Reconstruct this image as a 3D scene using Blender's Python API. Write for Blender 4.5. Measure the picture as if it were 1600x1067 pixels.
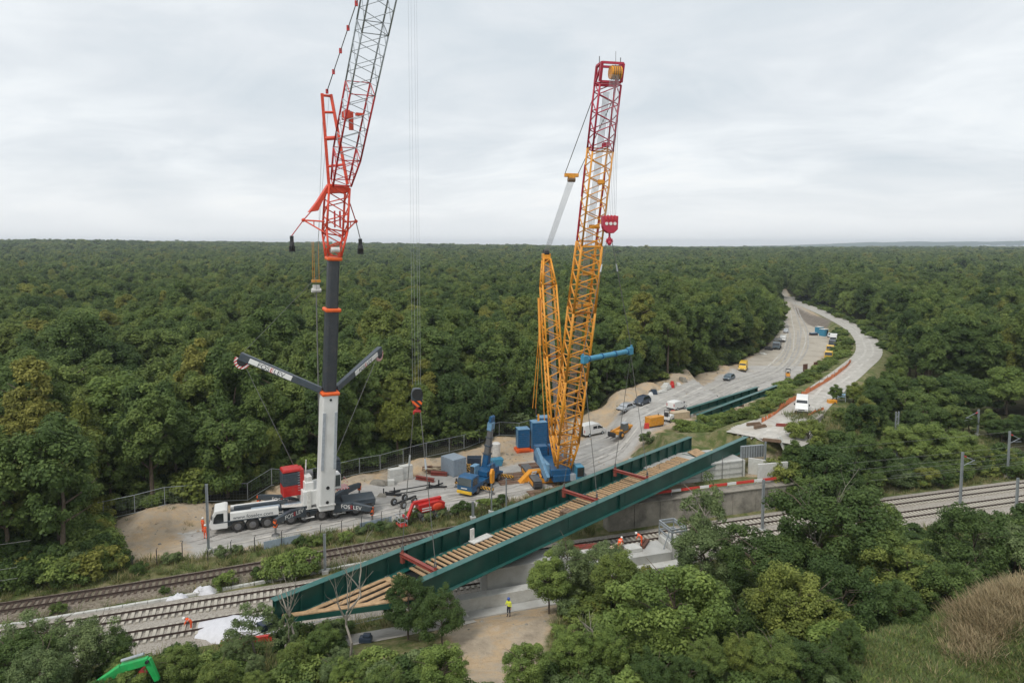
import bpy, math, random
import numpy as np
from mathutils import Vector, Matrix

for o in list(bpy.data.objects):
    bpy.data.objects.remove(o)
SC = bpy.context.scene
COL = SC.collection
RND = random.Random(11)

# ------------------------------------------------------------------ camera
F_PX, CX, CY, HOR = 1067.0, 800.0, 467.0, 385.0     # focal length / principal point / horizon row of the survey photo
CAMZ = 35.0
PITCH = math.atan((CY - HOR) / F_PX)
cam = bpy.data.cameras.new('camera')
cam.lens = 24.0
cam.sensor_width = 36.0
cam.shift_y = -(533.5 - CY) / 1600.0
cam.clip_start = 1.0
cam.clip_end = 30000.0
camo = bpy.data.objects.new('camera', cam)
COL.objects.link(camo)
camo.location = (0, 0, CAMZ)
camo.rotation_euler = (math.radians(90) - PITCH, 0, 0)
SC.camera = camo

# ------------------------------------------------------------------ world: overcast sky
SUN_EL, SUN_AZ = math.radians(52), math.radians(215)
world = bpy.data.worlds.new('World')
SC.world = world
world.use_nodes = True
nt = world.node_tree
nt.nodes.clear()
N = nt.nodes.new
out = N('ShaderNodeOutputWorld')
bg = N('ShaderNodeBackground')
bg.inputs['Strength'].default_value = 0.1
sky = N('ShaderNodeTexSky')
sky.sky_type = 'NISHITA'
sky.sun_disc = False
sky.sun_elevation = SUN_EL
sky.sun_rotation = SUN_AZ
sky.air_density = 1.2
sky.dust_density = 2.5
tc = N('ShaderNodeTexCoord')
sep = N('ShaderNodeSeparateXYZ')
nt.links.new(tc.outputs['Generated'], sep.inputs[0])
def wmath(op, a, b=None, c=None, clamp=False):
    m = N('ShaderNodeMath'); m.operation = op; m.use_clamp = clamp
    for i, v in enumerate((a, b, c)):
        if v is None: continue
        if isinstance(v, (int, float)): m.inputs[i].default_value = v
        else: nt.links.new(v, m.inputs[i])
    return m.outputs[0]
zz = wmath('ADD', wmath('ABSOLUTE', sep.outputs[2]), 0.17)
cu = wmath('DIVIDE', sep.outputs[0], zz)
cv = wmath('DIVIDE', sep.outputs[1], zz)
comb = N('ShaderNodeCombineXYZ')
nt.links.new(wmath('ADD', wmath('MULTIPLY', cu, 0.75), wmath('MULTIPLY', cv, 0.22)), comb.inputs[0])
nt.links.new(wmath('MULTIPLY', cv, 0.9), comb.inputs[1])
comb.inputs[2].default_value = 3.7
def wnoise(scale, detail, rough, dist):
    n = N('ShaderNodeTexNoise')
    n.inputs['Scale'].default_value = scale
    n.inputs['Detail'].default_value = detail
    n.inputs['Roughness'].default_value = rough
    n.inputs['Distortion'].default_value = dist
    nt.links.new(comb.outputs[0], n.inputs['Vector'])
    return n.outputs['Fac']
big = wnoise(0.62, 5.0, 0.5, 0.6)
fine = wnoise(2.3, 7.0, 0.6, 0.6)
mixn = wmath('ADD', wmath('MULTIPLY', big, 0.72), wmath('MULTIPLY', fine, 0.28))
ramp = N('ShaderNodeValToRGB')
nt.links.new(mixn, ramp.inputs[0])
e = ramp.color_ramp.elements
e[0].position = 0.39; e[0].color = (0.58, 0.635, 0.68, 1)
e[1].position = 0.62; e[1].color = (0.86, 0.87, 0.865, 1)
m1 = ramp.color_ramp.elements.new(0.465); m1.color = (0.66, 0.7, 0.735, 1)
m2 = ramp.color_ramp.elements.new(0.535); m2.color = (0.755, 0.79, 0.815, 1)
# towards the horizon the cloud deck merges into an even pale veil
hz = wmath('MULTIPLY', wmath('ABSOLUTE', sep.outputs[2]), 9.0, clamp=True)
hm = N('ShaderNodeMixRGB')
nt.links.new(hz, hm.inputs[0])
hm.inputs[1].default_value = (0.82, 0.835, 0.84, 1)
nt.links.new(ramp.outputs[0], hm.inputs[2])
sc10 = N('ShaderNodeVectorMath'); sc10.operation = 'SCALE'
sc10.inputs['Scale'].default_value = 9.0
nt.links.new(hm.outputs[0], sc10.inputs[0])
cm = N('ShaderNodeMixRGB')
cm.inputs[0].default_value = 0.97
nt.links.new(sky.outputs[0], cm.inputs[1])
nt.links.new(sc10.outputs[0], cm.inputs[2])
nt.links.new(cm.outputs[0], bg.inputs['Color'])
nt.links.new(bg.outputs[0], out.inputs[0])

sun = bpy.data.lights.new('sun', 'SUN')
sun.energy = 1.5
sun.angle = math.radians(14)
sun.color = (1.0, 0.96, 0.9)
suno = bpy.data.objects.new('sun', sun)
COL.objects.link(suno)
# direction of travel from the sun: high, from behind-left of the camera
sd = Vector((math.sin(SUN_AZ) * math.cos(SUN_EL), math.cos(SUN_AZ) * math.cos(SUN_EL), math.sin(SUN_EL)))
suno.rotation_euler = sd.to_track_quat('Z', 'Y').to_euler()
suno.location = (0, 0, 200)

SC.view_settings.view_transform = 'Standard'
SC.view_settings.look = 'None'
SC.view_settings.exposure = 0.42
SC.view_settings.gamma = 1.0
SC.view_settings.use_curve_mapping = False

# ------------------------------------------------------------------ survey helpers (photo row/column -> metres on a level)
SP, CP = math.sin(PITCH), math.cos(PITCH)
def ray(px, py):
    x, y = (px - CX) / F_PX, -(py - CY) / F_PX
    return Vector((x, CP + y * SP, -SP + y * CP))
def G(px, py, z=0.0):
    d = ray(px, py)
    t = (z - CAMZ) / d.z
    return Vector((d.x * t, d.y * t, z))
def D(px, py, dist):
    d = ray(px, py)
    t = dist / d.y
    return Vector((d.x * t, dist, CAMZ + d.z * t))

# ------------------------------------------------------------------ object helpers
def link(o, parent=None):
    COL.objects.link(o)
    if parent is not None:
        o.parent = parent
    return o
def thing(name, label, cat, loc=(0, 0, 0), rotz=0.0, group=None):
    o = bpy.data.objects.new(name, None)
    o.empty_display_size = 0.3
    link(o)
    o.location = loc
    o.rotation_euler = (0, 0, rotz)
    return tag(o, label, cat, group)
def tag(o, label=None, cat=None, group=None, kind=None):
    if label: o['label'] = label
    if cat: o['category'] = cat
    if group: o['group'] = group
    if kind: o['kind'] = kind
    return o
def mesh_np(name, verts, faces, mat=None, smooth=False):
    me = bpy.data.meshes.new(name)
    me.from_pydata([tuple(v) for v in verts], [], faces)
    if mat: me.materials.append(mat)
    if smooth:
        me.polygons.foreach_set('use_smooth', [True] * len(me.polygons))
    me.update()
    return me
def quads_np(name, V, Q, mat=None, smooth=False):
    """V (n,3) array, Q (m,4) int array"""
    me = bpy.data.meshes.new(name)
    V = np.asarray(V, dtype=np.float32); Q = np.asarray(Q, dtype=np.int32)
    me.vertices.add(len(V)); me.vertices.foreach_set('co', V.ravel())
    k = Q.shape[1]
    me.loops.add(Q.size); me.loops.foreach_set('vertex_index', Q.ravel())
    me.polygons.add(len(Q)); me.polygons.foreach_set('loop_start', np.arange(0, Q.size, k, dtype=np.int32))
    me.polygons.foreach_set('loop_total', np.full(len(Q), k, dtype=np.int32))
    if smooth: me.polygons.foreach_set('use_smooth', np.ones(len(Q), dtype=bool))
    if mat: me.materials.append(mat)
    me.update(calc_edges=True)
    return me

class MB:
    """collects solids, then links them as one mesh object"""
    def __init__(s): s.v = []; s.f = []
    def add(s, vs, fs):
        b = len(s.v); s.v += [tuple(v) for v in vs]; s.f += [tuple(b + i for i in f) for f in fs]; return s
    def box(s, c, size, M=None, taper=1.0, tx=None, ty=None):
        hx, hy, hz = size[0] / 2, size[1] / 2, size[2] / 2
        tx = taper if tx is None else tx; ty = taper if ty is None else ty
        vs = [Vector((sx * hx * (tx if sz > 0 else 1), sy * hy * (ty if sz > 0 else 1), sz * hz)) for sz in (-1, 1) for sy in (-1, 1) for sx in (-1, 1)]
        c = Vector(c)
        vs = [((M @ v) if M else v) + c for v in vs]
        return s.add(vs, [(0, 2, 3, 1), (4, 5, 7, 6), (0, 1, 5, 4), (2, 6, 7, 3), (0, 4, 6, 2), (1, 3, 7, 5)])
    def beam(s, p0, p1, w, h, up=(0, 0, 1), w1=None, h1=None):
        p0, p1 = Vector(p0), Vector(p1)
        d = (p1 - p0).normalized(); up = Vector(up)
        sx = d.cross(up)
        if sx.length < 1e-4: sx = d.cross(Vector((0, 1, 0)))
        sx.normalize(); sz = sx.cross(d)
        w1 = w if w1 is None else w1; h1 = h if h1 is None else h1
        vs = []
        for p, a, b in ((p0, w, h), (p1, w1, h1)):
            for i, j in ((-1, -1), (1, -1), (1, 1), (-1, 1)):
                vs.append(p + sx * (i * a / 2) + sz * (j * b / 2))
        return s.add(vs, [(0, 1, 2, 3), (7, 6, 5, 4), (0, 4, 5, 1), (1, 5, 6, 2), (2, 6, 7, 3), (3, 7, 4, 0)])
    def tube(s, p0, p1, r0, r1=None, n=8, caps=True):
        p0, p1 = Vector(p0), Vector(p1)
        r1 = r0 if r1 is None else r1
        d = (p1 - p0)
        if d.length < 1e-6: return s
        d.normalize()
        a = d.cross(Vector((0, 0, 1)))
        if a.length < 1e-3: a = d.cross(Vector((1, 0, 0)))
        a.normalize(); b = d.cross(a)
        vs = []
        for p, r in ((p0, r0), (p1, r1)):
            for k in range(n):
                t = 2 * math.pi * k / n
                vs.append(p + a * (r * math.cos(t)) + b * (r * math.sin(t)))
        fs = [(k, (k + 1) % n, n + (k + 1) % n, n + k) for k in range(n)]
        if caps: fs += [tuple(range(n - 1, -1, -1)), tuple(range(n, 2 * n))]
        return s.add(vs, fs)
    def path(s, pts, r, n=6):
        for a, b in zip(pts[:-1], pts[1:]): s.tube(a, b, r, r, n, True)
        return s
    def prism(s, outline, y0, y1, axis='y', M=None):
        """outline (a,b) pairs in the x-z plane (axis y), or x-y plane (axis z)"""
        n = len(outline); vs = []
        for t in (y0, y1):
            for a, b in outline:
                v = Vector((a, t, b)) if axis == 'y' else (Vector((a, b, t)) if axis == 'z' else Vector((t, a, b)))
                vs.append(M @ v if M else v)
        fs = [tuple(range(n)), tuple(range(2 * n - 1, n - 1, -1))]
        fs += [(k, n + k, n + (k + 1) % n, (k + 1) % n) for k in range(n)]
        return s.add(vs, fs)
    def loft(s, rings):
        n = len(rings[0]); b = []
        for r in rings: b += r
        fs = []
        for i in range(len(rings) - 1):
            for k in range(n):
                k2 = (k + 1) % n
                fs.append((i * n + k, i * n + k2, (i + 1) * n + k2, (i + 1) * n + k))
        fs.append(tuple(range(n - 1, -1, -1))); fs.append(tuple(range((len(rings) - 1) * n, len(rings) * n)))
        return s.add(b, fs)
    def ball(s, c, r, n=8, m=5, sq=(1, 1, 1)):
        c = Vector(c); vs = [c + Vector((0, 0, -r * sq[2]))]
        for i in range(1, m):
            t = -math.pi / 2 + math.pi * i / m
            for k in range(n):
                a = 2 * math.pi * k / n
                vs.append(c + Vector((r * sq[0] * math.cos(t) * math.cos(a), r * sq[1] * math.cos(t) * math.sin(a), r * sq[2] * math.sin(t))))
        vs.append(c + Vector((0, 0, r * sq[2])))
        fs = [(0, 1 + (k + 1) % n, 1 + k) for k in range(n)]
        for i in range(m - 2):
            for k in range(n):
                a = 1 + i * n + k; b = 1 + i * n + (k + 1) % n
                fs.append((a, b, b + n, a + n))
        L = len(vs) - 1; o = 1 + (m - 2) * n
        fs += [(o + k, o + (k + 1) % n, L) for k in range(n)]
        return s.add(vs, fs)
    def mesh(s, name, mat, smooth=False):
        me = mesh_np(name, s.v, s.f, mat, smooth)
        return me
    def build(s, name, mat, parent=None, smooth=False, bevel=0.0, loc=None, label=None):
        o = bpy.data.objects.new(name, s.mesh(name, mat, smooth))
        link(o, parent)
        if loc is not None: o.location = loc
        if bevel > 0:
            md = o.modifiers.new('bevel', 'BEVEL'); md.width = bevel; md.segments = 2; md.limit_method = 'ANGLE'; md.angle_limit = math.radians(40)
        if label: o['label'] = label
        return o

_unit = {}
def unit_tube(mat, n=6):
    k = (mat.name, n)
    if k not in _unit:
        _unit[k] = MB().tube((0, 0, 0), (0, 0, 1), 1, 1, n).mesh('tube', mat, True)
    return _unit[k]
def bar(name, p0, p1, r, mat, parent=None, n=6):
    """one round bar / rope / pipe as its own object that shares a unit tube"""
    p0, p1 = Vector(p0), Vector(p1)
    d = p1 - p0
    o = bpy.data.objects.new(name, unit_tube(mat, n))
    link(o, parent)
    o.location = p0
    o.rotation_mode = 'QUATERNION'
    o.rotation_quaternion = d.to_track_quat('Z', 'Y')
    o.scale = (r, r, d.length)
    return o

def copy_tree(o, parent=None, **kw):
    c = o.copy(); COL.objects.link(c); c.parent = parent
    for k, v in kw.items(): c[k] = v
    for ch in o.children: copy_tree(ch, c)
    return c

# ------------------------------------------------------------------ materials
def mat_new(name):
    m = bpy.data.materials.new(name); m.use_nodes = True
    t = m.node_tree; t.nodes.clear()
    o = t.nodes.new('ShaderNodeOutputMaterial'); b = t.nodes.new('ShaderNodeBsdfPrincipled')
    t.links.new(b.outputs[0], o.inputs[0])
    return m, t, b
def paint(name, col, rough=0.5, metal=0.0, vary=0.18, scale=3.0, dirt=None, dirt_amt=0.25, bump=0.0, bscale=40.0, spec=0.5):
    """painted / plain surface with weathering: tonal variation, grime patches, fine relief"""
    m, t, b = mat_new(name)
    L = t.links.new
    tcn = t.nodes.new('ShaderNodeTexCoord')
    n1 = t.nodes.new('ShaderNodeTexNoise'); n1.inputs['Scale'].default_value = scale; n1.inputs['Detail'].default_value = 6; n1.inputs['Roughness'].default_value = 0.6
    L(tcn.outputs['Object'], n1.inputs['Vector'])
    r = t.nodes.new('ShaderNodeValToRGB'); L(n1.outputs['Fac'], r.inputs[0])
    a, c = [x * (1 - vary) for x in col], [min(1, x * (1 + vary)) for x in col]
    r.color_ramp.elements[0].position = 0.3; r.color_ramp.elements[0].color = (*a, 1)
    r.color_ramp.elements[1].position = 0.7; r.color_ramp.elements[1].color = (*c, 1)
    colout = r.outputs[0]
    if dirt is not None:
        n2 = t.nodes.new('ShaderNodeTexNoise'); n2.inputs['Scale'].default_value = scale * 0.45; n2.inputs['Detail'].default_value = 8; n2.inputs['Roughness'].default_value = 0.7
        L(tcn.outputs['Object'], n2.inputs['Vector'])
        r2 = t.nodes.new('ShaderNodeValToRGB'); L(n2.outputs['Fac'], r2.inputs[0])
        r2.color_ramp.elements[0].position = 0.48; r2.color_ramp.elements[0].color = (0, 0, 0, 1)
        r2.color_ramp.elements[1].position = 0.72; r2.color_ramp.elements[1].color = (dirt_amt * 2, dirt_amt * 2, dirt_amt * 2, 1)
        mx = t.nodes.new('ShaderNodeMixRGB'); L(r2.outputs[0], mx.inputs[0]); L(colout, mx.inputs[1]); mx.inputs[2].default_value = (*dirt, 1)
        colout = mx.outputs[0]
    L(colout, b.inputs['Base Color'])
    b.inputs['Roughness'].default_value = rough
    b.inputs['Metallic'].default_value = metal
    b.inputs['Specular IOR Level'].default_value = spec
    if bump > 0:
        n3 = t.nodes.new('ShaderNodeTexNoise'); n3.inputs['Scale'].default_value = bscale; n3.inputs['Detail'].default_value = 4
        L(tcn.outputs['Object'], n3.inputs['Vector'])
        bp = t.nodes.new('ShaderNodeBump'); bp.inputs['Strength'].default_value = bump; bp.inputs['Distance'].default_value = 0.05
        L(n3.outputs['Fac'], bp.inputs['Height']); L(bp.outputs[0], b.inputs['Normal'])
    return m
M = {}
DIRT = (0.22, 0.18, 0.13)
M['white'] = paint('white_paint', (0.7, 0.7, 0.68), 0.4, vary=0.06, scale=0.7, dirt=(0.4, 0.37, 0.32), dirt_amt=0.1)
M['cream'] = paint('cream_panel', (0.62, 0.61, 0.58), 0.5, dirt=DIRT, dirt_amt=0.15)
M['anthracite'] = paint('anthracite_paint', (0.045, 0.06, 0.075), 0.42, dirt=DIRT, dirt_amt=0.1)
M['boomgrey'] = paint('dark_grey_boom_paint', (0.042, 0.047, 0.056), 0.38, vary=0.12, dirt=DIRT, dirt_amt=0.06)
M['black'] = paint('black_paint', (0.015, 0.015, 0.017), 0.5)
M['rubber'] = paint('tyre_rubber', (0.022, 0.021, 0.02), 0.85, dirt=(0.16, 0.14, 0.11), dirt_amt=0.25, bump=0.3)
M['rim'] = paint('wheel_rim', (0.13, 0.13, 0.135), 0.5, dirt=DIRT)
M['orange'] = paint('orange_paint', (0.72, 0.115, 0.02), 0.45, vary=0.12)
M['orangered'] = paint('orange_red_lattice_paint', (0.62, 0.06, 0.022), 0.5, vary=0.15)
M['redlat'] = paint('red_lattice_paint', (0.5, 0.035, 0.035), 0.5, vary=0.15)
M['crimson'] = paint('crimson_paint', (0.42, 0.02, 0.05), 0.45, vary=0.15)
M['red'] = paint('red_paint', (0.46, 0.018, 0.016), 0.4, dirt=DIRT, dirt_amt=0.1)
M['yellow'] = paint('crane_yellow_paint', (0.7, 0.29, 0.02), 0.45, vary=0.14, dirt=DIRT, dirt_amt=0.08)
M['digger'] = paint('plant_yellow_paint', (0.62, 0.27, 0.025), 0.45, dirt=DIRT)
M['vanyellow'] = paint('van_yellow_paint', (0.68, 0.42, 0.03), 0.35)
M['galv'] = paint('galvanised_steel', (0.36, 0.39, 0.41), 0.45, metal=0.5, vary=0.15)
M['lgrey'] = paint('grey_lattice_paint', (0.36, 0.39, 0.42), 0.5)
M['steel'] = paint('bare_steel', (0.2, 0.2, 0.2), 0.45, metal=0.6)
M['rope'] = paint('wire_rope', (0.22, 0.22, 0.22), 0.55, metal=0.3)
M['ropelight'] = paint('bright_wire_rope', (0.42, 0.44, 0.46), 0.5, metal=0.2)
M['sling'] = paint('sling_rope', (0.13, 0.13, 0.12), 0.8)
M['blue'] = paint('blue_paint', (0.01, 0.085, 0.2), 0.38, dirt=DIRT, dirt_amt=0.08)
M['bluepale'] = paint('pale_blue_panel', (0.14, 0.28, 0.42), 0.45, dirt=DIRT, dirt_amt=0.1)
M['bluebeam'] = paint('spreader_blue_paint', (0.05, 0.23, 0.36), 0.42)
M['green'] = paint('bridge_green_paint', (0.004, 0.06, 0.046), 0.42, vary=0.28, scale=0.5, dirt=(0.07, 0.12, 0.1), dirt_amt=0.2)
M['greenlit'] = paint('bridge_green_lit_paint', (0.014, 0.10, 0.085), 0.3, vary=0.18, scale=0.8, dirt=(0.25, 0.27, 0.24), dirt_amt=0.12)  # lighter copy of the bridge green, daylight on the flanges painted in
M['timber'] = paint('shuttering_timber', (0.42, 0.275, 0.15), 0.78, vary=0.3, scale=2.0, dirt=(0.2, 0.12, 0.06), dirt_amt=0.2, bump=0.2)
M['timberdark'] = paint('old_timber', (0.17, 0.11, 0.07), 0.8, vary=0.3, bump=0.3)
M['ply'] = paint('pale_plywood', (0.45, 0.36, 0.24), 0.7, vary=0.15)
M['redoxide'] = paint('red_oxide_paint', (0.23, 0.045, 0.032), 0.55, vary=0.2, dirt=DIRT, dirt_amt=0.15)
M['rust'] = paint('rusty_steel', (0.12, 0.055, 0.035), 0.8, vary=0.3, scale=5, bump=0.2)
M['railrust'] = paint('rusty_rail', (0.055, 0.035, 0.028), 0.65, vary=0.25, scale=2)
M['concrete'] = paint('fresh_concrete', (0.42, 0.42, 0.4), 0.85, vary=0.12, scale=0.9, dirt=(0.27, 0.25, 0.21), dirt_amt=0.22, bump=0.15, bscale=12)
M['concretew'] = paint('white_concrete_block', (0.52, 0.52, 0.49), 0.85, vary=0.1, dirt=(0.3, 0.27, 0.22), dirt_amt=0.2, bump=0.15)
M['concreteold'] = paint('old_stained_concrete', (0.26, 0.24, 0.2), 0.9, vary=0.3, scale=0.7, dirt=(0.05, 0.047, 0.042), dirt_amt=0.45, bump=0.4, bscale=8)
M['sandstone'] = paint('sandy_clod', (0.36, 0.28, 0.19), 0.95, vary=0.25, scale=1.0)
M['sleeper'] = paint('concrete_sleeper', (0.42, 0.39, 0.33), 0.85, vary=0.15)
M['sleeperwood'] = paint('wooden_sleeper', (0.085, 0.06, 0.045), 0.9, vary=0.3)
M['hivis'] = paint('orange_workwear', (0.85, 0.11, 0.02), 0.75, vary=0.1)
M['hiyellow'] = paint('yellow_workwear', (0.75, 0.8, 0.05), 0.75, vary=0.1)
M['navy'] = paint('navy_trousers', (0.014, 0.016, 0.035), 0.8)
M['skin'] = paint('skin', (0.45, 0.26, 0.18), 0.6, vary=0.08)
M['helmetwhite'] = paint('white_helmet', (0.78, 0.78, 0.76), 0.35, vary=0.05)
M['helmetyellow'] = paint('yellow_helmet', (0.75, 0.6, 0.25), 0.4, vary=0.05)
M['helmetblue'] = paint('blue_helmet', (0.06, 0.12, 0.4), 0.4, vary=0.05)
M['silver'] = paint('silver_car_paint', (0.42, 0.44, 0.46), 0.3, metal=0.4, vary=0.06)
M['carblue'] = paint('dark_blue_car_paint', (0.03, 0.045, 0.07), 0.3, vary=0.06)
M['cargrey'] = paint('slate_grey_car_paint', (0.12, 0.16, 0.19), 0.3, vary=0.06)
M['plastic'] = paint('dark_plastic', (0.03, 0.03, 0.032), 0.6)
M['lamp'] = paint('lamp_glass', (0.6, 0.6, 0.58), 0.15, vary=0.05)
M['taillamp'] = paint('tail_lamp', (0.4, 0.02, 0.02), 0.2)
M['tarp'] = paint('white_tarpaulin', (0.6, 0.6, 0.63), 0.6, vary=0.08, bump=0.3, bscale=6)
M['netting'] = paint('orange_netting', (0.66, 0.2, 0.07), 0.8, vary=0.25, scale=8)
M['stripered'] = paint('red_barrier_plastic', (0.55, 0.045, 0.035), 0.5)
M['exgreen'] = paint('bright_green_plant_paint', (0.02, 0.36, 0.09), 0.4, dirt=DIRT, dirt_amt=0.1)
M['bark'] = paint('bark', (0.11, 0.085, 0.06), 0.95, vary=0.35, scale=4, bump=0.5, bscale=18)
M['barkgrey'] = paint('dead_grey_wood', (0.27, 0.24, 0.2), 0.9, vary=0.25, scale=4, bump=0.4, bscale=20)
M['contgrey'] = paint('blue_grey_container_paint', (0.28, 0.34, 0.4), 0.5, vary=0.1, dirt=DIRT, dirt_amt=0.12)
def glass(name, col, rough=0.08):
    m, t, b = mat_new(name)
    b.inputs['Base Color'].default_value = (*col, 1); b.inputs['Roughness'].default_value = rough
    b.inputs['Specular IOR Level'].default_value = 0.9
    return m
M['glass'] = glass('dark_window_glass', (0.018, 0.022, 0.026))
M['glasspale'] = glass('pale_window_glass', (0.07, 0.085, 0.085), 0.1)
def stripes(name, ca, cb, scale):
    m, t, b = mat_new(name); L = t.links.new
    tcn = t.nodes.new('ShaderNodeTexCoord'); s = t.nodes.new('ShaderNodeSeparateXYZ'); L(tcn.outputs['Object'], s.inputs[0])
    a1 = t.nodes.new('ShaderNodeMath'); a1.operation = 'ADD'; L(s.outputs[0], a1.inputs[0]); L(s.outputs[2], a1.inputs[1])
    a2 = t.nodes.new('ShaderNodeMath'); a2.operation = 'ADD'; L(a1.outputs[0], a2.inputs[0]); L(s.outputs[1], a2.inputs[1])
    mu = t.nodes.new('ShaderNodeMath'); mu.operation = 'MULTIPLY'; mu.inputs[1].default_value = scale; L(a2.outputs[0], mu.inputs[0])
    fr = t.nodes.new('ShaderNodeMath'); fr.operation = 'FRACT'; L(mu.outputs[0], fr.inputs[0])
    gt = t.nodes.new('ShaderNodeMath'); gt.operation = 'GREATER_THAN'; gt.inputs[1].default_value = 0.5; L(fr.outputs[0], gt.inputs[0])
    mx = t.nodes.new('ShaderNodeMixRGB'); mx.inputs[1].default_value = (*ca, 1); mx.inputs[2].default_value = (*cb, 1)
    L(gt.outputs[0], mx.inputs[0]); L(mx.outputs[0], b.inputs['Base Color']); b.inputs['Roughness'].default_value = 0.5
    return m
M['hazard'] = stripes('red_white_hazard_stripes', (0.55, 0.03, 0.03), (0.7, 0.7, 0.68), 2.4)
M['hazardob'] = stripes('orange_black_hazard_stripes', (0.75, 0.12, 0.02), (0.02, 0.02, 0.02), 1.6)
M['hazardyb'] = stripes('yellow_black_hazard_stripes', (0.62, 0.33, 0.04), (0.03, 0.03, 0.03), 2.0)
M['barrier'] = stripes('red_white_barrier', (0.55, 0.04, 0.04), (0.72, 0.7, 0.68), 0.4)
# ================================================================== TERRAIN
BA, BB = G(648, 945, 5.0), G(1166, 702, 5.0)          # bridge: ends of the near girder
BU = (BB - BA).normalized(); BANG = math.atan2(BU.y, BU.x)
BL = (BB - BA).length
def sm(t):
    t = np.clip(t, 0, 1); return t * t * (3 - 2 * t)
# railway centre lines: y = polynomial of x
def fit(pts, z, deg=2):
    w = [G(a, b, z) for a, b in pts]
    return np.polyfit([p.x for p in w], [p.y for p in w], deg)
RAILZ = 0.5
T1C = fit([(0, 994.5), (302, 945.5), (529, 911), (1012, 836), (1211, 811), (1380, 788), (1600, 757)], RAILZ)
T3C = fit([(0, 948.5), (210, 916), (402, 884.5), (500, 866), (640, 841)], RAILZ)
def t1y(x): return np.polyval(T1C, np.clip(x, -140, 170))
def t3y(x): return np.polyval(T3C, np.clip(x, -120, 40))
def toff(C, x, s, z=0.0):
    """point on a track curve at x, pushed s metres towards the viewer"""
    sl = np.polyval(np.polyder(C), x); n = math.hypot(1, sl)
    return Vector((x + sl / n * s, np.polyval(C, x) - s / n, z))

RAMP = [G(1192, 686, 6.8), G(1220, 670, 6.9), G(1253, 645, 7.0), G(1294, 607, 6.6), G(1332, 577, 6.0), G(1358, 549, 5.0), G(1345, 521, 4.0), G(1310, 500, 2.9), G(1272, 483, 1.6), G(1240, 470, 0.6), G(1225, 458, 0.1)]
RAMPW = [5.6, 5.4, 3.2, 3.1, 3.1, 3.3, 3.4, 3.4, 3.4, 3.6, 4.0]
def smooth_poly(P, k=6):
    out = []
    n = len(P)
    for i in range(n - 1):
        p0, p1, p2, p3 = P[max(i - 1, 0)], P[i], P[i + 1], P[min(i + 2, n - 1)]
        for j in range(k):
            t = j / k
            out.append(0.5 * ((2 * p1) + (p2 - p0) * t + (2 * p0 - 5 * p1 + 4 * p2 - p3) * t * t + (3 * p1 - p0 - 3 * p2 + p3) * t ** 3))
    out.append(P[-1]); return out
RS = smooth_poly([Vector((*p, w)) for p, w in zip(RAMP, RAMPW)])      # x y z halfwidth
RSA = np.array([tuple(v) for v in RS])
def ramp_dist(x, y):
    """distance to the ramp's centre line, its level and half width there"""
    x = np.atleast_1d(x).astype(float); y = np.atleast_1d(y).astype(float)
    best = np.full(x.shape, 1e9); zz = np.zeros(x.shape); ww = np.full(x.shape, 3.0)
    for a, b in zip(RSA[:-1], RSA[1:]):
        dx, dy = b[0] - a[0], b[1] - a[1]
        t = np.clip(((x - a[0]) * dx + (y - a[1]) * dy) / (dx * dx + dy * dy), 0, 1)
        d = np.hypot(x - a[0] - t * dx, y - a[1] - t * dy)
        m = d < best
        best[m] = d[m]; zz[m] = (a[2] + t * (b[2] - a[2]))[m]; ww[m] = (a[3] + t * (b[3] - a[3]))[m]
    return best, zz, ww
def hnoise(x, y, s, seed=0):
    return (np.sin(x * s + 1.3 * seed) * np.cos(y * s * 1.13 + 0.7 * seed) + 0.5 * np.sin(x * s * 2.3 + y * s * 1.7 + seed) + 0.25 * np.sin(x * s * 5.1 - y * s * 4.3 + 2 * seed)) / 1.75
MOUNDS = [(*G(215, 838)[:2], 7.0, 0.5), (*G(240, 812)[:2], 5.0, 1.3), (*G(430, 770)[:2], 4.0, 1.4), (*G(300, 798)[:2], 5, 1.0), (*G(565, 752)[:2], 4, 0.9), (*G(660, 725)[:2], 4, 0.9), (*G(775, 690)[:2], 5, 0.9),
          (*G(940, 648)[:2], 5, 1.0), (*G(962, 640)[:2], 5, 1.1), (*G(985, 634)[:2], 5, 0.9), (*G(1010, 628)[:2], 5, 1.6), (*G(1078, 600)[:2], 7, 1.2), (*G(1105, 592)[:2], 7, 1.2), (*G(1050, 609)[:2], 6, 1.2), (*G(1130, 585)[:2], 6, 1.6),
          (*G(462, 785)[:2], 3.0, 1.2)]
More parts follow.
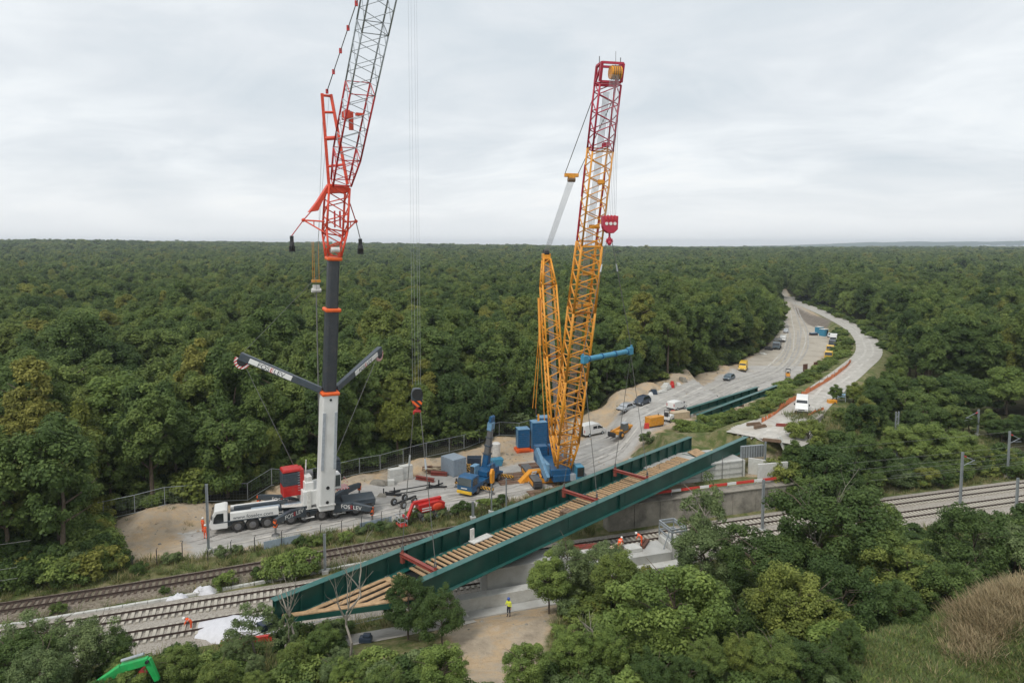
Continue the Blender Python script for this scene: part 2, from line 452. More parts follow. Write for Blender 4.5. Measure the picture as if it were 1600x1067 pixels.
def zt(x, y, detail=True):
    x = np.atleast_1d(np.asarray(x, dtype=float)); y = np.atleast_1d(np.asarray(y, dtype=float))
    x, y = np.broadcast_arrays(x, y)
    sl = np.polyval(np.polyder(T1C), np.clip(x, -140, 170))
    s = (t1y(x) - y) / np.hypot(1, sl)
    near = y < 260
    rt = sm((x - 6) / 10)
    z = np.where(near, (3.2 * sm((s - 8) / 11) + 3.0 * sm((s - 20) / 15)) * (1 - rt) + (0.9 * sm((s - 8) / 11) + 5.6 * sm((s - 27) / 6.5)) * rt, 0.0)
    # right-hand grassy bank
    z = z + np.where(near, 1.8 * sm((s - 28) / 6) * sm((x - 30) / 10), 0)
    # ground right of the tracks' far side rises a little under the trees
    z = z + np.where(s < -6, 0.9 * sm((-s - 6) / 12) * sm((x - 46) / 12) * (1 - sm((y - 230) / 120)), 0)
    # terraces behind the old retaining wall, below the bridge's far end
    ins = sm((x - 13) / 2.0) * (1 - sm((x - 44) / 3.0))
    z = np.maximum(z, 3.0 * ins * sm((-s - 5.1) / 0.6) * (1 - sm((-s - 13) / 4) * (1 - sm((x - 18) / 6))))
    ins2 = sm((x - 23) / 1.0) * (1 - sm((x - 40) / 4.0))
    z = np.maximum(z, 5.1 * ins2 * sm((-s - 10.4) / 0.8) * (1 - sm((y - 108) / 8)))
    # ramp embankment
    d, zr, w = ramp_dist(x.ravel(), y.ravel())
    d, zr, w = d.reshape(x.shape), zr.reshape(x.shape), w.reshape(x.shape)
    emb = zr * (1 - sm((d - w - 0.6) / (zr * 1.5 + 1.0)))
    lim = np.where(x < 43, np.where(-s < 5.2, 0.0, np.where(-s < 10.4, 3.0, 3.0 + (-s - 10.4) * 1.7)), np.maximum(0, (-s - 3.8) * 0.7))
    z = np.maximum(z, np.where(y < 170, np.minimum(emb, lim), emb))
    bu = (x - BA.x) * BU.x + (y - BA.y) * BU.y; bv = -(x - BA.x) * BU.y + (y - BA.y) * BU.x
    cut = sm((BL + 0.9 - bu) / 0.8) * sm((bv + 1.3) / 0.7) * (1 - sm((bv - 7.0) / 1.5))
    z = np.where(s < -9, z * (1 - cut) + np.minimum(z, 4.3) * cut, z)
    for mx, my, r, h in MOUNDS:
        q = np.hypot(x - mx, (y - my)) / r
        z = z + h * (1 - sm(q)) * (1 + 0.25 * hnoise(x, y, 1.3, 3))
    # rolling forest land, a wide hill on the left
    dist = np.hypot(x, y)
    z = z + sm((dist - 450) / 1500) * (15.5 + 15 * np.clip(-x / 1300.0, -0.45, 0.9)) + 2.5 * sm((dist - 500) / 400) * hnoise(x, y, 0.006, 5)
    if detail:
        onflat = (s < -3) | (s > 8)
        z = z + np.where(onflat, 0.07 * hnoise(x, y, 0.9, 1), 0.0) * np.where(d < w + 0.5, 0.15, 1)
    return z
def ztf(x, y): return float(zt(x, y)[0])
def axis(core0, core1, step, ends):
    a = list(np.arange(core0, core1 + 0.01, step))
    lo, hi, st = core0, core1, step
    while lo > ends[0]:
        st *= 1.18; lo -= st; a.insert(0, lo)
    st = step
    while hi < ends[1]:
        st *= 1.18; hi += st; a.append(hi)
    return np.array(a)
XS = axis(-75, 95, 1.0, (-7000, 7000)); YS = axis(20, 150, 1.0, (-60, 8000))
# keep moderate cells over the yard up to 560 m
YS = np.array(sorted(set(list(YS[YS < 151]) + list(np.arange(151, 200, 1.6)) + list(np.arange(200, 340, 2.6)) + list(np.arange(340, 560, 4)) + list(YS[YS > 565]))))
XS = np.array(sorted(set(list(XS[XS < 96]) + list(np.arange(96, 240, 2.2)) + list(XS[XS > 243]))))
gx, gy = np.meshgrid(XS, YS)
gz = zt(gx, gy)
V = np.stack([gx.ravel(), gy.ravel(), gz.ravel()], 1)
nx, ny = len(XS), len(YS)
ii = np.arange((ny - 1) * nx).reshape(ny - 1, nx)[:, :-1].ravel()
Q = np.stack([ii, ii + 1, ii + nx + 1, ii + nx], 1)

def poly_sd(P, x, y):
    """signed distance to polygon, positive inside"""
    x = x.ravel(); y = y.ravel(); d = np.full(x.shape, 1e9); ins = np.zeros(x.shape, bool)
    n = len(P)
    for i in range(n):
        ax, ay = P[i][0], P[i][1]; bx, by = P[(i + 1) % n][0], P[(i + 1) % n][1]
        dx, dy = bx - ax, by - ay
        t = np.clip(((x - ax) * dx + (y - ay) * dy) / (dx * dx + dy * dy + 1e-9), 0, 1)
        d = np.minimum(d, np.hypot(x - ax - t * dx, y - ay - t * dy))
        c = ((ay > y) != (by > y)) & (x < (bx - ax) * (y - ay) / (by - ay + 1e-12) + ax)
        ins ^= c
    return np.where(ins, d, -d)
g2 = lambda *pts: [tuple(G(a, b, (c[0] if c else 0.0)))[:2] for a, b, *c in pts]
# haul road of pale grey crushed stone / slabs
P_ROAD = g2((278, 836), (304, 872), (420, 850), (560, 822), (640, 812), (720, 800), (800, 780), (900, 752), (985, 715), (1075, 672), (1150, 630), (1215, 607), (1260, 590), (1268, 577), (1170, 576), (1110, 600), (1060, 622), (985, 650), (905, 690), (870, 712), (790, 728), (690, 738), (560, 762), (440, 792))
P_YARD = g2((1268, 577), (1285, 562), (1297, 540), (1285, 512), (1265, 494), (1248, 480), (1236, 470), (1229, 455), (1217, 452), (1221, 485), (1224, 514), (1203, 543), (1165, 570), (1170, 577))
P_SAND = g2((138, 815), (120, 840), (140, 872), (200, 880), (300, 874), (470, 842), (640, 815), (800, 785), (900, 758), (1000, 716), (1090, 676), (1160, 640), (1228, 606), (1280, 578), (1300, 555), (1300, 530), (1280, 500), (1240, 472), (1229, 453), (1217, 452), (1222, 485), (1222, 520), (1198, 546), (1150, 574), (1095, 590), (1050, 608), (1000, 628), (950, 640), (905, 652), (850, 670), (780, 690), (700, 712), (590, 738), (480, 765), (380, 786), (250, 804))
P_MULL = g2((1236, 476), (1268, 496), (1300, 512), (1290, 520), (1262, 508), (1245, 490))
NS = [(G(735, 936, 0.2)), (G(850, 918, 0.2)), (G(900, 905, 0.4)), (G(860, 985, 3)), (G(840, 1060, 4)), (G(820, 1100, 5)), (G(700, 1100, 5)), (G(735, 1040, 4)), (G(660, 960, 2))]
P_NEARSAND = [(p.x, p.y) for p in NS]
P_EMB = g2((1165, 745, 3), (1240, 745, 3), (1248, 715, 5), (1240, 690, 6.5), (1180, 690, 6.8), (1160, 720, 5), (1090, 752, 3), (1010, 790, 3), (1015, 772, 3), (1090, 728, 4))
def setattr_f(me, name, vals):
    a = me.attributes.new(name, 'FLOAT', 'POINT'); a.data.foreach_set('value', np.asarray(vals, dtype=np.float32).ravel())
gm = quads_np('ground', V, Q, None, True)
setattr_f(gm, 'road', poly_sd(P_ROAD, gx, gy))
setattr_f(gm, 'yard', poly_sd(P_YARD, gx, gy))
setattr_f(gm, 'sand', np.maximum.reduce([poly_sd(P_SAND, gx, gy), poly_sd(P_NEARSAND, gx, gy), poly_sd(P_EMB, gx, gy)]))
setattr_f(gm, 'mull', poly_sd(P_MULL, gx, gy))
sgrid = (t1y(gx) - gy)
setattr_f(gm, 'trackside', np.where(gy < 180, np.where(gx < 30, 14.0, 8.0) + sgrid, -20))
rd, rz, rw = ramp_dist(gx.ravel(), gy.ravel())
setattr_f(gm, 'ramp', np.where(gx.ravel() < 200, rw + 24 - rd, -5))

m, t, b = mat_new('ground_soil_sand_grass'); L = t.links.new
tcn = t.nodes.new('ShaderNodeTexCoord')
def tn(scale, detail=6, rough=0.6, vec=None, tree=None, dist=0.0):
    tr = tree or t
    n = tr.nodes.new('ShaderNodeTexNoise'); n.inputs['Scale'].default_value = scale; n.inputs['Detail'].default_value = detail; n.inputs['Roughness'].default_value = rough; n.inputs['Distortion'].default_value = dist
    tr.links.new(vec if vec is not None else tcn.outputs['Object'], n.inputs['Vector']); return n.outputs['Fac']
def rampc(fac, stops, tree=None):
    tr = tree or t
    r = tr.nodes.new('ShaderNodeValToRGB'); tr.links.new(fac, r.inputs[0])
    el = r.color_ramp.elements
    el[0].position, el[0].color = stops[0][0], (*stops[0][1], 1)
    el[1].position, el[1].color = stops[-1][0], (*stops[-1][1], 1)
    for p, c in stops[1:-1]:
        x = el.new(p); x.color = (*c, 1)
    return r.outputs[0]
def mth(op, a, b2=None, tree=None, clamp=False):
    tr = tree or t
    n = tr.nodes.new('ShaderNodeMath'); n.operation = op; n.use_clamp = clamp
    for i, v in enumerate((a, b2)):
        if v is None: continue
        if isinstance(v, (int, float)): n.inputs[i].default_value = v
        else: tr.links.new(v, n.inputs[i])
    return n.outputs[0]
def mixc(fac, a, b2, tree=None):
    tr = tree or t
    n = tr.nodes.new('ShaderNodeMixRGB'); tr.links.new(fac, n.inputs[0])
    for i, v in ((1, a), (2, b2)):
        if isinstance(v, tuple): n.inputs[i].default_value = (*v, 1)
        else: tr.links.new(v, n.inputs[i])
    return n.outputs[0]
def attr(nm):
    a = t.nodes.new('ShaderNodeAttribute'); a.attribute_name = nm; return a.outputs['Fac']
edge = mth('MULTIPLY', mth('SUBTRACT', tn(0.45, 8, 0.7), 0.5), 5.0)
edge2 = mth('MULTIPLY', mth('SUBTRACT', tn(1.6, 6, 0.7), 0.5), 3.0)
def zone(nm, soft=0.6, e=edge, off=0.0):
    return mth('MULTIPLY', mth('ADD', mth('ADD', mth('ADD', attr(nm), e), off), soft / 2), 1.0 / soft, clamp=True)
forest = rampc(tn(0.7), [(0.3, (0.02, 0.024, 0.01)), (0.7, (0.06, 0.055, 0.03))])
grass = rampc(tn(0.55, 9, 0.72), [(0.28, (0.06, 0.095, 0.025)), (0.45, (0.11, 0.135, 0.045)), (0.56, (0.2, 0.185, 0.09)), (0.72, (0.31, 0.26, 0.17))])
sand = rampc(tn(0.35, 9, 0.68), [(0.3, (0.29, 0.24, 0.18)), (0.48, (0.43, 0.355, 0.265)), (0.6, (0.49, 0.36, 0.225)), (0.75, (0.53, 0.44, 0.34))])
# stretched along the haul direction: worn wheel lines
mp = t.nodes.new('ShaderNodeMapping'); mp.inputs['Rotation'].default_value = (0, 0, math.radians(-30)); mp.inputs['Scale'].default_value = (0.035, 0.42, 1)
L(tcn.outputs['Object'], mp.inputs['Vector'])
lanes = tn(1.0, 8, 0.72, mp.outputs[0], dist=0.25)
roadc = mixc(mth('MULTIPLY', tn(1.3, 8, 0.7), 0.6), rampc(lanes, [(0.3, (0.33, 0.32, 0.305)), (0.5, (0.43, 0.42, 0.4)), (0.68, (0.52, 0.505, 0.48))]), (0.41, 0.385, 0.345))
yard = rampc(tn(0.16, 8, 0.65), [(0.3, (0.36, 0.32, 0.265)), (0.5, (0.44, 0.4, 0.335)), (0.7, (0.5, 0.455, 0.39))])
mull = rampc(tn(0.6, 8, 0.7), [(0.3, (0.14, 0.12, 0.1)), (0.7, (0.26, 0.225, 0.19))])
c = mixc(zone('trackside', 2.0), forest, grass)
c = mixc(zone('ramp', 2.0), c, grass)
c = mixc(zone('sand', 0.8), c, sand)
c = mixc(zone('yard', 1.5), c, yard)
c = mixc(zone('road', 1.2, edge2), c, roadc)
c = mixc(zone('mull', 1.5), c, mull)
# damp stains and tracked-in dirt over the whole site
stain = mth('MULTIPLY', mth('SUBTRACT', tn(0.22, 10, 0.75, dist=1.2), 0.5), 3.2, clamp=True)
dk = t.nodes.new('ShaderNodeMixRGB'); dk.blend_type = 'MULTIPLY'; L(stain, dk.inputs[0]); L(c, dk.inputs[1]); dk.inputs[2].default_value = (0.68, 0.65, 0.6, 1)
c = dk.outputs[0]
L(c, b.inputs['Base Color']); b.inputs['Roughness'].default_value = 0.95; b.inputs['Specular IOR Level'].default_value = 0.15
bp = t.nodes.new('ShaderNodeBump'); bp.inputs['Strength'].default_value = 0.7; bp.inputs['Distance'].default_value = 0.4
L(mth('ADD', tn(1.2, 8, 0.7), mth('MULTIPLY', tn(9.0, 3), 0.25)), bp.inputs['Height']); L(bp.outputs[0], b.inputs['Normal'])
M['ground'] = m
gm.materials.append(m)
ground = link(bpy.data.objects.new('ground', gm)); tag(ground, kind='structure')

# ---- ramp road: its own sheet a little above the embankment
def ribbon(name, C, widths, mat, lift, sub=4, conform=False):
    vs, fs = [], []
    n = len(C)
    for i, p in enumerate(C):
        d = (C[min(i + 1, n - 1)] - C[max(i - 1, 0)]); d = Vector((d.x, d.y, 0)).normalized(); q = Vector((d.y, -d.x, 0))
        w = widths[i]
        for k in range(sub + 1):
            a = -1 + 2 * k / sub
            v = Vector((p.x, p.y, 0)) + q * (a * w)
            vs.append((v.x, v.y, (ztf(v.x, v.y) if conform else p.z) + lift))
    for i in range(n - 1):
        for k in range(sub):
            a = i * (sub + 1) + k
            fs.append((a, a + 1, a + sub + 2, a + sub + 1))
    return mesh_np(name, vs, fs, mat, True)
m, t, b = mat_new('ramp_gravel_road'); L = t.links.new
tcn = t.nodes.new('ShaderNodeTexCoord')
c = rampc(tn(0.5, 9, 0.7), [(0.3, (0.30, 0.28, 0.245)), (0.5, (0.41, 0.39, 0.35)), (0.7, (0.5, 0.48, 0.44))])
L(c, b.inputs['Base Color']); b.inputs['Roughness'].default_value = 0.95
M['ramp'] = m
RC = [Vector(v[:3]) for v in RS]
ro = link(bpy.data.objects.new('road', ribbon('road', RC, [v[3] + 0.15 for v in RS], m, 0.05))); tag(ro, kind='structure')

# ---- worn wheel ruts on the ramp and along the haul road
M['rut'] = paint('compacted_rut', (0.33, 0.315, 0.29), 0.95, vary=0.3, scale=0.6, dirt=(0.44, 0.42, 0.39), dirt_amt=0.5)
M['rutpale'] = paint('dusty_rut', (0.47, 0.45, 0.41), 0.95, vary=0.25, scale=0.6, dirt=(0.36, 0.34, 0.3), dirt_amt=0.5)
for off in (-1.0, 0.95):
    pts_ = []
    for i_, p in enumerate(RC):
        d_ = RC[min(i_ + 1, len(RC) - 1)] - RC[max(i_ - 1, 0)]; d_ = Vector((d_.x, d_.y, 0)).normalized(); pts_.append(p + Vector((d_.y, -d_.x, 0)) * (off + 0.12 * math.sin(i_ * 0.9)))
    tag(link(bpy.data.objects.new('wheel_rut', ribbon('wheel_rut', pts_, [0.3] * len(pts_), M['rutpale'], 0.065, 1))), kind='structure')
HAUL = smooth_poly([G(*q) for q in ((284, 850), (420, 820), (560, 795), (690, 772), (800, 752), (885, 722), (965, 690), (1060, 645), (1130, 612), (1215, 580), (1240, 540), (1238, 500), (1226, 460))], 9)
for j_, off in enumerate((-3.1, -2.2, -0.9, 0.3, 1.4, 2.4, 3.3, 4.4)):
    pts_ = []
    for i_, p in enumerate(HAUL[(j_ * 5) % 9: len(HAUL) - (j_ * 7) % 15]):
        d_ = HAUL[min(i_ + 1, len(HAUL) - 1)] - HAUL[max(i_ - 1, 0)]; d_ = Vector((d_.x, d_.y, 0)).normalized(); pts_.append(p + Vector((d_.y, -d_.x, 0)) * (off + 0.5 * math.sin(i_ * 0.23 + j_) + 0.15 * math.sin(i_ * 0.8)))
    tag(link(bpy.data.objects.new('wheel_rut', ribbon('wheel_rut', pts_, [0.22 + 0.05 * (j_ % 3)] * len(pts_), M['rut' if j_ % 3 else 'rutpale'], 0.03 + 0.004 * j_, 1, True))), kind='structure')
# ---- ballast beds
m, t, b = mat_new('track_ballast'); L = t.links.new
tcn = t.nodes.new('ShaderNodeTexCoord')
vo = t.nodes.new('ShaderNodeTexVoronoi'); vo.inputs['Scale'].default_value = 9.0; L(tcn.outputs['Object'], vo.inputs['Vector'])
st = rampc(vo.outputs['Color'], [(0.1, (0.2, 0.185, 0.165)), (0.5, (0.41, 0.385, 0.345)), (0.9, (0.43, 0.41, 0.375))])
c = mixc(mth('MULTIPLY', tn(0.3, 8, 0.7), 0.75), st, (0.25, 0.205, 0.155))
L(c, b.inputs['Base Color']); b.inputs['Roughness'].default_value = 0.95
bp = t.nodes.new('ShaderNodeBump'); bp.inputs['Strength'].default_value = 0.8; bp.inputs['Distance'].default_value = 0.06
L(vo.outputs['Distance'], bp.inputs['Height']); L(bp.outputs[0], b.inputs['Normal'])
M['ballast'] = m
m, t, b = mat_new('old_brown_ballast'); L = t.links.new
tcn = t.nodes.new('ShaderNodeTexCoord')
vo = t.nodes.new('ShaderNodeTexVoronoi'); vo.inputs['Scale'].default_value = 8.0; L(tcn.outputs['Object'], vo.inputs['Vector'])
st = rampc(vo.outputs['Color'], [(0.1, (0.1, 0.08, 0.062)), (0.5, (0.19, 0.155, 0.125)), (0.9, (0.27, 0.23, 0.19))])
c = mixc(mth('MULTIPLY', mth('SUBTRACT', tn(0.4, 8, 0.7), 0.42), 2.2, clamp=True), st, (0.15, 0.14, 0.07))
L(c, b.inputs['Base Color']); b.inputs['Roughness'].default_value = 0.95
bp = t.nodes.new('ShaderNodeBump'); bp.inputs['Strength'].default_value = 0.8; bp.inputs['Distance'].default_value = 0.06
L(vo.outputs['Distance'], bp.inputs['Height']); L(bp.outputs[0], b.inputs['Normal'])
M['ballastold'] = m
def bed(name, C, prof, x0, x1, mat, step=1.0):
    vs, fs = [], []; k = len(prof); xs = np.arange(x0, x1 + 0.1, step)
    for x in xs:
        for s, z in prof:
            j = 0.04 * hnoise(np.array(x), np.array(s), 2.1, 2)
            vs.append(tuple(toff(C, x, s, z + float(j))))
    for i in range(len(xs) - 1):
        for q in range(k - 1):
            a = i * k + q; fs.append((a, a + 1, a + k + 1, a + k))
    o = link(bpy.data.objects.new(name, mesh_np(name, vs, fs, mat, True))); return tag(o, kind='structure')
T12 = 3.9      # track spacing
bed('track_ballast_bed', T1C, [(-3.3, -0.2), (-2.3, 0.24), (-1.6, 0.3), (1.6, 0.3), (2.0, 0.26), (2.3, 0.3), (5.5, 0.3), (6.2, 0.22), (7.2, -0.2)], -75, 112, M['ballast'])
bed('old_track_ballast_bed', T3C, [(-2.6, -0.2), (-1.7, 0.24), (-1.0, 0.3), (1.0, 0.3), (1.7, 0.24), (2.8, -0.2)], -75, 22, M['ballastold'])
# concrete cable trough between the old track and the main line
mbt = MB()
for x in np.arange(-75, -12, 1.0):
    mbt.beam(toff(T3C, x, 3.2, 0.1), toff(T3C, x + 0.96, 3.2, 0.1), 0.35, 0.3)
tr_o = mbt.build('cable_trough', M['concretew']); tag(tr_o, 'pale concrete cable trough running beside the rusty single track', 'cable trough')

# ---- tracks
rail_prof = [(-0.07, 0), (0.07, 0), (0.07, 0.02), (0.015, 0.04), (0.015, 0.12), (0.037, 0.13), (0.037, 0.17), (-0.037, 0.17), (-0.037, 0.13), (-0.015, 0.12), (-0.015, 0.04), (-0.07, 0.02)]
sl_conc = MB().prism([(-1.3, 0), (1.3, 0), (1.3, 0.17), (0.5, 0.17), (0.3, 0.12), (-0.3, 0.12), (-0.5, 0.17), (-1.3, 0.17)], -0.14, 0.14).mesh('sleeper', M['sleeper'])
sl_wood = MB().box((0, 0, 0.07), (2.5, 0.24, 0.14)).mesh('sleeper', M['sleeperwood'])
def track(label, C, s0, x0, x1, sleeper, nmax=300, dx=0.6, z0=0.3, rust='railrust'):
    o0 = toff(C, x0, s0, 0)
    T = thing('railway_track', label, 'railway track', o0)
    xs = np.arange(x0, x1, 2.0)
    for g in (-0.7535, 0.7535):
        rings = []
        for x in xs:
            p = toff(C, x, s0 + g, z0 + 0.13) - o0; sl = np.polyval(np.polyder(C), x); q = Vector((sl, -1, 0)).normalized()
            rings.append([p + q * a + Vector((0, 0, h)) for a, h in rail_prof])
        MB().loft(rings).build('rail', M[rust], T)
    x = x0; k = 0
    while x < x1 and k < nmax:
        o = bpy.data.objects.new('sleeper', sleeper); link(o, T)
        p = toff(C, x, s0, z0 - 0.02) - o0
        o.location = p; o.rotation_euler = (0, 0, math.atan(np.polyval(np.polyder(C), x)) + math.pi / 2 + RND.uniform(-.01, .01))
        x += dx / math.hypot(1, np.polyval(np.polyder(C), x)); k += 1
    return T
track('main-line track of the pair farther from the camera, on pale ballast', T1C, 0, -56, 96, sl_conc)
track('main-line track of the pair nearer to the camera, on pale ballast', T1C, T12, -56, 94, sl_conc)
track('rusty single track on brown ballast beside the fenced work site', T3C, 0, -58, 10, sl_wood, z0=0.26)
# ================================================================== TREES
def foliage_mat(name, stops, tr=0.33):
    m = bpy.data.materials.new(name); m.use_nodes = True
    t = m.node_tree; t.nodes.clear(); L = t.links.new
    o = t.nodes.new('ShaderNodeOutputMaterial')
    oi = t.nodes.new('ShaderNodeObjectInfo'); at = t.nodes.new('ShaderNodeAttribute'); at.attribute_name = 'tint'
    r = t.nodes.new('ShaderNodeValToRGB'); L(oi.outputs['Random'], r.inputs[0])
    el = r.color_ramp.elements
    el[0].position, el[0].color = stops[0][0], (*stops[0][1], 1); el[1].position, el[1].color = stops[-1][0], (*stops[-1][1], 1)
    for p, c in stops[1:-1]:
        x = el.new(p); x.color = (*c, 1)
    hs = t.nodes.new('ShaderNodeHueSaturation')
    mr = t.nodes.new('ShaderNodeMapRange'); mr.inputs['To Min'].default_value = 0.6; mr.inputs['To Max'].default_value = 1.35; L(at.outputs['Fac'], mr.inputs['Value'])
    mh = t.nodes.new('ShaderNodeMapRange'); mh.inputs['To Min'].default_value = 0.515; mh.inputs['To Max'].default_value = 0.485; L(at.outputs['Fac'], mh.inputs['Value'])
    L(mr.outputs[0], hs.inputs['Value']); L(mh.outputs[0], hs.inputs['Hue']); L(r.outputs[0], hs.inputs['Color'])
    d = t.nodes.new('ShaderNodeBsdfPrincipled'); d.inputs['Roughness'].default_value = 0.6; d.inputs['Specular IOR Level'].default_value = 0.22
    L(hs.outputs[0], d.inputs['Base Color'])
    tl = t.nodes.new('ShaderNodeBsdfTranslucent'); L(hs.outputs[0], tl.inputs['Color'])
    mx = t.nodes.new('ShaderNodeMixShader'); mx.inputs[0].default_value = tr
    L(d.outputs[0], mx.inputs[1]); L(tl.outputs[0], mx.inputs[2]); L(mx.outputs[0], o.inputs[0])
    return m
M['leaf'] = foliage_mat('broadleaf_foliage', [(0.0, (0.07, 0.115, 0.033)), (0.2, (0.1, 0.155, 0.042)), (0.5, (0.132, 0.192, 0.05)), (0.78, (0.17, 0.226, 0.058)), (0.94, (0.2, 0.242, 0.056)), (1.0, (0.25, 0.25, 0.056))])
M['leafyellow'] = foliage_mat('yellowing_foliage', [(0.0, (0.17, 0.205, 0.04)), (1.0, (0.23, 0.24, 0.05))])
M['leafbright'] = foliage_mat('bright_green_foliage', [(0.0, (0.17, 0.24, 0.058)), (1.0, (0.225, 0.295, 0.078))])
M['leafgrey'] = foliage_mat('grey_green_foliage', [(0.0, (0.14, 0.195, 0.075)), (1.0, (0.18, 0.235, 0.095))])
M['leafdark'] = foliage_mat('dark_green_foliage', [(0.0, (0.07, 0.118, 0.034)), (1.0, (0.1, 0.155, 0.044))])
M['grassdry'] = foliage_mat('dry_golden_grass', [(0.0, (0.34, 0.27, 0.15)), (1.0, (0.43, 0.35, 0.21))])

def leaf_cloud(rng, C, RC, nleaf, ls, up=0.35, flat=1.0, tintc=None):
    """leaf-sized rhombic faces on the skin of clumps C (n,3) with radii RC (n,)"""
    n = len(C)
    w = RC ** 2; w = w / w.sum()
    k = rng.choice(n, size=nleaf, p=w)
    d = rng.normal(size=(nleaf, 3)); d /= np.linalg.norm(d, axis=1)[:, None]
    d[:, 2] = np.where(d[:, 2] < -0.45, -d[:, 2], d[:, 2])
    rad = RC[k] * rng.uniform(0.62, 1.08, nleaf)
    P = C[k] + d * rad[:, None] * np.array([1, 1, flat])
    nrm = d + rng.normal(size=(nleaf, 3)) * 0.42 + np.array([0, 0, up]); nrm /= np.linalg.norm(nrm, axis=1)[:, None]
    a = np.cross(nrm, rng.normal(size=(nleaf, 3))); a /= np.linalg.norm(a, axis=1)[:, None] + 1e-9
    bq = np.cross(nrm, a)
    s = ls * rng.uniform(0.55, 1.3, nleaf)
    A = a * (s * 0.62)[:, None]; B = bq * (s * 0.4)[:, None]
    bend = nrm * (s * 0.12)[:, None]
    V = np.stack([P - A - bend, P + B, P + A - bend, P - B], 1).reshape(-1, 3)
    if tintc is None: tintc = rng.uniform(0, 1, n)
    tint = np.clip(tintc[k] * 0.55 + rng.uniform(0, 0.45, nleaf), 0, 1)
    return V, np.arange(nleaf * 4).reshape(-1, 4), np.repeat(tint, 4)
ICO = None
def ico():
    g = (1 + 5 ** 0.5) / 2
    v = np.array([(-1, g, 0), (1, g, 0), (-1, -g, 0), (1, -g, 0), (0, -1, g), (0, 1, g), (0, -1, -g), (0, 1, -g), (g, 0, -1), (g, 0, 1), (-g, 0, -1), (-g, 0, 1)], float)
    v /= np.linalg.norm(v[0])
    f = np.array([(0, 11, 5), (0, 5, 1), (0, 1, 7), (0, 7, 10), (0, 10, 11), (1, 5, 9), (5, 11, 4), (11, 10, 2), (10, 7, 6), (7, 1, 8), (3, 9, 4), (3, 4, 2), (3, 2, 6), (3, 6, 8), (3, 8, 9), (4, 9, 5), (2, 4, 11), (6, 2, 10), (8, 6, 7), (9, 8, 1)])
    return v, f
def crown_mesh(name, seed, R, z0, z1, ncl, nleaf, ls, mat, fill=0.72, shape='round', rc=(0.2, 0.36), flat=0.85, up=0.35):
    rng = np.random.default_rng(seed)
    H = z1 - z0; zc = (z0 + z1) / 2
    d = rng.normal(size=(ncl * 3, 3)); d /= np.linalg.norm(d, axis=1)[:, None]
    d = d[d[:, 2] > -0.75][:ncl]; ncl = len(d)
    rr = rng.uniform(0.55, 0.98, ncl) ** 0.6
    lob = 1 + 0.18 * np.sin(d[:, 0] * 3.1 + seed) + 0.16 * np.sin(d[:, 1] * 4.3 + 2 * seed) + 0.12 * np.sin(d[:, 2] * 5 + seed)
    RC = R * rng.uniform(rc[0], rc[1], ncl)
    C = d * (rr * lob)[:, None] * np.array([R * 0.84, R * 0.84, H / 2 * 0.86])
    if shape == 'cone':
        t = (C[:, 2] + H / 2) / H; C[:, :2] *= (1.25 - 0.95 * t)[:, None]
    elif shape == 'drop':
        t = (C[:, 2] + H / 2) / H; C[:, :2] *= (0.65 + 0.9 * t - 0.6 * t * t)[:, None]
    C[:, 2] += zc
    V, Q, T = leaf_cloud(rng, C, RC, nleaf, ls, up, flat)
    me = bpy.data.meshes.new(name)
    tris = None
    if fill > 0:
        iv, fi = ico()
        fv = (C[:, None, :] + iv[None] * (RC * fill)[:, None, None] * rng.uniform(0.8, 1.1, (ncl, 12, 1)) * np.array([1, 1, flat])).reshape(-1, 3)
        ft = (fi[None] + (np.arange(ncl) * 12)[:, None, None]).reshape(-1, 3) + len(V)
        V = np.concatenate([V, fv]); T = np.concatenate([T, np.full(len(fv), 0.25)]); tris = ft  # inner blobs tinted darker: shade inside the crown put into the colour
    V = V.astype(np.float32)
    nq = len(Q); ntr = 0 if tris is None else len(tris)
    li = np.concatenate([Q.ravel(), tris.ravel() if ntr else np.zeros(0, int)]).astype(np.int32)
    ls_ = np.concatenate([np.arange(nq) * 4, nq * 4 + np.arange(ntr) * 3]).astype(np.int32)
    lt_ = np.concatenate([np.full(nq, 4), np.full(ntr, 3)]).astype(np.int32)
    me.vertices.add(len(V)); me.vertices.foreach_set('co', V.ravel())
    me.loops.add(len(li)); me.loops.foreach_set('vertex_index', li)
    me.polygons.add(nq + ntr); me.polygons.foreach_set('loop_start', ls_); me.polygons.foreach_set('loop_total', lt_)
    a = me.attributes.new('tint', 'FLOAT', 'POINT'); a.data.foreach_set('value', T.astype(np.float32))
    me.materials.append(mat); me.update(calc_edges=True)
    return me
def trunk_mesh(name, seed, h, r, spread, mat, nl=6):
    rr = random.Random(seed); mb = MB()
    pts = [Vector((0, 0, -0.6))]
    for i in range(1, 6):
        pts.append(Vector((rr.uniform(-.18, .18) * i * 0.5, rr.uniform(-.18, .18) * i * 0.5, h * i / 5)))
    for i in range(5):
        mb.tube(pts[i], pts[i + 1], r * (1 - 0.16 * i), r * (1 - 0.16 * (i + 1)), 7, False)
    for k in range(nl):
        a = k * 2.4 + rr.uniform(-.4, .4); i = rr.choice((2, 3, 3, 4)); p = pts[i].lerp(pts[i + 1], rr.random())
        q = p + Vector((math.cos(a), math.sin(a), rr.uniform(0.5, 1.1))) * (spread * rr.uniform(0.35, 0.6))
        q2 = q + Vector((math.cos(a + .4), math.sin(a + .4), 0.6)) * (spread * 0.35)
        mb.tube(p, q, r * 0.42, r * 0.26, 5, False); mb.tube(q, q2, r * 0.26, r * 0.08, 5, False)
    return mb.mesh(name, mat, True)

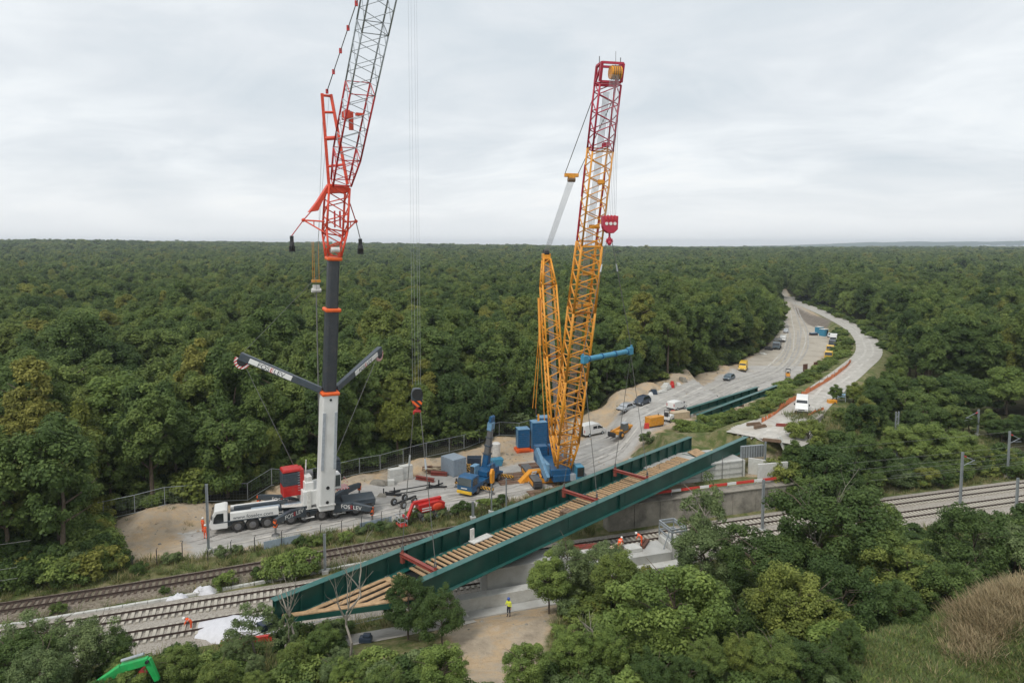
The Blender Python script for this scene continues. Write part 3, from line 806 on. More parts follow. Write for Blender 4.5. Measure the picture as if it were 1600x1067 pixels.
FOREST = []       # (crown, trunk, nominal height, nominal radius)
for i, (R_, H_, shp) in enumerate([(3.7, 15.5, 'round'), (3.2, 14.5, 'round'), (4.0, 16, 'drop'), (3.0, 16, 'round'), (3.4, 13.5, 'round'), (3.6, 15, 'drop')]):
    FOREST.append((crown_mesh('crown', 100 + i, R_, 3.2, H_, 76, 10500, 0.3, M['leaf'], shape=shp, rc=(0.17, 0.34), flat=1.0, up=0.6), trunk_mesh('trunk', 30 + i, H_ * 0.75, 0.3, R_, M['bark']), H_, R_))
YEL = (crown_mesh('crown', 140, 4.6, 1.8, 15, 66, 10000, 0.37, M['leafyellow'], shape='cone', flat=1.15, up=0.15), FOREST[0][1], 15, 4.6)
BRI = (crown_mesh('crown', 141, 5.4, 4.0, 17, 70, 10000, 0.37, M['leafbright'], shape='round', flat=1.15, up=0.15), FOREST[1][1], 17, 5.4)
DRK = (crown_mesh('crown', 142, 4.6, 1.5, 14, 66, 10000, 0.36, M['leafdark'], shape='round', flat=1.15, up=0.15), FOREST[3][1], 14, 4.6)
EDGE = [(crown_mesh('crown', 150 + i, 4.2, 1.2, 11.5 + i, 64, 9500, 0.34, M['leaf'], shape='cone' if i == 1 else 'round', flat=1.15, up=0.15, rc=(0.14, 0.3)), FOREST[4][1], 11.5 + i, 4.2) for i in range(3)]
LOD = [crown_mesh('far_crown', 160 + i, 4.9, 4.0, 16.5 + i * 0.7, 44, 1300, 0.8, M['leaf'], fill=0.84, flat=1.0, up=0.6) for i in range(4)]

def put_tree(kind, x, y, sc, label, group=None, name='broadleaf_tree', z=None, scz=None, rot=None, cat='tree'):
    o = thing(name, label, cat, (x, y, ztf(x, y) if z is None else z), RND.uniform(0, 6.28) if rot is None else rot, group)
    o.scale = (sc, sc, scz or sc)
    link(bpy.data.objects.new('crown', kind[0]), o)
    link(bpy.data.objects.new('trunk', kind[1]), o)
    return o

# ---- where forest may stand
CLEAR = g2((-420, 1010), (-150, 950), (0, 925), (168, 893), (150, 838), (150, 806), (258, 793), (387, 775), (470, 752), (562, 733), (594, 728), (702, 699), (811, 674), (860, 660), (905, 648), (950, 636), (1011, 622), (1067, 602), (1100, 587), (1156, 571), (1199, 543), (1221, 514), (1219, 485), (1215, 452),
           (1221, 448), (1231, 452), (1240, 466, 1), (1280, 484, 2), (1325, 502, 3.5), (1376, 537, 5), (1381, 549, 5), (1368, 572, 6), (1330, 600, 6.5), (1300, 645, 7), (1268, 690, 6.5), (1236, 800), (1370, 773), (1600, 735), (1900, 690)) + [(220, -60), (-220, -60)]
rng = np.random.default_rng(7)
def scatter(d0, d1, step, half=0.86):
    pts = []
    ys = np.arange(d0, d1, step)
    for r, y in enumerate(ys):
        w = half * y + 30
        xs = np.arange(-w, w, step) + (step / 2 if r % 2 else 0)
        yy = y + rng.uniform(-.38, .38, len(xs)) * step; xx = xs + rng.uniform(-.38, .38, len(xs)) * step
        pts.append(np.stack([xx, yy], 1))
    P = np.concatenate(pts)
    sd_ = poly_sd(CLEAR, P[:, 0], P[:, 1])
    return P[sd_ < 0], sd_[sd_ < 0]
nearP, nearS = scatter(60, 470, 4.8)
keep = ~((nearP[:, 1] < t1y(nearP[:, 0]) + 3) | ((nearP[:, 0] > 30) & (nearP[:, 1] < 150)))
nearP, nearS = nearP[keep], nearS[keep]
def low_limit(x, y, rad):
    """greatest tree height that keeps the ramp road open to view across the slope"""
    r = RSA; k = (r[:, 1] > y + 2) & (np.abs(x / y - r[:, 0] / r[:, 1]) < (rad + 1.0) / y + (r[:, 3] + 0.5) / r[:, 1])
    if not k.any(): return 99.0
    return float((CAMZ - (CAMZ - r[k, 2]) * y / r[k, 1]).min()) - ztf(x, y) - 0.4
hlim = np.array([low_limit(x, y, 4.2) if (x > 40 and 100 < y < 420) else 99.0 for x, y in nearP])
nearP, nearS, hlim = nearP[hlim > 3.2], nearS[hlim > 3.2], hlim[hlim > 3.2]
order = np.argsort(nearP[:, 1] + np.where(nearS > -14, -60, 0))
nearP, nearS, hlim = nearP[order], nearS[order], hlim[order]
infr = np.abs(nearP[:, 0]) < 0.79 * nearP[:, 1] + 7
idx_ind = np.where(infr)[0][:152]
ind = set(idx_ind.tolist())
kinds_lab = ['tall round-crowned deciduous tree standing in the closed forest', 'deciduous forest tree with dense mid-green crown', 'broad deciduous forest tree with spreading lobed crown']
for k in idx_ind:
    x, y = nearP[k]; edge_t = nearS[k] > -7.5
    right = x > 40
    if edge_t and RND.random() < 0.6:
        kd = EDGE[RND.randrange(3)]; lab = ('leafy low-branched tree at the forest edge right of the ramp road' if right else 'leafy low-branched tree at the forest edge behind the wire fence')
        sc = RND.uniform(0.75, 1.1)
    else:
        kd = FOREST[RND.randrange(6)] if RND.random() < 0.84 else RND.choice((BRI, DRK, DRK, YEL)); lab = ('dense deciduous tree in the forest right of the ramp road' if right else 'tall deciduous tree in the forest behind the fenced work site')
        sc = RND.uniform(0.84, 1.16)
    sc = RND.uniform(0.74, 1.25) if not edge_t else sc
    if kd in (BRI, DRK, YEL): sc *= 0.8
    szz = min(sc * RND.uniform(0.9, 1.1), hlim[k] / kd[2]); sc = min(sc, max(szz * 1.12, 0.3))
    put_tree(kd, x, y, sc, lab, 'forest trees right of the ramp' if right else 'forest trees behind the work site', scz=szz)
# ---- the rest of the forest, one mass of instanced crowns
rest = np.array([nearP[k] for k in range(len(nearP)) if k not in ind]); restl = np.array([hlim[k] for k in range(len(nearP)) if k not in ind])
# closer planting where the trees stay low beside the ramp
lowP, _ = scatter(100, 430, 3.6)
lowP = lowP[(lowP[:, 0] > 30) & ((lowP[:, 1] > 150) | (lowP[:, 0] < 70)) & (lowP[:, 1] > t1y(lowP[:, 0]) + 4)]
lowL = np.array([low_limit(x, y, 2.6) for x, y in lowP]); kk = (lowL > 2.2) & (lowL < 11)
rest = np.concatenate([rest, lowP[kk]]); restl = np.concatenate([restl, lowL[kk]])
mid, _ = scatter(470, 1050, 7.0)
far, _ = scatter(1050, 2100, 13.0)
vfar, _ = scatter(2100, 3600, 27.0)
def pack(P, s, hs, k0, k1):
    n = len(P)
    S = rng.uniform(0.78, 1.3, n) * s
    return np.stack([P[:, 0], P[:, 1], zt(P[:, 0], P[:, 1], False), S, S * hs / s * rng.uniform(0.9, 1.08, n), rng.integers(k0, k1, n), rng.uniform(0, 6.28, n)], 1)
allp = np.concatenate([pack(rest, 1.0, 1.0, 0, 6), pack(mid, 0.86, 0.93, 6, 10), pack(far, 1.6, 1.02, 6, 10), pack(vfar, 3.3, 1.1, 6, 10)])
nr = len(rest); sw = rng.uniform(size=nr); allp[:nr, 3:5] *= np.where(sw < 0.175, 0.8, 1.0)[:, None]; allp[:nr, 5] = np.where(sw < 0.06, 10, np.where(sw < 0.15, 11, np.where(sw < 0.175, 12, allp[:nr, 5]))); em = rng.uniform(size=len(allp)) < 0.05; allp[em, 4] *= 1.12; allp[em, 3] *= 1.2
allp[:nr, 4] = np.minimum(allp[:nr, 4], restl / 15.5); allp[:nr, 3] = np.minimum(allp[:nr, 3], np.maximum(allp[:nr, 4] * 1.12, 0.3))
fm = bpy.data.meshes.new('forest'); fm.vertices.add(len(allp)); fm.vertices.foreach_set('co', allp[:, :3].astype(np.float32).ravel())
for nm, vals in (('sxy', allp[:, 3]), ('sz', allp[:, 4]), ('rot', allp[:, 6])):
    setattr_f(fm, nm, vals)
ai = fm.attributes.new('kind_index', 'INT', 'POINT'); ai.data.foreach_set('value', allp[:, 5].astype(np.int32))
fm.update()
forest_o = link(bpy.data.objects.new('forest', fm))
tag(forest_o, 'unbroken deciduous forest reaching to the horizon', 'forest', kind='stuff')
ng = bpy.data.node_groups.new('forest_instances', 'GeometryNodeTree')
ng.interface.new_socket('Geometry', in_out='INPUT', socket_type='NodeSocketGeometry')
ng.interface.new_socket('Geometry', in_out='OUTPUT', socket_type='NodeSocketGeometry')
gi = ng.nodes.new('NodeGroupInput'); go = ng.nodes.new('NodeGroupOutput')
jn = ng.nodes.new('GeometryNodeJoinGeometry')
protos = [f[0] for f in FOREST] + LOD + [BRI[0], DRK[0], YEL[0]]
for me in reversed(protos):
    po = bpy.data.objects.new('crown_source', me)
    oi = ng.nodes.new('GeometryNodeObjectInfo'); oi.inputs['Object'].default_value = po; oi.inputs['As Instance'].default_value = True
    ng.links.new(oi.outputs['Geometry'], jn.inputs[0])
ip = ng.nodes.new('GeometryNodeInstanceOnPoints'); ip.inputs['Pick Instance'].default_value = True
def nattr(nm, ty):
    a = ng.nodes.new('GeometryNodeInputNamedAttribute'); a.data_type = ty; a.inputs['Name'].default_value = nm; return a.outputs[0]
cs = ng.nodes.new('ShaderNodeCombineXYZ'); sx_ = nattr('sxy', 'FLOAT')
ng.links.new(sx_, cs.inputs[0]); ng.links.new(sx_, cs.inputs[1]); ng.links.new(nattr('sz', 'FLOAT'), cs.inputs[2])
cr = ng.nodes.new('ShaderNodeCombineXYZ'); ng.links.new(nattr('rot', 'FLOAT'), cr.inputs[2])
ng.links.new(gi.outputs[0], ip.inputs['Points']); ng.links.new(jn.outputs[0], ip.inputs['Instance'])
ng.links.new(nattr('kind_index', 'INT'), ip.inputs['Instance Index']); ng.links.new(cr.outputs[0], ip.inputs['Rotation']); ng.links.new(cs.outputs[0], ip.inputs['Scale'])
ng.links.new(ip.outputs[0], go.inputs[0])
md = forest_o.modifiers.new('instances', 'NODES'); md.node_group = ng
# ================================================================== BRIDGE SPAN
def BW(u, v, z):      # bridge coordinates -> world
    return BA + BU * u + Vector((-BU.y, BU.x, 0)) * v + Vector((0, 0, z))
GH = 1.95
bridge = thing('bridge_span', 'long dark green steel bridge span with timber-slatted deck hanging over the railway', 'bridge', BA, BANG)
GIRD = {}
for nm, v, u0, u1, inner in (('near', 0.0, 0.0, BL, 1), ('far', 5.9, -9.6, 55.6, -1)):
    g = MB().box(((u0 + u1) / 2, v, GH - 0.03), (u1 - u0, 0.72, 0.06)).build('girder', M['greenlit'], bridge)
    g['label'] = 'girder with smooth outer face nearer the camera' if nm == 'near' else 'stiffened girder farther from the camera'
    npan = 6
    for k in range(npan):
        a = u0 + (u1 - u0) * k / npan; c = u0 + (u1 - u0) * (k + 1) / npan
        MB().box(((a + c) / 2, v, GH / 2), (c - a - 0.012, 0.05 + 0.004 * (k % 2), GH - 0.13)).build('web_plate', M['green'], g)
    for k in range(1, npan):
        c = u0 + (u1 - u0) * k / npan
        MB().box((c, v - inner * 0.04, GH / 2), (0.7, 0.03, GH - 0.3)).build('splice_plate', M['green'], g)
        for zz_ in range(7):
            for ux in (-0.25, -0.1, 0.1, 0.25): MB().box((c + ux, v - inner * 0.065, 0.3 + 0.22 * zz_), (0.04, 0.03, 0.04)).build('bolt', M['greenlit'], g) if nm == 'near' and k in (1, 2) else None
    MB().box(((u0 + u1) / 2, v + inner * 0.12, 0.035), (u1 - u0, 1.1, 0.07)).build('bottom_flange', M['greenlit'], g)
    n = int((u1 - u0) / 2.15)
    for k in range(n + 1):
        u = u0 + 0.15 + (u1 - u0 - 0.3) * k / n
        MB().box((u, v + inner * 0.17, GH / 2), (0.035, 0.28, GH - 0.15)).build('stiffener', M['green'], g)
    if nm == 'near':
        for u in (BL * 0.475,):
            MB().box((u, v - inner * 0.14, GH / 2), (0.05, 0.22, GH - 0.15)).build('stiffener', M['green'], g)
    for k in range(int((u1 - u0) / 3.2)):
        u = u0 + 1.2 + k * 3.2
        q = MB()
        for dx, dy, sx, sy in ((0.2, 0, 0.08, 0.42), (-0.2, 0, 0.08, 0.42), (0, 0.18, 0.34, 0.07), (0, -0.18, 0.34, 0.07)):
            q.box((u + dx, v + inner * 0.42 + dy, 0.11), (sx, sy, 0.08))
        q.build('anchor_plate', M['galv'], g)
    GIRD[nm] = g
# lower ledge along the far girder, cross beams, formwork soffit painted black as the shade between slats
MB().box((23.2, 5.15, 0.22), (64.0, 0.5, 0.05)).build('side_ledge', M['greenlit'], bridge)
for k in range(20):
    u = 1.0 + k * 2.85
    MB().box((u, 2.9, 0.14), (0.26, 4.9, 0.24)).build('cross_beam', M['green'], bridge)
MB().box((27.6, 2.8, 0.0), (55, 4.9, 0.04)).build('shaded_soffit_formwork', M['black'], bridge)
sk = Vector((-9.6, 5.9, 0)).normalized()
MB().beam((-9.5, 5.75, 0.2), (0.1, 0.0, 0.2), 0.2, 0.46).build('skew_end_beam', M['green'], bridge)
MB().prism([(-9.2, 5.6), (0.2, 0.05), (0.2, 5.6)], -0.02, 0.02, 'z').build('skew_end_shaded_soffit', M['black'], bridge)  # black too: the shade below the end planks is put into the colour
sl_m = MB().box((0, 0, 0), (0.34, 4.45, 0.1)).mesh('timber_slat', M['timber'])
u = 0.7; k = 0
while u < 50.5:
    if abs(u - 2.6) > 0.1:
        o = bpy.data.objects.new('timber_slat', sl_m); link(o, bridge)
        o.location = (u + RND.uniform(-.05, .05), 2.62 + RND.uniform(-.1, .1), 0.42 + RND.uniform(-.02, .02)); o.rotation_euler = (0, 0, RND.uniform(-.02, .02)); o.scale = (RND.uniform(0.75, 1.1), 1, 1)
    u += 0.64 if u < 30 else 0.6
for k, v in enumerate((0.55, 1.4, 2.25, 3.1, 3.95, 4.75)):
    us = -9.6 * v / 5.9
    MB().beam((us + 0.25, v, 0.44), (0.35, v + 0.02, 0.44), 0.42 if k % 2 else 0.5, 0.09).build('timber_plank', M['timber'], bridge)
MB().beam((-9.0, 5.58, 0.47), (0.3, 0.18, 0.47), 0.5, 0.1).build('timber_plank', M['timber'], bridge)
MB().beam((0.42, 0.35, 0.47), (0.42, 4.9, 0.47), 0.42, 0.1).build('timber_plank', M['timber'], bridge)
for k in range(5):      # plank walk at the far end
    MB().beam((50.9 + 0.5 * k, 0.6, 0.45), (53.2 + 0.5 * k, 4.8, 0.45), 0.46, 0.07).build('timber_plank', M['timber'], bridge)
def loose(name, label, cat, u, v, z, rot, build, group=None):
    T = thing(name, label, cat, BW(u, v, z), BANG + rot, group); build(T); return T
for (u, v, ln, w, lab) in ((13.6, 0.75, 4.6, 0.75, 'long white board lying on the bridge slats, left of the timber pallet'), (19.0, 0.8, 4.2, 0.7, 'long white board on the bridge slats just before the middle red lifting beam'),
                           (36.9, 0.95, 2.4, 1.0, 'short white board on the bridge slats against the right-hand red lifting beam'), (44.5, 0.95, 3.8, 1.0, 'wide white board on the bridge slats near the far end')):
    o = MB().box((0, 0, 0.035), (ln, w, 0.07)).build('white_board', M['tarp'], None, bevel=0.01)
    o.location = BW(u, v, 0.49); o.rotation_euler = (0, 0, BANG); tag(o, lab, 'board', 'white boards on the bridge deck')
def pallet_build(T):
    for l in range(5):
        for j in range(3):
            MB().box((0, -0.42 + 0.42 * j, 0.07 + 0.17 * l), (1.25, 0.36, 0.09)).build('pallet_board', M['timberdark'], T)
        for j in (-0.5, 0.5):
            MB().box((j, 0, 0.0 + 0.17 * l), (0.1, 1.2, 0.06)).build('pallet_runner', M['timberdark'], T)
loose('timber_stack', 'small dark timber stack on the bridge deck slats', 'timber stack', 22.3, 1.9, 0.52, 0.1, pallet_build)
# grey concrete-coloured post/box standing by the far girder, seen through at its near third
o = MB().box((0, 0, 0.28), (2.6, 0.9, 0.1)).box((-0.9, 0.3, 0.9), (0.5, 0.12, 1.2)).build('form_board', M['cream'], None)
o.location = BW(12.0, 4.7, 0.24); o.rotation_euler = (0, 0, BANG); tag(o, 'pale grey form board propped inside the far bridge girder', 'board')

# red lifting beams across the span
LB = {}
for key, u, lab in ((1, 2.7, 'red oxide lifting beam at the near end of the bridge'), (2, 25.8, 'red oxide lifting beam at the middle of the bridge'), (3, 35.9, 'red oxide lifting beam of the bridge nearest its far end')):
    T = thing('lifting_beam', lab, 'lifting beam', BW(u, 0, 0), BANG, 'red lifting beams')
    MB().box((0, 2.9, 1.62), (0.36, 5.3, 0.05)).box((0, 2.9, 1.88), (0.36, 5.3, 0.05)).box((0, 2.9, 1.75), (0.1, 5.3, 0.24)).build('beam_profile', M['redoxide'], T)
    for v in (0.55, 5.3):
        MB().box((0, v, 1.28), (0.3, 0.34, 0.62)).build('hanger', M['redoxide'], T)
        MB().box((0, v, 2.05), (0.07, 0.3, 0.32)).build('lug', M['redoxide'], T)
        MB().tube((-0.14, v, 2.22), (0.14, v, 2.22), 0.06).tube((-0.1, v, 2.2), (-0.1, v, 2.55), 0.05).tube((0.1, v, 2.2), (0.1, v, 2.55), 0.05).tube((-0.12, v, 2.55), (0.12, v, 2.55), 0.06).build('shackle', M['steel'], T)
    LB[key] = [BW(u, 0.55, 2.55), BW(u, 5.3, 2.55)]
def sling(p0, p1, r, lab, sock=None, mat='sling'):
    p0, p1 = Vector(p0), Vector(p1)
    T = thing('lifting_sling', lab, 'sling', p1, 0, 'lifting slings')
    bar('wire', (0, 0, 0), p0 - p1, r * 0.72, M[mat], T)
    if sock:
        a = p1.lerp(p0, sock) - p1; d = (p0 - p1).normalized()
        MB().tube(a, a + d * 0.9, 0.1, 0.08, 7).build('socket', M['ropelight'], T)
    return T

# ================================================================== CONCRETE WORKS BY THE TRACK
def trackbox(name, mat, x0, x1, s0, s1, z0, z1, parent=None, C=None):
    """box that follows the main line between x0..x1, offsets s0..s1"""
    C = T1C if C is None else C
    mb = MB(); pts = [toff(C, x0, s1), toff(C, x1, s1), toff(C, x1, s0), toff(C, x0, s0)]
    mb.prism([(p.x, p.y) for p in pts], z0, z1, 'z')
    return mb
A = thing('bridge_abutment', 'tall grey concrete abutment beside the near track, below the bridge', 'abutment', toff(T1C, 5, 7.4, 0))
oA = Vector(A.location)
def ap(name, mat, *a, bevel=0.03):
    o = trackbox(name, M[mat], *a).build(name, M[mat], A, bevel=bevel); o.location = -oA; return o
ap('abutment_wall', 'concrete', -5.2, 3.1, 6.3, 8.9, -0.4, 3.9)
ap('abutment_shelf', 'concrete', 3.5, 14.0, 6.2, 9.2, -0.4, 3.0)
ap('footing_wall', 'concretew', -9.0, 14.5, 9.2, 10.3, -0.6, 2.1)
ap('footing', 'concrete', -9.4, 14.9, 10.35, 11.6, -0.8, 0.95)
ap('bearing_block', 'concretew', 4.6, 7.4, 6.9, 8.2, 3.01, 3.55)
ap('bearing_block', 'concretew', 9.6, 11.2, 6.9, 8.2, 3.01, 3.4)
ap('pier_column', 'concretew', 14.1, 15.9, 6.2, 9.0, -0.4, 3.6)
cg = MB()
for (x, s) in ((14.15, 6.3), (15.85, 6.3), (14.15, 8.9), (15.85, 8.9)):
    p = toff(T1C, x, s); cg.beam((p.x, p.y, 3.6), (p.x, p.y, 5.2), 0.12, 0.12)
for z in (4.2, 4.9, 5.2):
    P = [toff(T1C, *q, z) for q in ((14.15, 6.3), (15.85, 6.3), (15.85, 8.9), (14.15, 8.9))]
    for a, c in zip(P, P[1:] + P[:1]): cg.beam(a, c, 0.12, 0.16)
o = cg.build('formwork_cage', M['galv'], A); o.location = -oA
cg = MB()
for i in range(5):
    for z0_ in (3.6,):
        p = toff(T1C, 14.3 + 0.35 * i, 8.86); cg.beam((p.x, p.y, 3.6), (p.x, p.y, 4.9), 0.2, 0.03, (1, 0, 0))
o = cg.build('formwork_panel', M['concrete'], A); o.location = -oA
p = toff(T1C, 13.5, 8.4, 3.0); q = toff(T1C, 14.3, 8.2, 4.9)
bar('prop', p - oA, q - oA, 0.06, M['galv'], A)
# old stained retaining wall behind the tracks
W_ = thing('retaining_wall', 'old black-stained concrete retaining wall behind the tracks, right of the abutment', 'wall', toff(T1C, 26, -3.8, 0))
oW = Vector(W_.location)
for k in range(9):
    x0 = 13.0 + k * 3.4
    o = trackbox('wall_panel', None, x0, x0 + 3.36, -5.3 - 0.03 * (k % 2), -3.7, -0.3, 3.02 + 0.03 * RND.uniform(-1, 1)).build('wall_panel', M['concreteold'], W_, bevel=0.04); o.location = -oW
o = trackbox('coping', None, 12.9, 43.8, -5.5, -3.6, 3.06, 3.2).build('coping', M['concreteold'], W_, bevel=0.03); o.location = -oW
# red and white barrier along the wall's top
Bq = thing('safety_barrier', 'red and white safety barrier along the top of the old retaining wall', 'barrier', toff(T1C, 24, -4.9, 3.0))
oB = Vector(Bq.location)
for k in range(18):
    x0 = 14.0 + k * 1.32
    o = MB().beam(toff(T1C, x0, -4.8, 3.75) - oB, toff(T1C, x0 + 1.3, -4.8, 3.75) - oB, 0.1, 0.34).build('barrier_board', M['stripered'] if k % 3 else M['white'], Bq)
    if k % 3 == 0:
        p = toff(T1C, x0, -4.8, 3.2) - oB; MB().beam(p, p + Vector((0, 0, 0.7)), 0.08, 0.08).build('post', M['galv'], Bq)
# new white abutment wall of the bridge's far end, with railing
Nq = thing('abutment_wall', 'new white concrete abutment wall under the far end of the bridge', 'abutment', toff(T1C, 29, -8.6, 3.0))
oN = Vector(Nq.location)
for k in range(6):
    x0 = 21.0 + k * 2.35
    o = trackbox('wall_panel', None, x0, x0 + 2.33, -9.2, -8.6, 2.7, 5.35).build('wall_panel', M['concretew'], Nq, bevel=0.02); o.location = -oN
o = trackbox('bearing_shelf', None, 20.8, 35.2, -14.5, -9.2, 4.3, 5.25).build('bearing_shelf', M['concrete'], Nq, bevel=0.03); o.location = -oN
for k in range(5):
    p = toff(T1C, 22.2 + k * 3.1, -8.5, 2.9) - oN; bar('railing_post', p, p + Vector((0, 0, 3.3)), 0.035, M['steel'], Nq)
for z in (3.6, 4.4, 5.2):
    bar('railing_rail', toff(T1C, 22.2, -8.5, z) - oN, toff(T1C, 34.6, -8.5, z) - oN, 0.03, M['steel'], Nq)
o = MB().box((0, 0, 0.75), (3.6, 0.35, 1.7)).build('formwork_wall', M['galv'], None)
for k in range(9): MB().box((-1.6 + 0.4 * k, -0.2, 0.75), (0.08, 0.06, 1.65)).build('rib', M['steel'], o)
o.location = G(1175, 713, 5.3); o.rotation_euler = (0, 0, 0.25); tag(o, 'grey ribbed formwork panel standing under the tip of the bridge', 'formwork')
# white slabs on the sandy slope right of the abutment
for (px, py, z, lab, sz, rx, rz) in ((1207, 752, 3.0, 'upright white concrete slab wall right of the abutment', (4.6, 0.3, 2.6), 0.0, 0.25), (1232, 712, 5.0, 'white slab tilted on the sandy slope beside the bushes', (1.3, 0.2, 2.9), -0.5, 0.9), (1184, 742, 3.0, 'grey upright concrete slab wall left of the pole', (2.6, 0.3, 2.3), 0, -0.5)):
    o = MB().box((0, 0, sz[2] / 2), sz).build('concrete_slab', M['concretew'], None, bevel=0.04); o.location = G(px, py, z); o.rotation_euler = (rx, 0, rz); tag(o, lab, 'concrete slab')
M['apron'] = paint('dusty_concrete', (0.47, 0.45, 0.41), 0.9, vary=0.16, scale=0.5, dirt=(0.36, 0.31, 0.24), dirt_amt=0.4, bump=0.2)
# pale concrete apron where the ramp meets the bridge
SL = [G(*q, 6.86) for q in ((1140, 668), (1175, 660), (1215, 664), (1262, 661), (1280, 668), (1262, 682), (1228, 689), (1192, 692), (1172, 688), (1152, 679))]
ax_ = np.arange(28, 56, 0.5); ay_ = np.arange(92, 116, 0.5); gx_, gy_ = np.meshgrid(ax_, ay_)
sd2 = poly_sd([(p.x, p.y) for p in SL], gx_, gy_).reshape(gx_.shape); zz2 = zt(gx_, gy_)
vs = [(float(x), float(y), float(z) + 0.055) for x, y, z in zip(gx_.ravel(), gy_.ravel(), zz2.ravel())]; fs = []; nxx = len(ax_)
for i in range(len(ay_) - 1):
    for j in range(nxx - 1):
        if sd2[i:i + 2, j:j + 2].min() > -0.3 and zz2[i:i + 2, j:j + 2].min() > 6.2: a_ = i * nxx + j; fs.append((a_, a_ + 1, a_ + nxx + 1, a_ + nxx))
o = link(bpy.data.objects.new('concrete_apron', mesh_np('concrete_apron', vs, fs, M['apron'], True))); tag(o, kind='structure')
# ================================================================== CRANES
def text_mesh(body, size, mat, extrude=0.01):
    cu_ = bpy.data.curves.new('lettering', 'FONT'); cu_.body = body; cu_.size = size; cu_.extrude = extrude; cu_.align_x = 'LEFT'
    ob = bpy.data.objects.new('lettering', cu_); COL.objects.link(ob)
    bpy.context.view_layer.update()
    me = bpy.data.meshes.new_from_object(ob)
    w = max((v.co.x for v in me.vertices), default=1.0)
    bpy.data.objects.remove(ob)
    me.materials.clear(); me.materials.append(mat)
    return me, w
def lettering(parts, size, origin, right, up, parent, squeeze=1.0):
    """print words side by side: parts = [(text, material)]; placed on a face"""
    right, up = Vector(right).normalized(), Vector(up).normalized(); nrm = right.cross(up)
    x = 0.0
    for body, mat in parts:
        me, w = text_mesh(body, size, mat)
        o = bpy.data.objects.new('lettering', me); link(o, parent)
        p = Vector(origin) + right * x
        o.matrix_local = Matrix.Translation(p) @ Matrix((right, up, nrm)).transposed().to_4x4() @ Matrix.Diagonal((squeeze, 1, 1, 1))
        x += (w + size * 0.06) * squeeze
def wheel(parent, p, r, w, axis, rim='rim'):
    """tyre with rim as sub-part"""
    p, axis = Vector(p), Vector(axis).normalized()
    o = MB().tube(p - axis * w / 2, p - axis * w * 0.32, r * 0.9, r, 18).tube(p - axis * w * 0.32, p + axis * w * 0.32, r, r, 18, False).tube(p + axis * w * 0.32, p + axis * w / 2, r, r * 0.9, 18).build('wheel', M['rubber'], parent)
    MB().tube(p - axis * w * 0.53, p + axis * w * 0.53, r * 0.55, r * 0.55, 14).tube(p + axis * w * 0.53, p + axis * w * 0.6, r * 0.22, r * 0.18, 8).build('rim', M[rim], o)
    return o
def lattice(parent, name, A, B, side, w0, d0, w1, d1, n, rc, rl, mat, matl=None, faces='fbls', cross_top=True):
    """lattice section: four chords in one part, every lacing bar its own sub-part. side = unit vector of the width."""
    A, B, side = Vector(A), Vector(B), Vector(side)
    ax = (B - A).normalized(); side = (side - ax * side.dot(ax)).normalized(); dep = ax.cross(side).normalized()
    matl = matl or mat
    def corner(t, i, j):
        return A.lerp(B, t) + side * (i * (w0 + (w1 - w0) * t) / 2) + dep * (j * (d0 + (d1 - d0) * t) / 2)
    mb = MB()
    for i in (-1, 1):
        for j in (-1, 1): mb.tube(corner(0, i, j), corner(1, i, j), rc, rc, 7)
    sec = mb.build(name, M[mat], parent, smooth=True)
    F = {'f': ((-1, -1), (1, -1)), 'b': ((-1, 1), (1, 1)), 'l': ((-1, -1), (-1, 1)), 's': ((1, -1), (1, 1))}
    for fc in faces:
        a, c = F[fc]
        for k in range(n):
            t0, t1 = k / n, (k + 1) / n
            p, q = (a, c) if (k % 2 == 0) else (c, a)
            bar('lacing_bar', corner(t0, *p), corner(t1, *q), rl, M[matl], sec, 5)
    for t in ((0, 1) if cross_top else (0,)):
        for fc in 'fbls':
            a, c = F[fc]; bar('cross_bar', corner(t, *a), corner(t, *c), rl * 1.2, M[mat], sec, 5)
    return sec

# ------------------------------------------------------------------ 1. large truck crane with luffing lattice jib
fr_, re_ = G(331, 838), G(592, 801)
fu_ = (fr_ - re_).normalized(); c_ang = math.atan2(fu_.y, fu_.x)
c_loc = fr_ - fu_ * 12.7 + Vector((fu_.y, -fu_.x, 0)) * 1.45; c_loc.z = 0.03
C1 = thing('mobile_crane', 'huge white truck crane with dark telescopic boom and orange-red lattice jib', 'crane', c_loc, c_ang)
R1 = Matrix.Rotation(-c_ang, 4, 'Z')
def wl(p): return R1 @ (Vector(p) - c_loc)
def vl(p): return R1 @ Vector(p)
# carrier
ch = MB().box((2.8, 0, 1.15), (19.4, 2.2, 0.6)).box((2.8, 0, 1.5), (19.2, 2.9, 0.14)).build('chassis', M['anthracite'], C1, bevel=0.04)
MB().box((-5.0, 0, 1.75), (4.2, 2.7, 0.5)).box((-6.8, 0, 1.4), (0.5, 2.8, 0.6)).build('rear_deck', M['anthracite'], C1, bevel=0.05)
cabo = [(10.9, 0.7), (12.75, 0.7), (13.0, 1.3), (12.75, 2.2), (12.35, 2.98), (11.2, 3.1), (10.9, 3.0)]
cabn = MB().prism(cabo, -1.42, 1.42).build('cab', M['white'], C1, bevel=0.08)
MB().prism([(13.02, 1.45), (12.79, 2.2), (12.45, 2.85), (12.44, 2.8), (12.74, 2.15), (12.98, 1.42)], -1.2, 1.2).build('windscreen', M['glass'], cabn)
for sy in (-1, 1):
    MB().prism([(11.35, 1.6), (12.55, 1.5), (12.4, 2.2), (12.1, 2.65), (11.35, 2.65)], sy * 1.41, sy * 1.45).build('side_window', M['glass'], cabn)
    MB().box((12.7, sy * 1.5, 2.3), (0.08, 0.25, 0.5)).build('mirror', M['plastic'], cabn)
    MB().box((12.9, sy * 1.0, 0.95), (0.2, 0.45, 0.22)).build('headlight', M['lamp'], cabn)
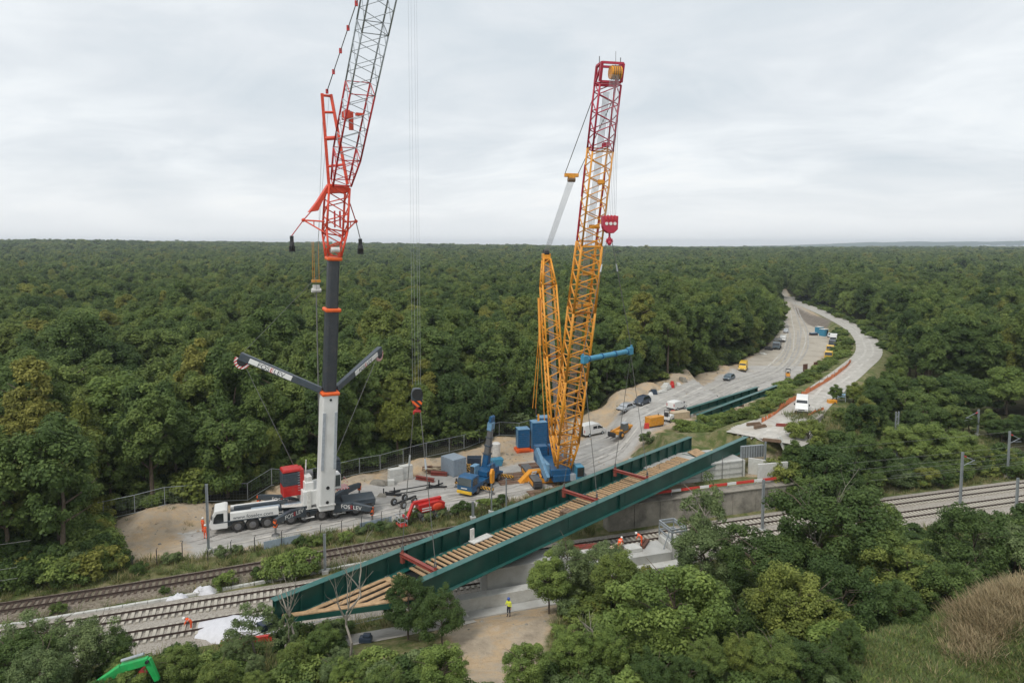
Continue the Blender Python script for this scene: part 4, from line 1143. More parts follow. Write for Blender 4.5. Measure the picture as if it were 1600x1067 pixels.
# white side boxes with the web address, engine deck between them
for sy in (-1, 1):
    sb = MB().box((7.8, sy * 1.16, 2.05), (5.6, 0.62, 0.95)).build('side_box', M['white'], C1, bevel=0.05)
    MB().box((1.0, sy * 1.2, 1.78), (4.4, 0.55, 0.12)).build('fender', M['white'], C1, bevel=0.02)
    MB().box((-2.4, sy * 1.3, 0.62), (1.6, 0.3, 0.1)).build('step', M['white'], C1)
    MB().box((1.5, sy * 1.3, 0.62), (1.6, 0.3, 0.1)).build('step', M['white'], C1)
    lad = MB()
    for k in range(5): lad.box((4.75, sy * 1.47, 0.6 + 0.32 * k), (0.5, 0.06, 0.05))
    lad.box((4.5, sy * 1.47, 1.25), (0.05, 0.06, 1.6)).box((5.0, sy * 1.47, 1.25), (0.05, 0.06, 1.6)).build('ladder', M['cream'], C1)
lettering([('www.foselev.com', M['anthracite'])], 0.62, (10.3, 1.48, 1.72), (-1, 0, 0), (0, 0, 1), C1, 1.05)
MB().box((7.6, 0, 1.95), (6.0, 1.6, 0.5)).box((7.0, -0.55, 2.4), (6.4, 0.5, 0.4)).build('engine_deck', M['anthracite'], C1, bevel=0.05)
MB().box((6.5, 0.25, 2.27), (3.4, 0.7, 0.16)).build('walkway', M['contgrey'], C1, bevel=0.02)
MB().box((1.6, -0.5, 1.95), (5.2, 0.9, 0.5)).build('hose_trough', M['contgrey'], C1, bevel=0.05)
MB().prism([(2.0, 1.1), (5.3, 0.5), (4.6, -2.2), (1.4, -0.4)], 2.05, 2.13, 'z').build('deck_plate', M['cream'], C1)
for x in (9.75, 8.05, 6.35, 3.55, 1.9, -0.25, -2.0, -4.5, -6.1):
    for sy in (-1, 1): wheel(C1, (x, sy * 1.18, 0.74), 0.74, 0.5, (0, sy, 0))
for x in (8.9, 7.2):
    for sy in (-1, 1): MB().prism([(x - 0.3, 1.6), (x + 0.3, 1.6), (x, 1.1)], sy * 1.3, sy * 1.4).build('mudguard', M['cream'], C1)
# star outriggers
for (tx, ty, rx, ry, tl) in ((5.5, 4.0, 1.5, 0.9, 1), (-6.1, 4.4, -1.5, 0.9, 1), (7.2, -5.4, 1.5, -0.9, -1), (-6.0, -5.2, -1.5, -0.9, 0)):
    r0, tp = Vector((rx, ry, 1.35)), Vector((tx, ty, 1.75))
    mid_ = r0.lerp(tp, 0.55) + Vector((0, 0, 0.32)); d2 = (tp - r0).normalized()
    og = MB().beam(r0, mid_, 0.62, 1.25, h1=0.98).beam(mid_ - d2 * 0.05, tp, 0.5, 0.92, h1=0.6).build('outrigger', M['anthracite'], C1, bevel=0.04)
    MB().box((tx, ty, 1.5), (0.34, 0.42, 0.95), Matrix.Rotation(math.atan2(d2.y, d2.x), 3, 'Z')).build('hazard_plate', M['hazardob'], og)
    MB().tube((tx, ty, 0.14), (tx, ty, 1.2), 0.13, 0.13, 10).tube((tx, ty, 0.02), (tx, ty, 0.16), 0.5, 0.42, 14).build('support_leg', M['steel'], og)
    if tl:
        nn = Vector((-d2.y, d2.x, 0)).normalized()
        if nn.y < 0: nn = -nn
        rr_ = -Vector((d2.x, d2.y, 0)).normalized()
        if rr_.cross(Vector((0, 0, 1))).dot(nn) < 0: rr_ = -rr_
        c0 = r0.lerp(tp, 0.5) + Vector((0, 0, 0.02)) + nn * 0.33
        lettering([('FOS', M['white']), ('E', M['red']), ('LEV', M['white'])], 0.72, c0 - rr_ * 1.35, rr_, (0, 0, 1), og, 1.05)
# slewing house
Fw = Vector((0.49, -0.87, 0)).normalized(); Lw = Vector((-0.87, -0.49, 0)).normalized()     # forward, image-left
Fl, Ll = vl(Fw), vl(Lw); U = Vector((0, 0, 1))
HM = Matrix((Ll, -Fl, U)).transposed()       # house frame: x image-left, y backwards, z up
MB().tube((0, 0, 1.6), (0, 0, 2.15), 1.5, 1.5, 24).build('slewing_ring', M['steel'], C1)
def hp(l, bk, z): return Ll * l - Fl * bk + U * z
MB().box(hp(0.5, 0.9, 3.1), (3.4, 4.2, 1.9), HM).box(hp(1.35, 0.3, 4.5), (1.1, 2.6, 1.2), HM).build('slewing_house', M['white'], C1, bevel=0.08)
MB().box(hp(1.5, -0.9, 2.9), (0.5, 0.9, 2.4), HM).box(hp(1.35, 0.1, 5.4), (0.8, 1.6, 0.7), HM).build('winch_frame', M['cream'], C1, bevel=0.05)
for k in range(4): MB().box(hp(1.93, -0.6 + 0.55 * k, 3.4 + 0.3 * (k % 2)), (0.08, 0.35, 0.8), HM).build('service_panel', M['lgrey'] if k % 2 else M['redlat'], C1)
MB().tube(hp(0.4, 1.6, 5.3), hp(1.9, 1.6, 5.3), 0.62, 0.62, 16).build('winch_drum', M['steel'], C1)
MB().tube(hp(1.5, 0.6, 5.2), hp(1.35, 0.6, 7.6), 0.1, 0.08, 8).build('exhaust_pipe', M['cream'], C1)
for (l, bk, col) in ((3.2, 1.3, 'red'), (-2.3, 3.0, 'anthracite')):
    cwt = MB().box(hp(l, bk, 3.9), (2.3, 2.0, 1.4), HM, 1.0).box(hp(l, bk, 6.5), (2.35, 2.05, 0.4), HM, 0.93).build('counterweight', M[col if col == 'red' else 'anthracite'], C1, bevel=0.1)
    for k in range(5):
        MB().box(hp(l, bk, 4.78 + 0.32 * k), (2.32 + 0.02 * (k % 2), 2.1, 0.3), HM).build('counterweight_slab', M['anthracite'], cwt, bevel=0.03)
    if col == 'red':
        MB().box(hp(l - 1.2, bk - 0.2, 4.9), (0.5, 1.9, 3.3), HM).build('frame_post', M['red'], cwt, bevel=0.03)
        ld = MB()
        for k in range(8): ld.box(hp(l - 0.85, bk - 1.12, 3.9 + 0.33 * k), (0.34, 0.05, 0.05), HM)
        ld.build('ladder', M['lgrey'], cwt)
MB().box(hp(0.6, 2.4, 3.2), (6.2, 0.9, 0.5), HM).build('counterweight_beam', M['anthracite'], C1)
MB().box(hp(-2.3, 3.0, 6.95), (1.1, 1.0, 0.9), HM).build('hydraulic_unit', M['lgrey'], C1, bevel=0.1)
oc = MB().box(hp(-2.0, -0.6, 4.75), (1.2, 1.7, 1.95), HM, 0.94).build('operator_cab', M['white'], C1, bevel=0.1)
MB().box(hp(-2.0, -1.5, 4.9), (0.86, 0.06, 1.45), HM).build('front_window', M['glasspale'], oc)
MB().box(hp(-2.63, -0.5, 5.0), (0.06, 1.1, 1.1), HM).build('side_window', M['glass'], oc)
MB().box(hp(-2.4, -0.6, 3.65), (2.4, 1.8, 0.1), HM).box(hp(-3.4, -1.3, 4.2), (0.05, 0.05, 1.1), HM).box(hp(-3.4, 0.2, 4.2), (0.05, 0.05, 1.1), HM).box(hp(-3.4, -0.55, 4.7), (0.04, 1.5, 0.04), HM).build('platform', M['hazard'], oc)
# telescopic boom
bd_ = c_loc.y - 1.5
Pb, Pt = wl(D(508, 794, bd_)), wl(D(521, 402, bd_ - 1.9)); bx = (Pt - Pb).normalized()
def bseg(name, t0, t1, w, d, mat, parent=C1, bevel=0.18):
    a, c = Pb.lerp(Pt, t0), Pb.lerp(Pt, t1)
    o = MB().beam(a, c, w, d, up=-Fl).build(name, M[mat], parent, bevel=bevel); return o
base = bseg('boom_base_section', 0.0, 0.475, 1.95, 1.9, 'white')
for s_ in (-1, 1):
    a = Pb.lerp(Pt, 0.17) + Ll * (s_ * 0.78) + Fl * 0.98; c = Pb.lerp(Pt, 0.4) + Ll * (s_ * 0.72) + Fl * 0.98
    MB().beam(a, c, 0.34, 0.16, up=-Fl).build('guy_cylinder', M['lgrey'], base, bevel=0.03)
for z_, r_ in ((0.035, 0.2), (0.095, 0.22), (0.45, 0.16)):
    q = Pb.lerp(Pt, z_) + Fl * 0.93; MB().tube(q, q + Fl * 0.06, r_, r_, 12).build('access_hole', M['black'], base)
MB().beam(Pb.lerp(Pt, 0.02) + Fl * 0.95, Pb.lerp(Pt, 0.025) + Fl * 0.95, 2.1, 0.2, up=-Fl).build('boom_foot', M['cream'], base)
s1 = bseg('boom_section', 0.475, 0.8, 1.55, 1.5, 'boomgrey', bevel=0.3)
s2 = bseg('boom_section', 0.8, 1.0, 1.36, 1.32, 'boomgrey', bevel=0.28)
for t_, w_, mt in ((0.475, 2.25, 'orange'), (0.8, 1.95, 'orange'), (0.995, 1.8, 'orange')):
    a, c = Pb.lerp(Pt, t_ - 0.007), Pb.lerp(Pt, t_ + 0.007)
    MB().beam(a, c, w_, w_ * 0.97, up=-Fl).build('boom_collar', M[mt], C1, bevel=0.16)
# Y-guying arms with name boards
cpt = Pb.lerp(Pt, 0.485)
for sgn, tip_px in ((1, (375, 556, 82.5)), (-1, (594, 546, 95.0))):
    tip = wl(D(*tip_px)); rt = cpt + Ll * (sgn * 0.9) - Fl * 0.2
    d3 = (tip - rt).normalized(); ln = (tip - rt).length
    arm = MB().beam(rt, tip, 0.55, 0.75, h1=0.95, w1=0.7).build('guy_arm', M['anthracite'], C1, bevel=0.05)
    if not sgn: continue
    upv = (U - d3 * U.dot(d3)).normalized(); nv = d3.cross(upv)
    camdir = vl(Vector((0, -1, 0)))
    if nv.dot(camdir) < 0: nv = -nv
    a0, a1 = rt + d3 * (ln * 0.36), rt + d3 * (ln * 0.88)
    MB().beam(a0 + nv * 0.3 - upv * 0.03, a1 + nv * 0.3 - upv * 0.03, 0.16, 0.62, up=upv).build('name_board', M['white'], arm, bevel=0.04)
    rt_ = (a0 - a1).normalized() if sgn > 0 else (a1 - a0).normalized()
    st_ = (a1 if sgn > 0 else a0)
    lettering([('FOS', M['anthracite']), ('E', M['red']), ('LEV', M['anthracite'])], 0.78, st_ + rt_ * (1.1 if sgn > 0 else 0.9) + nv * 0.385 - upv * 0.3, rt_, upv, arm, 1.15)
    qd = MB(); cc_ = tip - d3 * 0.5 - upv * 0.5
    for k in range(7):
        a_ = math.pi * (0.95 + 0.16 * k); b_ = math.pi * (0.95 + 0.16 * (k + 1))
        qd.beam(cc_ + d3 * (0.75 * math.cos(a_)) + upv * (0.75 * math.sin(a_)), cc_ + d3 * (0.75 * math.cos(b_)) + upv * (0.75 * math.sin(b_)), 0.45, 0.25, up=nv)
    qd.build('sheave_guard', M['hazard'], arm)
    MB().tube(cc_ - nv * 0.2, cc_ + nv * 0.2, 0.6, 0.6, 16).build('rope_sheave', M['black'], arm)
    bar('guy_rope', tip, Pb.lerp(Pt, 0.99), 0.02, M['rope'], arm, 4) if sgn > 0 else None
    bar('guy_rope', tip, hp(2.6 * sgn, 2.0, 6.6), 0.035, M['rope'], arm, 4)
    bar('tie_rod', rt - upv * 0.2 - Fl * 0.6, rt + d3 * (ln * 0.35), 0.07, M['lgrey'], arm)
# lattice adapter (orange) above the telescope
Jb = wl(D(527, 296, 85.0)); sideJ = Ll
ad0 = Pt; adm = Pt.lerp(Jb, 0.36)
lattice(C1, 'adapter_section', ad0, adm, sideJ, 1.5, 1.5, 2.5, 2.2, 3, 0.13, 0.075, 'orangered')
lattice(C1, 'adapter_section', adm, Jb, sideJ, 2.5, 2.2, 2.5, 2.2, 5, 0.14, 0.075, 'orangered')
MB().tube(Pt + Ll * -0.5 + U * 0.9 + Fl * 0.8, Pt + Ll * 0.5 + U * 0.9 + Fl * 0.8, 0.32, 0.32, 12).build('rope_drum', M['cream'], C1)
MB().box(adm.lerp(Jb, 0.3) + Ll * 0.35 + Fl * 0.9, (0.18, 0.15, 2.0), HM).box(adm.lerp(Jb, 0.3) - Ll * 0.3 + Fl * 0.9, (0.2, 0.15, 2.0), HM).build('sheave_bracket', M['redlat'], C1)
hd = MB()
for pr, w_ in (((Jb + U * 0.1 + Ll * 0.9 - Fl * 0.3), 0),):
    hd.prism([(-1.5, -0.6), (1.35, -0.35), (1.35, 0.5), (-1.2, 0.6), (-2.6, -1.6), (-3.6, -2.9), (-2.5, -2.7)], -0.55, 0.55, 'y', Matrix.Translation(Jb + U * 0.0) @ (Matrix((-Ll, -Fl, U)).transposed()).to_4x4())
hd.build('jib_foot', M['orangered'], C1, bevel=0.05)
# spreader struts with hanging black blocks
for sgn, p_t, p_h in ((1, (474, 344, 84.0), (456, 384, 83.8)), (-1, (556, 346, 87.5), (563, 388, 87.6))):
    tp_, hg = wl(D(*p_t)), wl(D(*p_h))
    bs = adm + Ll * (sgn * 1.25)
    st = MB().tube(bs, tp_, 0.09).tube(bs + U * 1.3, tp_, 0.1).tube(bs.lerp(tp_, 0.5), (bs + U * 1.3).lerp(tp_, 0.5), 0.06).ball(tp_, 0.25).build('spreader_strut', M['orangered'], C1)
    bar('stay', tp_, wl(D(497 if sgn > 0 else 546, 318 if sgn > 0 else 316, 85)), 0.07, M['redlat'], st)
    bar('pendant', tp_, hg + U * 1.2, 0.06, M['redlat'] if sgn > 0 else M['steel'], st)
    MB().tube(hg + Ll * 0.16, hg - Ll * 0.16, 0.62, 0.62, 12).box(hg + U * 0.8, (0.4, 0.3, 0.8), HM).box(hg - U * 0.4, (0.7, 0.4, 0.7), HM).build('deflection_sheave', M['black'], st)
# luffing jib: lower part red, upper part grey, tip above the picture and plumb over the hook
HOOK1 = BW(2.7, 2.9, 0); HOOK1 = Vector((HOOK1.x, HOOK1.y, 21.2))
TIP = wl(Vector((HOOK1.x, HOOK1.y, 68.5)))
J0 = wl(D(533, 286, 84.4)); jx = (TIP - J0).normalized()
lattice(C1, 'jib_section', J0, J0.lerp(TIP, 0.12), sideJ, 2.2, 1.2, 2.7, 2.3, 4, 0.12, 0.05, 'redlat')
lattice(C1, 'jib_section', J0.lerp(TIP, 0.12), J0.lerp(TIP, 0.36), sideJ, 2.7, 2.3, 2.7, 2.3, 8, 0.11, 0.045, 'redlat', 'lgrey')
for ta, tb in ((0.36, 0.55), (0.55, 0.76), (0.76, 0.97)):
    lattice(C1, 'jib_section', J0.lerp(TIP, ta), J0.lerp(TIP, tb), sideJ, 2.7, 2.3, 2.7 if tb < 0.9 else 1.4, 2.3 if tb < 0.9 else 1.0, 6, 0.09, 0.04, 'lgrey')
MB().tube(TIP - Ll * 0.7, TIP + Ll * 0.7, 0.6, 0.6, 14).build('tip_sheave', M['lgrey'], C1)
q = J0.lerp(TIP, 0.245)
MB().box(q + Ll * 0.3, (0.45, 0.4, 2.0), HM).box(q - Ll * 0.7 + U * 0.8, (0.9, 0.5, 0.3), HM).box(q + Ll * 0.9 + U * 0.6, (0.5, 1.6, 0.9), HM).build('jib_winch', M['orangered'], C1)
# needle / A-frame behind the jib
AT = wl(D(510, 147, 86.0))
legs = [(AT + Ll * 0.55, wl(D(514, 292, 86))), (AT - Ll * 0.55, wl(D(543, 288, 86)))]
af = MB()
for a, c in legs: af.beam(a, c, 0.3, 0.34)
afo = af.build('luffing_mast', M['orangered'], C1, bevel=0.03)
for f_ in (0.02, 0.2, 0.48, 0.78):
    bar('cross_tube', legs[0][0].lerp(legs[0][1], f_), legs[1][0].lerp(legs[1][1], f_), 0.16 if f_ != 0.48 else 0.26, M['orangered'], afo)
pa, pc = AT + U * 0.1, TIP
for k in range(9):
    a, c = pa.lerp(pc, 0.01 + k * 0.11), pa.lerp(pc, 0.01 + (k + 1) * 0.11)
    bar('guy_rod', a, c, 0.055, M['plastic'] if k < 1 else M['rope'], afo)
    MB().box(a, (0.3, 0.2, 0.55), HM).build('rod_link', M['redlat'], afo)
for dx in (-0.35, 0.35):
    bar('luffing_rope', AT + Ll * dx, wl(D(492 + 5 * dx, 470, 88.5)), 0.022, M['rope'], afo, 4)
# load-sensing frame hanging behind the boom
hb = wl(D(494, 450, 88.6))
hbo = MB().box(hb + U * 0.9, (1.1, 0.5, 0.35), HM).build('equaliser_frame', M['digger'], C1)
MB().box(hb, (0.8, 0.5, 0.8), HM).tube(hb + Ll * 0.6 - U * 0.3, hb - Ll * 0.6 - U * 0.3, 0.3, 0.3, 10).build('equaliser_sheave', M['cream'], hbo)
for dx in (-0.4, 0.4, 0.2):
    bar('equaliser_rope', hb + Ll * dx + U * 0.9, hb + Ll * dx + U * 6.0, 0.03, M['digger'], hbo, 4)
bar('equaliser_rope', hb, Pb + U * 3.5 - Fl * 1.4 + Ll * 0.2, 0.09, M['sling'], hbo, 5)
# hoist ropes down to the hook block
for dx in (-0.36, -0.13, 0.15, 0.34):
    bar('hoist_rope', TIP + vl(Vector((dx, 0, 0))), wl(HOOK1 + Vector((dx, 0, 1.7))), 0.009, M['ropelight'], C1, 4)
# ---- its hook block
Hk = thing('hook_block', 'dark blue hook block with orange stripes above the near end of the bridge', 'hook block', HOOK1, 0.3); Hk.scale = (0.85, 0.85, 0.85)
MB().prism([(-0.55, 0.35), (0.55, 0.35), (0.6, 1.0), (0.4, 1.65), (-0.4, 1.65), (-0.6, 1.0)], -0.3, 0.3).build('sheave_housing', M['anthracite'], Hk, bevel=0.1)
MB().tube((0, -0.42, 1.1), (0, 0.42, 1.1), 0.55, 0.55, 16).build('sheave', M['black'], Hk)
MB().prism([(-0.58, 0.4), (-0.35, -0.25), (0.35, -0.25), (0.58, 0.4)], -0.34, 0.34).build('stripe_plate', M['hazardob'], Hk)
MB().tube((0, 0, -0.25), (0, 0, -0.7), 0.14).tube((-0.3, 0, -0.75), (0.3, 0, -0.75), 0.16).tube((-0.3, 0, -0.7), (-0.34, 0, -1.05), 0.12, 0.06).tube((0.3, 0, -0.7), (0.34, 0, -1.05), 0.12, 0.06).build('ramshorn_hook', M['redlat'], Hk)
for i, (e_, lab) in enumerate(zip(LB[1], ('sling from the dark blue hook to the right end of the near lifting beam', 'sling from the dark blue hook to the left end of the near lifting beam'))):
    sling(HOOK1 + Vector((0.3 if i == 0 else -0.3, 0, -0.75)), e_, 0.05, lab, 0.62)

# ------------------------------------------------------------------ 2. yellow crawler crane with derrick
H2 = (BW(25.8, 2.9, 0) + BW(35.9, 2.9, 0)) / 2
c2 = G(874, 757); c2.z = 0.03
F2 = Vector((H2.x - c2.x, H2.y - c2.y, 0)).normalized(); L2 = Vector((F2.y, -F2.x, 0))      # L2 = image-left
C2 = thing('crawler_crane', 'yellow lattice-boom crawler crane with red boom head and derrick mast', 'crane', c2)
H2M = Matrix((-L2, F2, U)).transposed()   # x image-right, y forward
def p2(r, f, z): return -L2 * r + F2 * f + U * z
def w2(p): return Vector(p) - c2
for sx in (-1, 1):
    ot = [(-4.2, 0.45), (-3.9, 0.1), (-3.5, 0), (3.5, 0), (3.9, 0.1), (4.2, 0.45), (4.1, 0.95), (3.6, 1.15), (-3.6, 1.15), (-4.1, 0.95)]
    Mx = (Matrix.Translation(p2(sx * 3.6, -2.6, 0)) @ Matrix((-F2, L2, U)).transposed().to_4x4())
    tr = MB().prism(ot, -0.6, 0.6, 'y', Mx).build('crawler_track', M['plastic'], C2, bevel=0.03)
    MB().prism([(-3.4, 0.3), (3.4, 0.3), (3.4, 0.85), (-3.4, 0.85)], -0.66, 0.66, 'y', Mx).build('track_frame', M['yellow'], tr)
    for k in range(22):
        x_ = -3.9 + k * 0.37
        MB().prism([(x_, 1.13), (x_ + 0.28, 1.13), (x_ + 0.28, 1.2), (x_, 1.2)], -0.62, 0.62, 'y', Mx).build('track_shoe', M['steel'], tr)
MB().box(p2(0, -2.6, 0.75), (6.4, 3.0, 0.7), H2M).build('car_body', M['blue'], C2, bevel=0.08)
MB().tube(p2(0, -2.6, 1.1), p2(0, -2.6, 1.5), 1.6, 1.6, 22).build('slewing_ring', M['steel'], C2)
MB().box(p2(0, -3.2, 2.0), (3.0, 8.0, 1.0), H2M).box(p2(0.1, 0.4, 1.2), (2.6, 1.2, 1.0), H2M).build('upper_structure', M['blue'], C2, bevel=0.08)
MB().box(p2(-1.7, -3.2, 2.3), (0.5, 6.5, 1.7), H2M).box(p2(1.9, -3.5, 2.3), (1.0, 5.0, 1.8), H2M).build('machine_house', M['bluepale'], C2, bevel=0.08)
MB().beam(p2(-1.9, 0.4, 1.0), p2(-2.6, -3.4, 4.4), 0.5, 1.2).build('gantry', M['bluepale'], C2, bevel=0.05)
cab2 = MB().box(p2(2.75, 0.6, 1.95), (1.25, 1.9, 2.0), H2M, 0.94).build('operator_cab', M['bluebeam'], C2, bevel=0.1)
MB().box(p2(2.75, 1.56, 2.15), (1.0, 0.06, 1.3), H2M).build('front_window', M['glass'], cab2)
MB().box(p2(3.4, 0.6, 2.2), (0.06, 1.4, 1.1), H2M).build('side_window', M['glass'], cab2)
MB().box(p2(1.75, 0.9, 1.3), (0.8, 0.8, 0.9), H2M).build('step_box', M['lgrey'], C2)
for k in range(4):
    for sx in (-1, 1):
        MB().box(p2(sx * 1.1, -6.6, 1.9 + 0.62 * k), (1.9, 1.4, 0.58), H2M).build('counterweight_slab', M['blue'], C2, bevel=0.05)
# main boom
B0 = w2(D(879, 737, 99.2)); B1 = w2(D(953, 103, 81.3))
def bt(t): return B0.lerp(B1, t)
segs = [(0.0, 0.1, 1.9, 0.9, 3.0, 2.5, 4, 'yellow'), (0.1, 0.28, 3.0, 2.5, 3.0, 2.5, 8, 'yellow'), (0.28, 0.46, 3.0, 2.5, 3.0, 2.5, 8, 'yellow'), (0.46, 0.62, 3.0, 2.5, 2.7, 2.2, 7, 'yellow'), (0.62, 0.83, 2.6, 2.1, 2.6, 2.0, 9, 'yellow'), (0.83, 0.965, 2.6, 2.0, 2.6, 1.9, 6, 'crimson')]
for (a, c, wa, da, wb, db, n, mt) in segs:
    thin = a > 0.6; n = int(n * 1.3)
    lattice(C2, 'boom_section', bt(a), bt(c), -L2, wa, da, wb, db, n, 0.17 if not thin else 0.125, 0.1 if not thin else 0.068, mt)
bxv = (B1 - B0).normalized()
for k in range(5):      # red tie plates strapped to the upper chords, pulleys on the boom's face
    t_ = (0.84, 0.76, 0.66, 0.55, 0.47)[k]
    MB().box(bt(t_) + F2 * (1.0 if k % 2 else 0.6) - L2 * (0.5 - 0.3 * k), (0.7, 0.3, 0.5), H2M).tube(bt(t_) - L2 * 0.2, bt(t_) - L2 * 1.1, 0.25).build('rope_roller', M['crimson'] if k == 0 else M['yellow'], C2)
for sx in (-1, 1):
    for t0_, t1_ in ((0.63, 0.72), (0.73, 0.8)):
        bar('tie_bar', bt(t0_) - L2 * (sx * 1.35) - F2 * 1.05, bt(t1_) - L2 * (sx * 1.35) - F2 * 1.05, 0.13, M['crimson'], C2)
hdm = MB()
hx = bt(0.965)
for sx in (-1, 1):
    hdm.beam(hx - L2 * (sx * 1.3) - F2 * 0.9, hx + bxv * 2.1 - L2 * (sx * 1.3) - F2 * 0.9, 0.25, 0.3)
    hdm.beam(hx - L2 * (sx * 1.3) + F2 * 0.9, hx + bxv * 2.1 - L2 * (sx * 1.3) + F2 * 0.9, 0.3, 0.35)
    hdm.beam(hx - L2 * (sx * 1.3) - F2 * 0.9, hx + bxv * 2.1 - L2 * (sx * 1.3) + F2 * 0.9, 0.2, 0.2)
    hdm.beam(hx + bxv * 2.1 - L2 * (sx * 1.3) - F2 * 0.9, hx + bxv * 2.1 - L2 * (sx * 1.3) + F2 * 0.9, 0.25, 0.25)
for dz, ff in ((0, 0.9), (2.1, 0.9), (2.1, -0.9), (0, -0.9)):
    hdm.beam(hx + bxv * dz - L2 * 1.3 + F2 * ff, hx + bxv * dz + L2 * 1.3 + F2 * ff, 0.22, 0.26)
ho = hdm.build('boom_head', M['crimson'], C2)
MB().tube(hx + bxv * 1.0 - L2 * 1.0 + F2 * 1.1, hx + bxv * 1.0 + L2 * 0.25 + F2 * 1.1, 0.75, 0.75, 18).build('head_sheaves', M['yellow'], ho)
for dx in (-0.75, -0.5, -0.25, 0.0): MB().tube(hx + bxv * 1.0 + L2 * dx + F2 * 1.1 - L2 * 0.03, hx + bxv * 1.0 + L2 * dx + F2 * 1.1 + L2 * 0.03, 0.82, 0.82, 18).build('sheave_rim', M['timberdark'], ho)
for sx, r_, hgt in ((-1.3, 0.06, 0.9), (1.3, 0.06, 0.9), (0.7, 0.03, 1.6)):
    bar('mast_light', hx + bxv * 2.1 - L2 * sx, hx + bxv * 2.1 - L2 * sx + U * hgt, r_, M['steel'], ho)
# hoist ropes lying along the boom
for k in range(6):
    o_ = -L2 * (-0.45 + 0.2 * k) - F2 * 0.35
    bar('hoist_rope', bt(0.03) + o_, bt(0.95) + o_ * 0.7, 0.035, M['ropelight'], C2, 4)
# derrick mast
Dm0, Dm1 = w2(D(876, 728, 100.2)), w2(D(853, 396, 108.5))
def dt(t): return Dm0.lerp(Dm1, t)
for (a, c, wa, da, wb, db, n) in ((0.0, 0.14, 1.5, 0.8, 2.3, 1.6, 4), (0.14, 0.5, 2.3, 1.6, 2.4, 1.7, 9), (0.5, 0.84, 2.4, 1.7, 2.2, 1.6, 9), (0.84, 0.97, 2.2, 1.6, 1.1, 1.0, 4)):
    lattice(C2, 'derrick_section', dt(a), dt(c), -L2, wa, da, wb, db, int(n * 1.25), 0.15, 0.085, 'yellow')
for k in range(6):
    o_ = -L2 * (-0.35 + 0.14 * k)
    bar('luffing_rope', dt(0.02) + o_, dt(0.95) + o_, 0.035, M['ropelight'], C2, 4)
dh = MB().box(dt(0.985), (1.3, 0.9, 0.9), H2M).build('derrick_head', M['yellow'], C2, bevel=0.08)
MB().tube(dt(1.0) - L2 * 0.4, dt(1.0) + L2 * 0.4, 0.62, 0.62, 16).build('derrick_sheave', M['black'], dh)
# boom stays: rope fall to the floating equaliser, then pendants to the boom head
eq = w2(D(893, 274, 96.0))
eqo = MB().box(eq, (2.0, 0.5, 0.5), H2M).box(eq - U * 0.45, (1.0, 0.5, 0.5), H2M).build('floating_equaliser', M['yellow'], C2, bevel=0.05)
MB().tube(eq - U * 0.6 - L2 * 0.5, eq - U * 0.6 + L2 * 0.5, 0.35, 0.35, 12).build('equaliser_sheaves', M['timberdark'], eqo)
for k in range(9):
    o_ = -L2 * (-0.4 + 0.1 * k)
    bar('stay_rope', dt(1.0) + o_, eq - U * 0.6 + o_ * 1.15, 0.022, M['ropelight'], C2, 4)
for sx in (-1, 1):
    bar('stay_pendant', eq - L2 * (sx * 0.95) + U * 0.2, bt(0.94) - L2 * (sx * 1.3) - F2 * 1.0, 0.05, M['steel'], C2)
# suspended counterweight pendants
SLW = G(834, 703, 0) ; SLT = Vector((SLW.x, SLW.y, 0))
for sx in (-0.25, 0.25):
    bar('counterweight_pendant', dt(0.98) - F2 * 0.4, w2(Vector((SLW.x + sx, SLW.y - 1.2, 7.6))), 0.07, M['yellow'], C2)
a_, c_ = dt(0.78) + L2 * 1.5 - F2 * 0.6, dt(0.55) + L2 * 1.7 - F2 * 0.9
MB().tube(a_, c_, 0.2).tube(c_, dt(0.2) + L2 * 1.75 - F2 * 1.1, 0.06).build('derrick_cylinder', M['yellow'], C2)
# ---- counterweight stack behind (three blue piles on a tray)
SW = thing('counterweight_stack', 'stacked blue counterweight slabs behind the yellow crane', 'counterweight', (SLW.x, SLW.y, 0), 0.25)
MB().box((-0.2, 0, 0.25), (6.2, 2.2, 0.5)).box((-2.0, -0.3, 0.55), (2.0, 2.0, 0.5)).build('tray', M['orange'], SW, bevel=0.05)
for (x, y, n, z0_) in ((-2.0, -0.1, 9, 0.85), (0.75, -0.2, 13, 0.52), (2.1, 1.3, 14, 0.52)):
    for k in range(n):
        MB().box((x, y, z0_ + 0.16 + 0.345 * k), (2.0 if x != 0.75 else 2.5, 1.9, 0.325)).build('counterweight_slab', M['blue'], SW, bevel=0.03)
    MB().box((x, y, z0_ + 0.04 + 0.345 * n), (2.1 if x != 0.75 else 2.6, 2.0, 0.12)).build('top_slab', M['bluepale'], SW, bevel=0.03)
    for sx in (-1, 1):
        MB().box((x + sx * (1.05 if x != 0.75 else 1.3), y - 0.3, z0_ + 0.17 * n), (0.12, 0.5, 0.34 * n)).build('stack_post', M['bluepale'], SW)
MB().box((0.75, -0.2, 5.6), (0.3, 0.3, 1.3)).build('hanger', M['yellow'], SW)
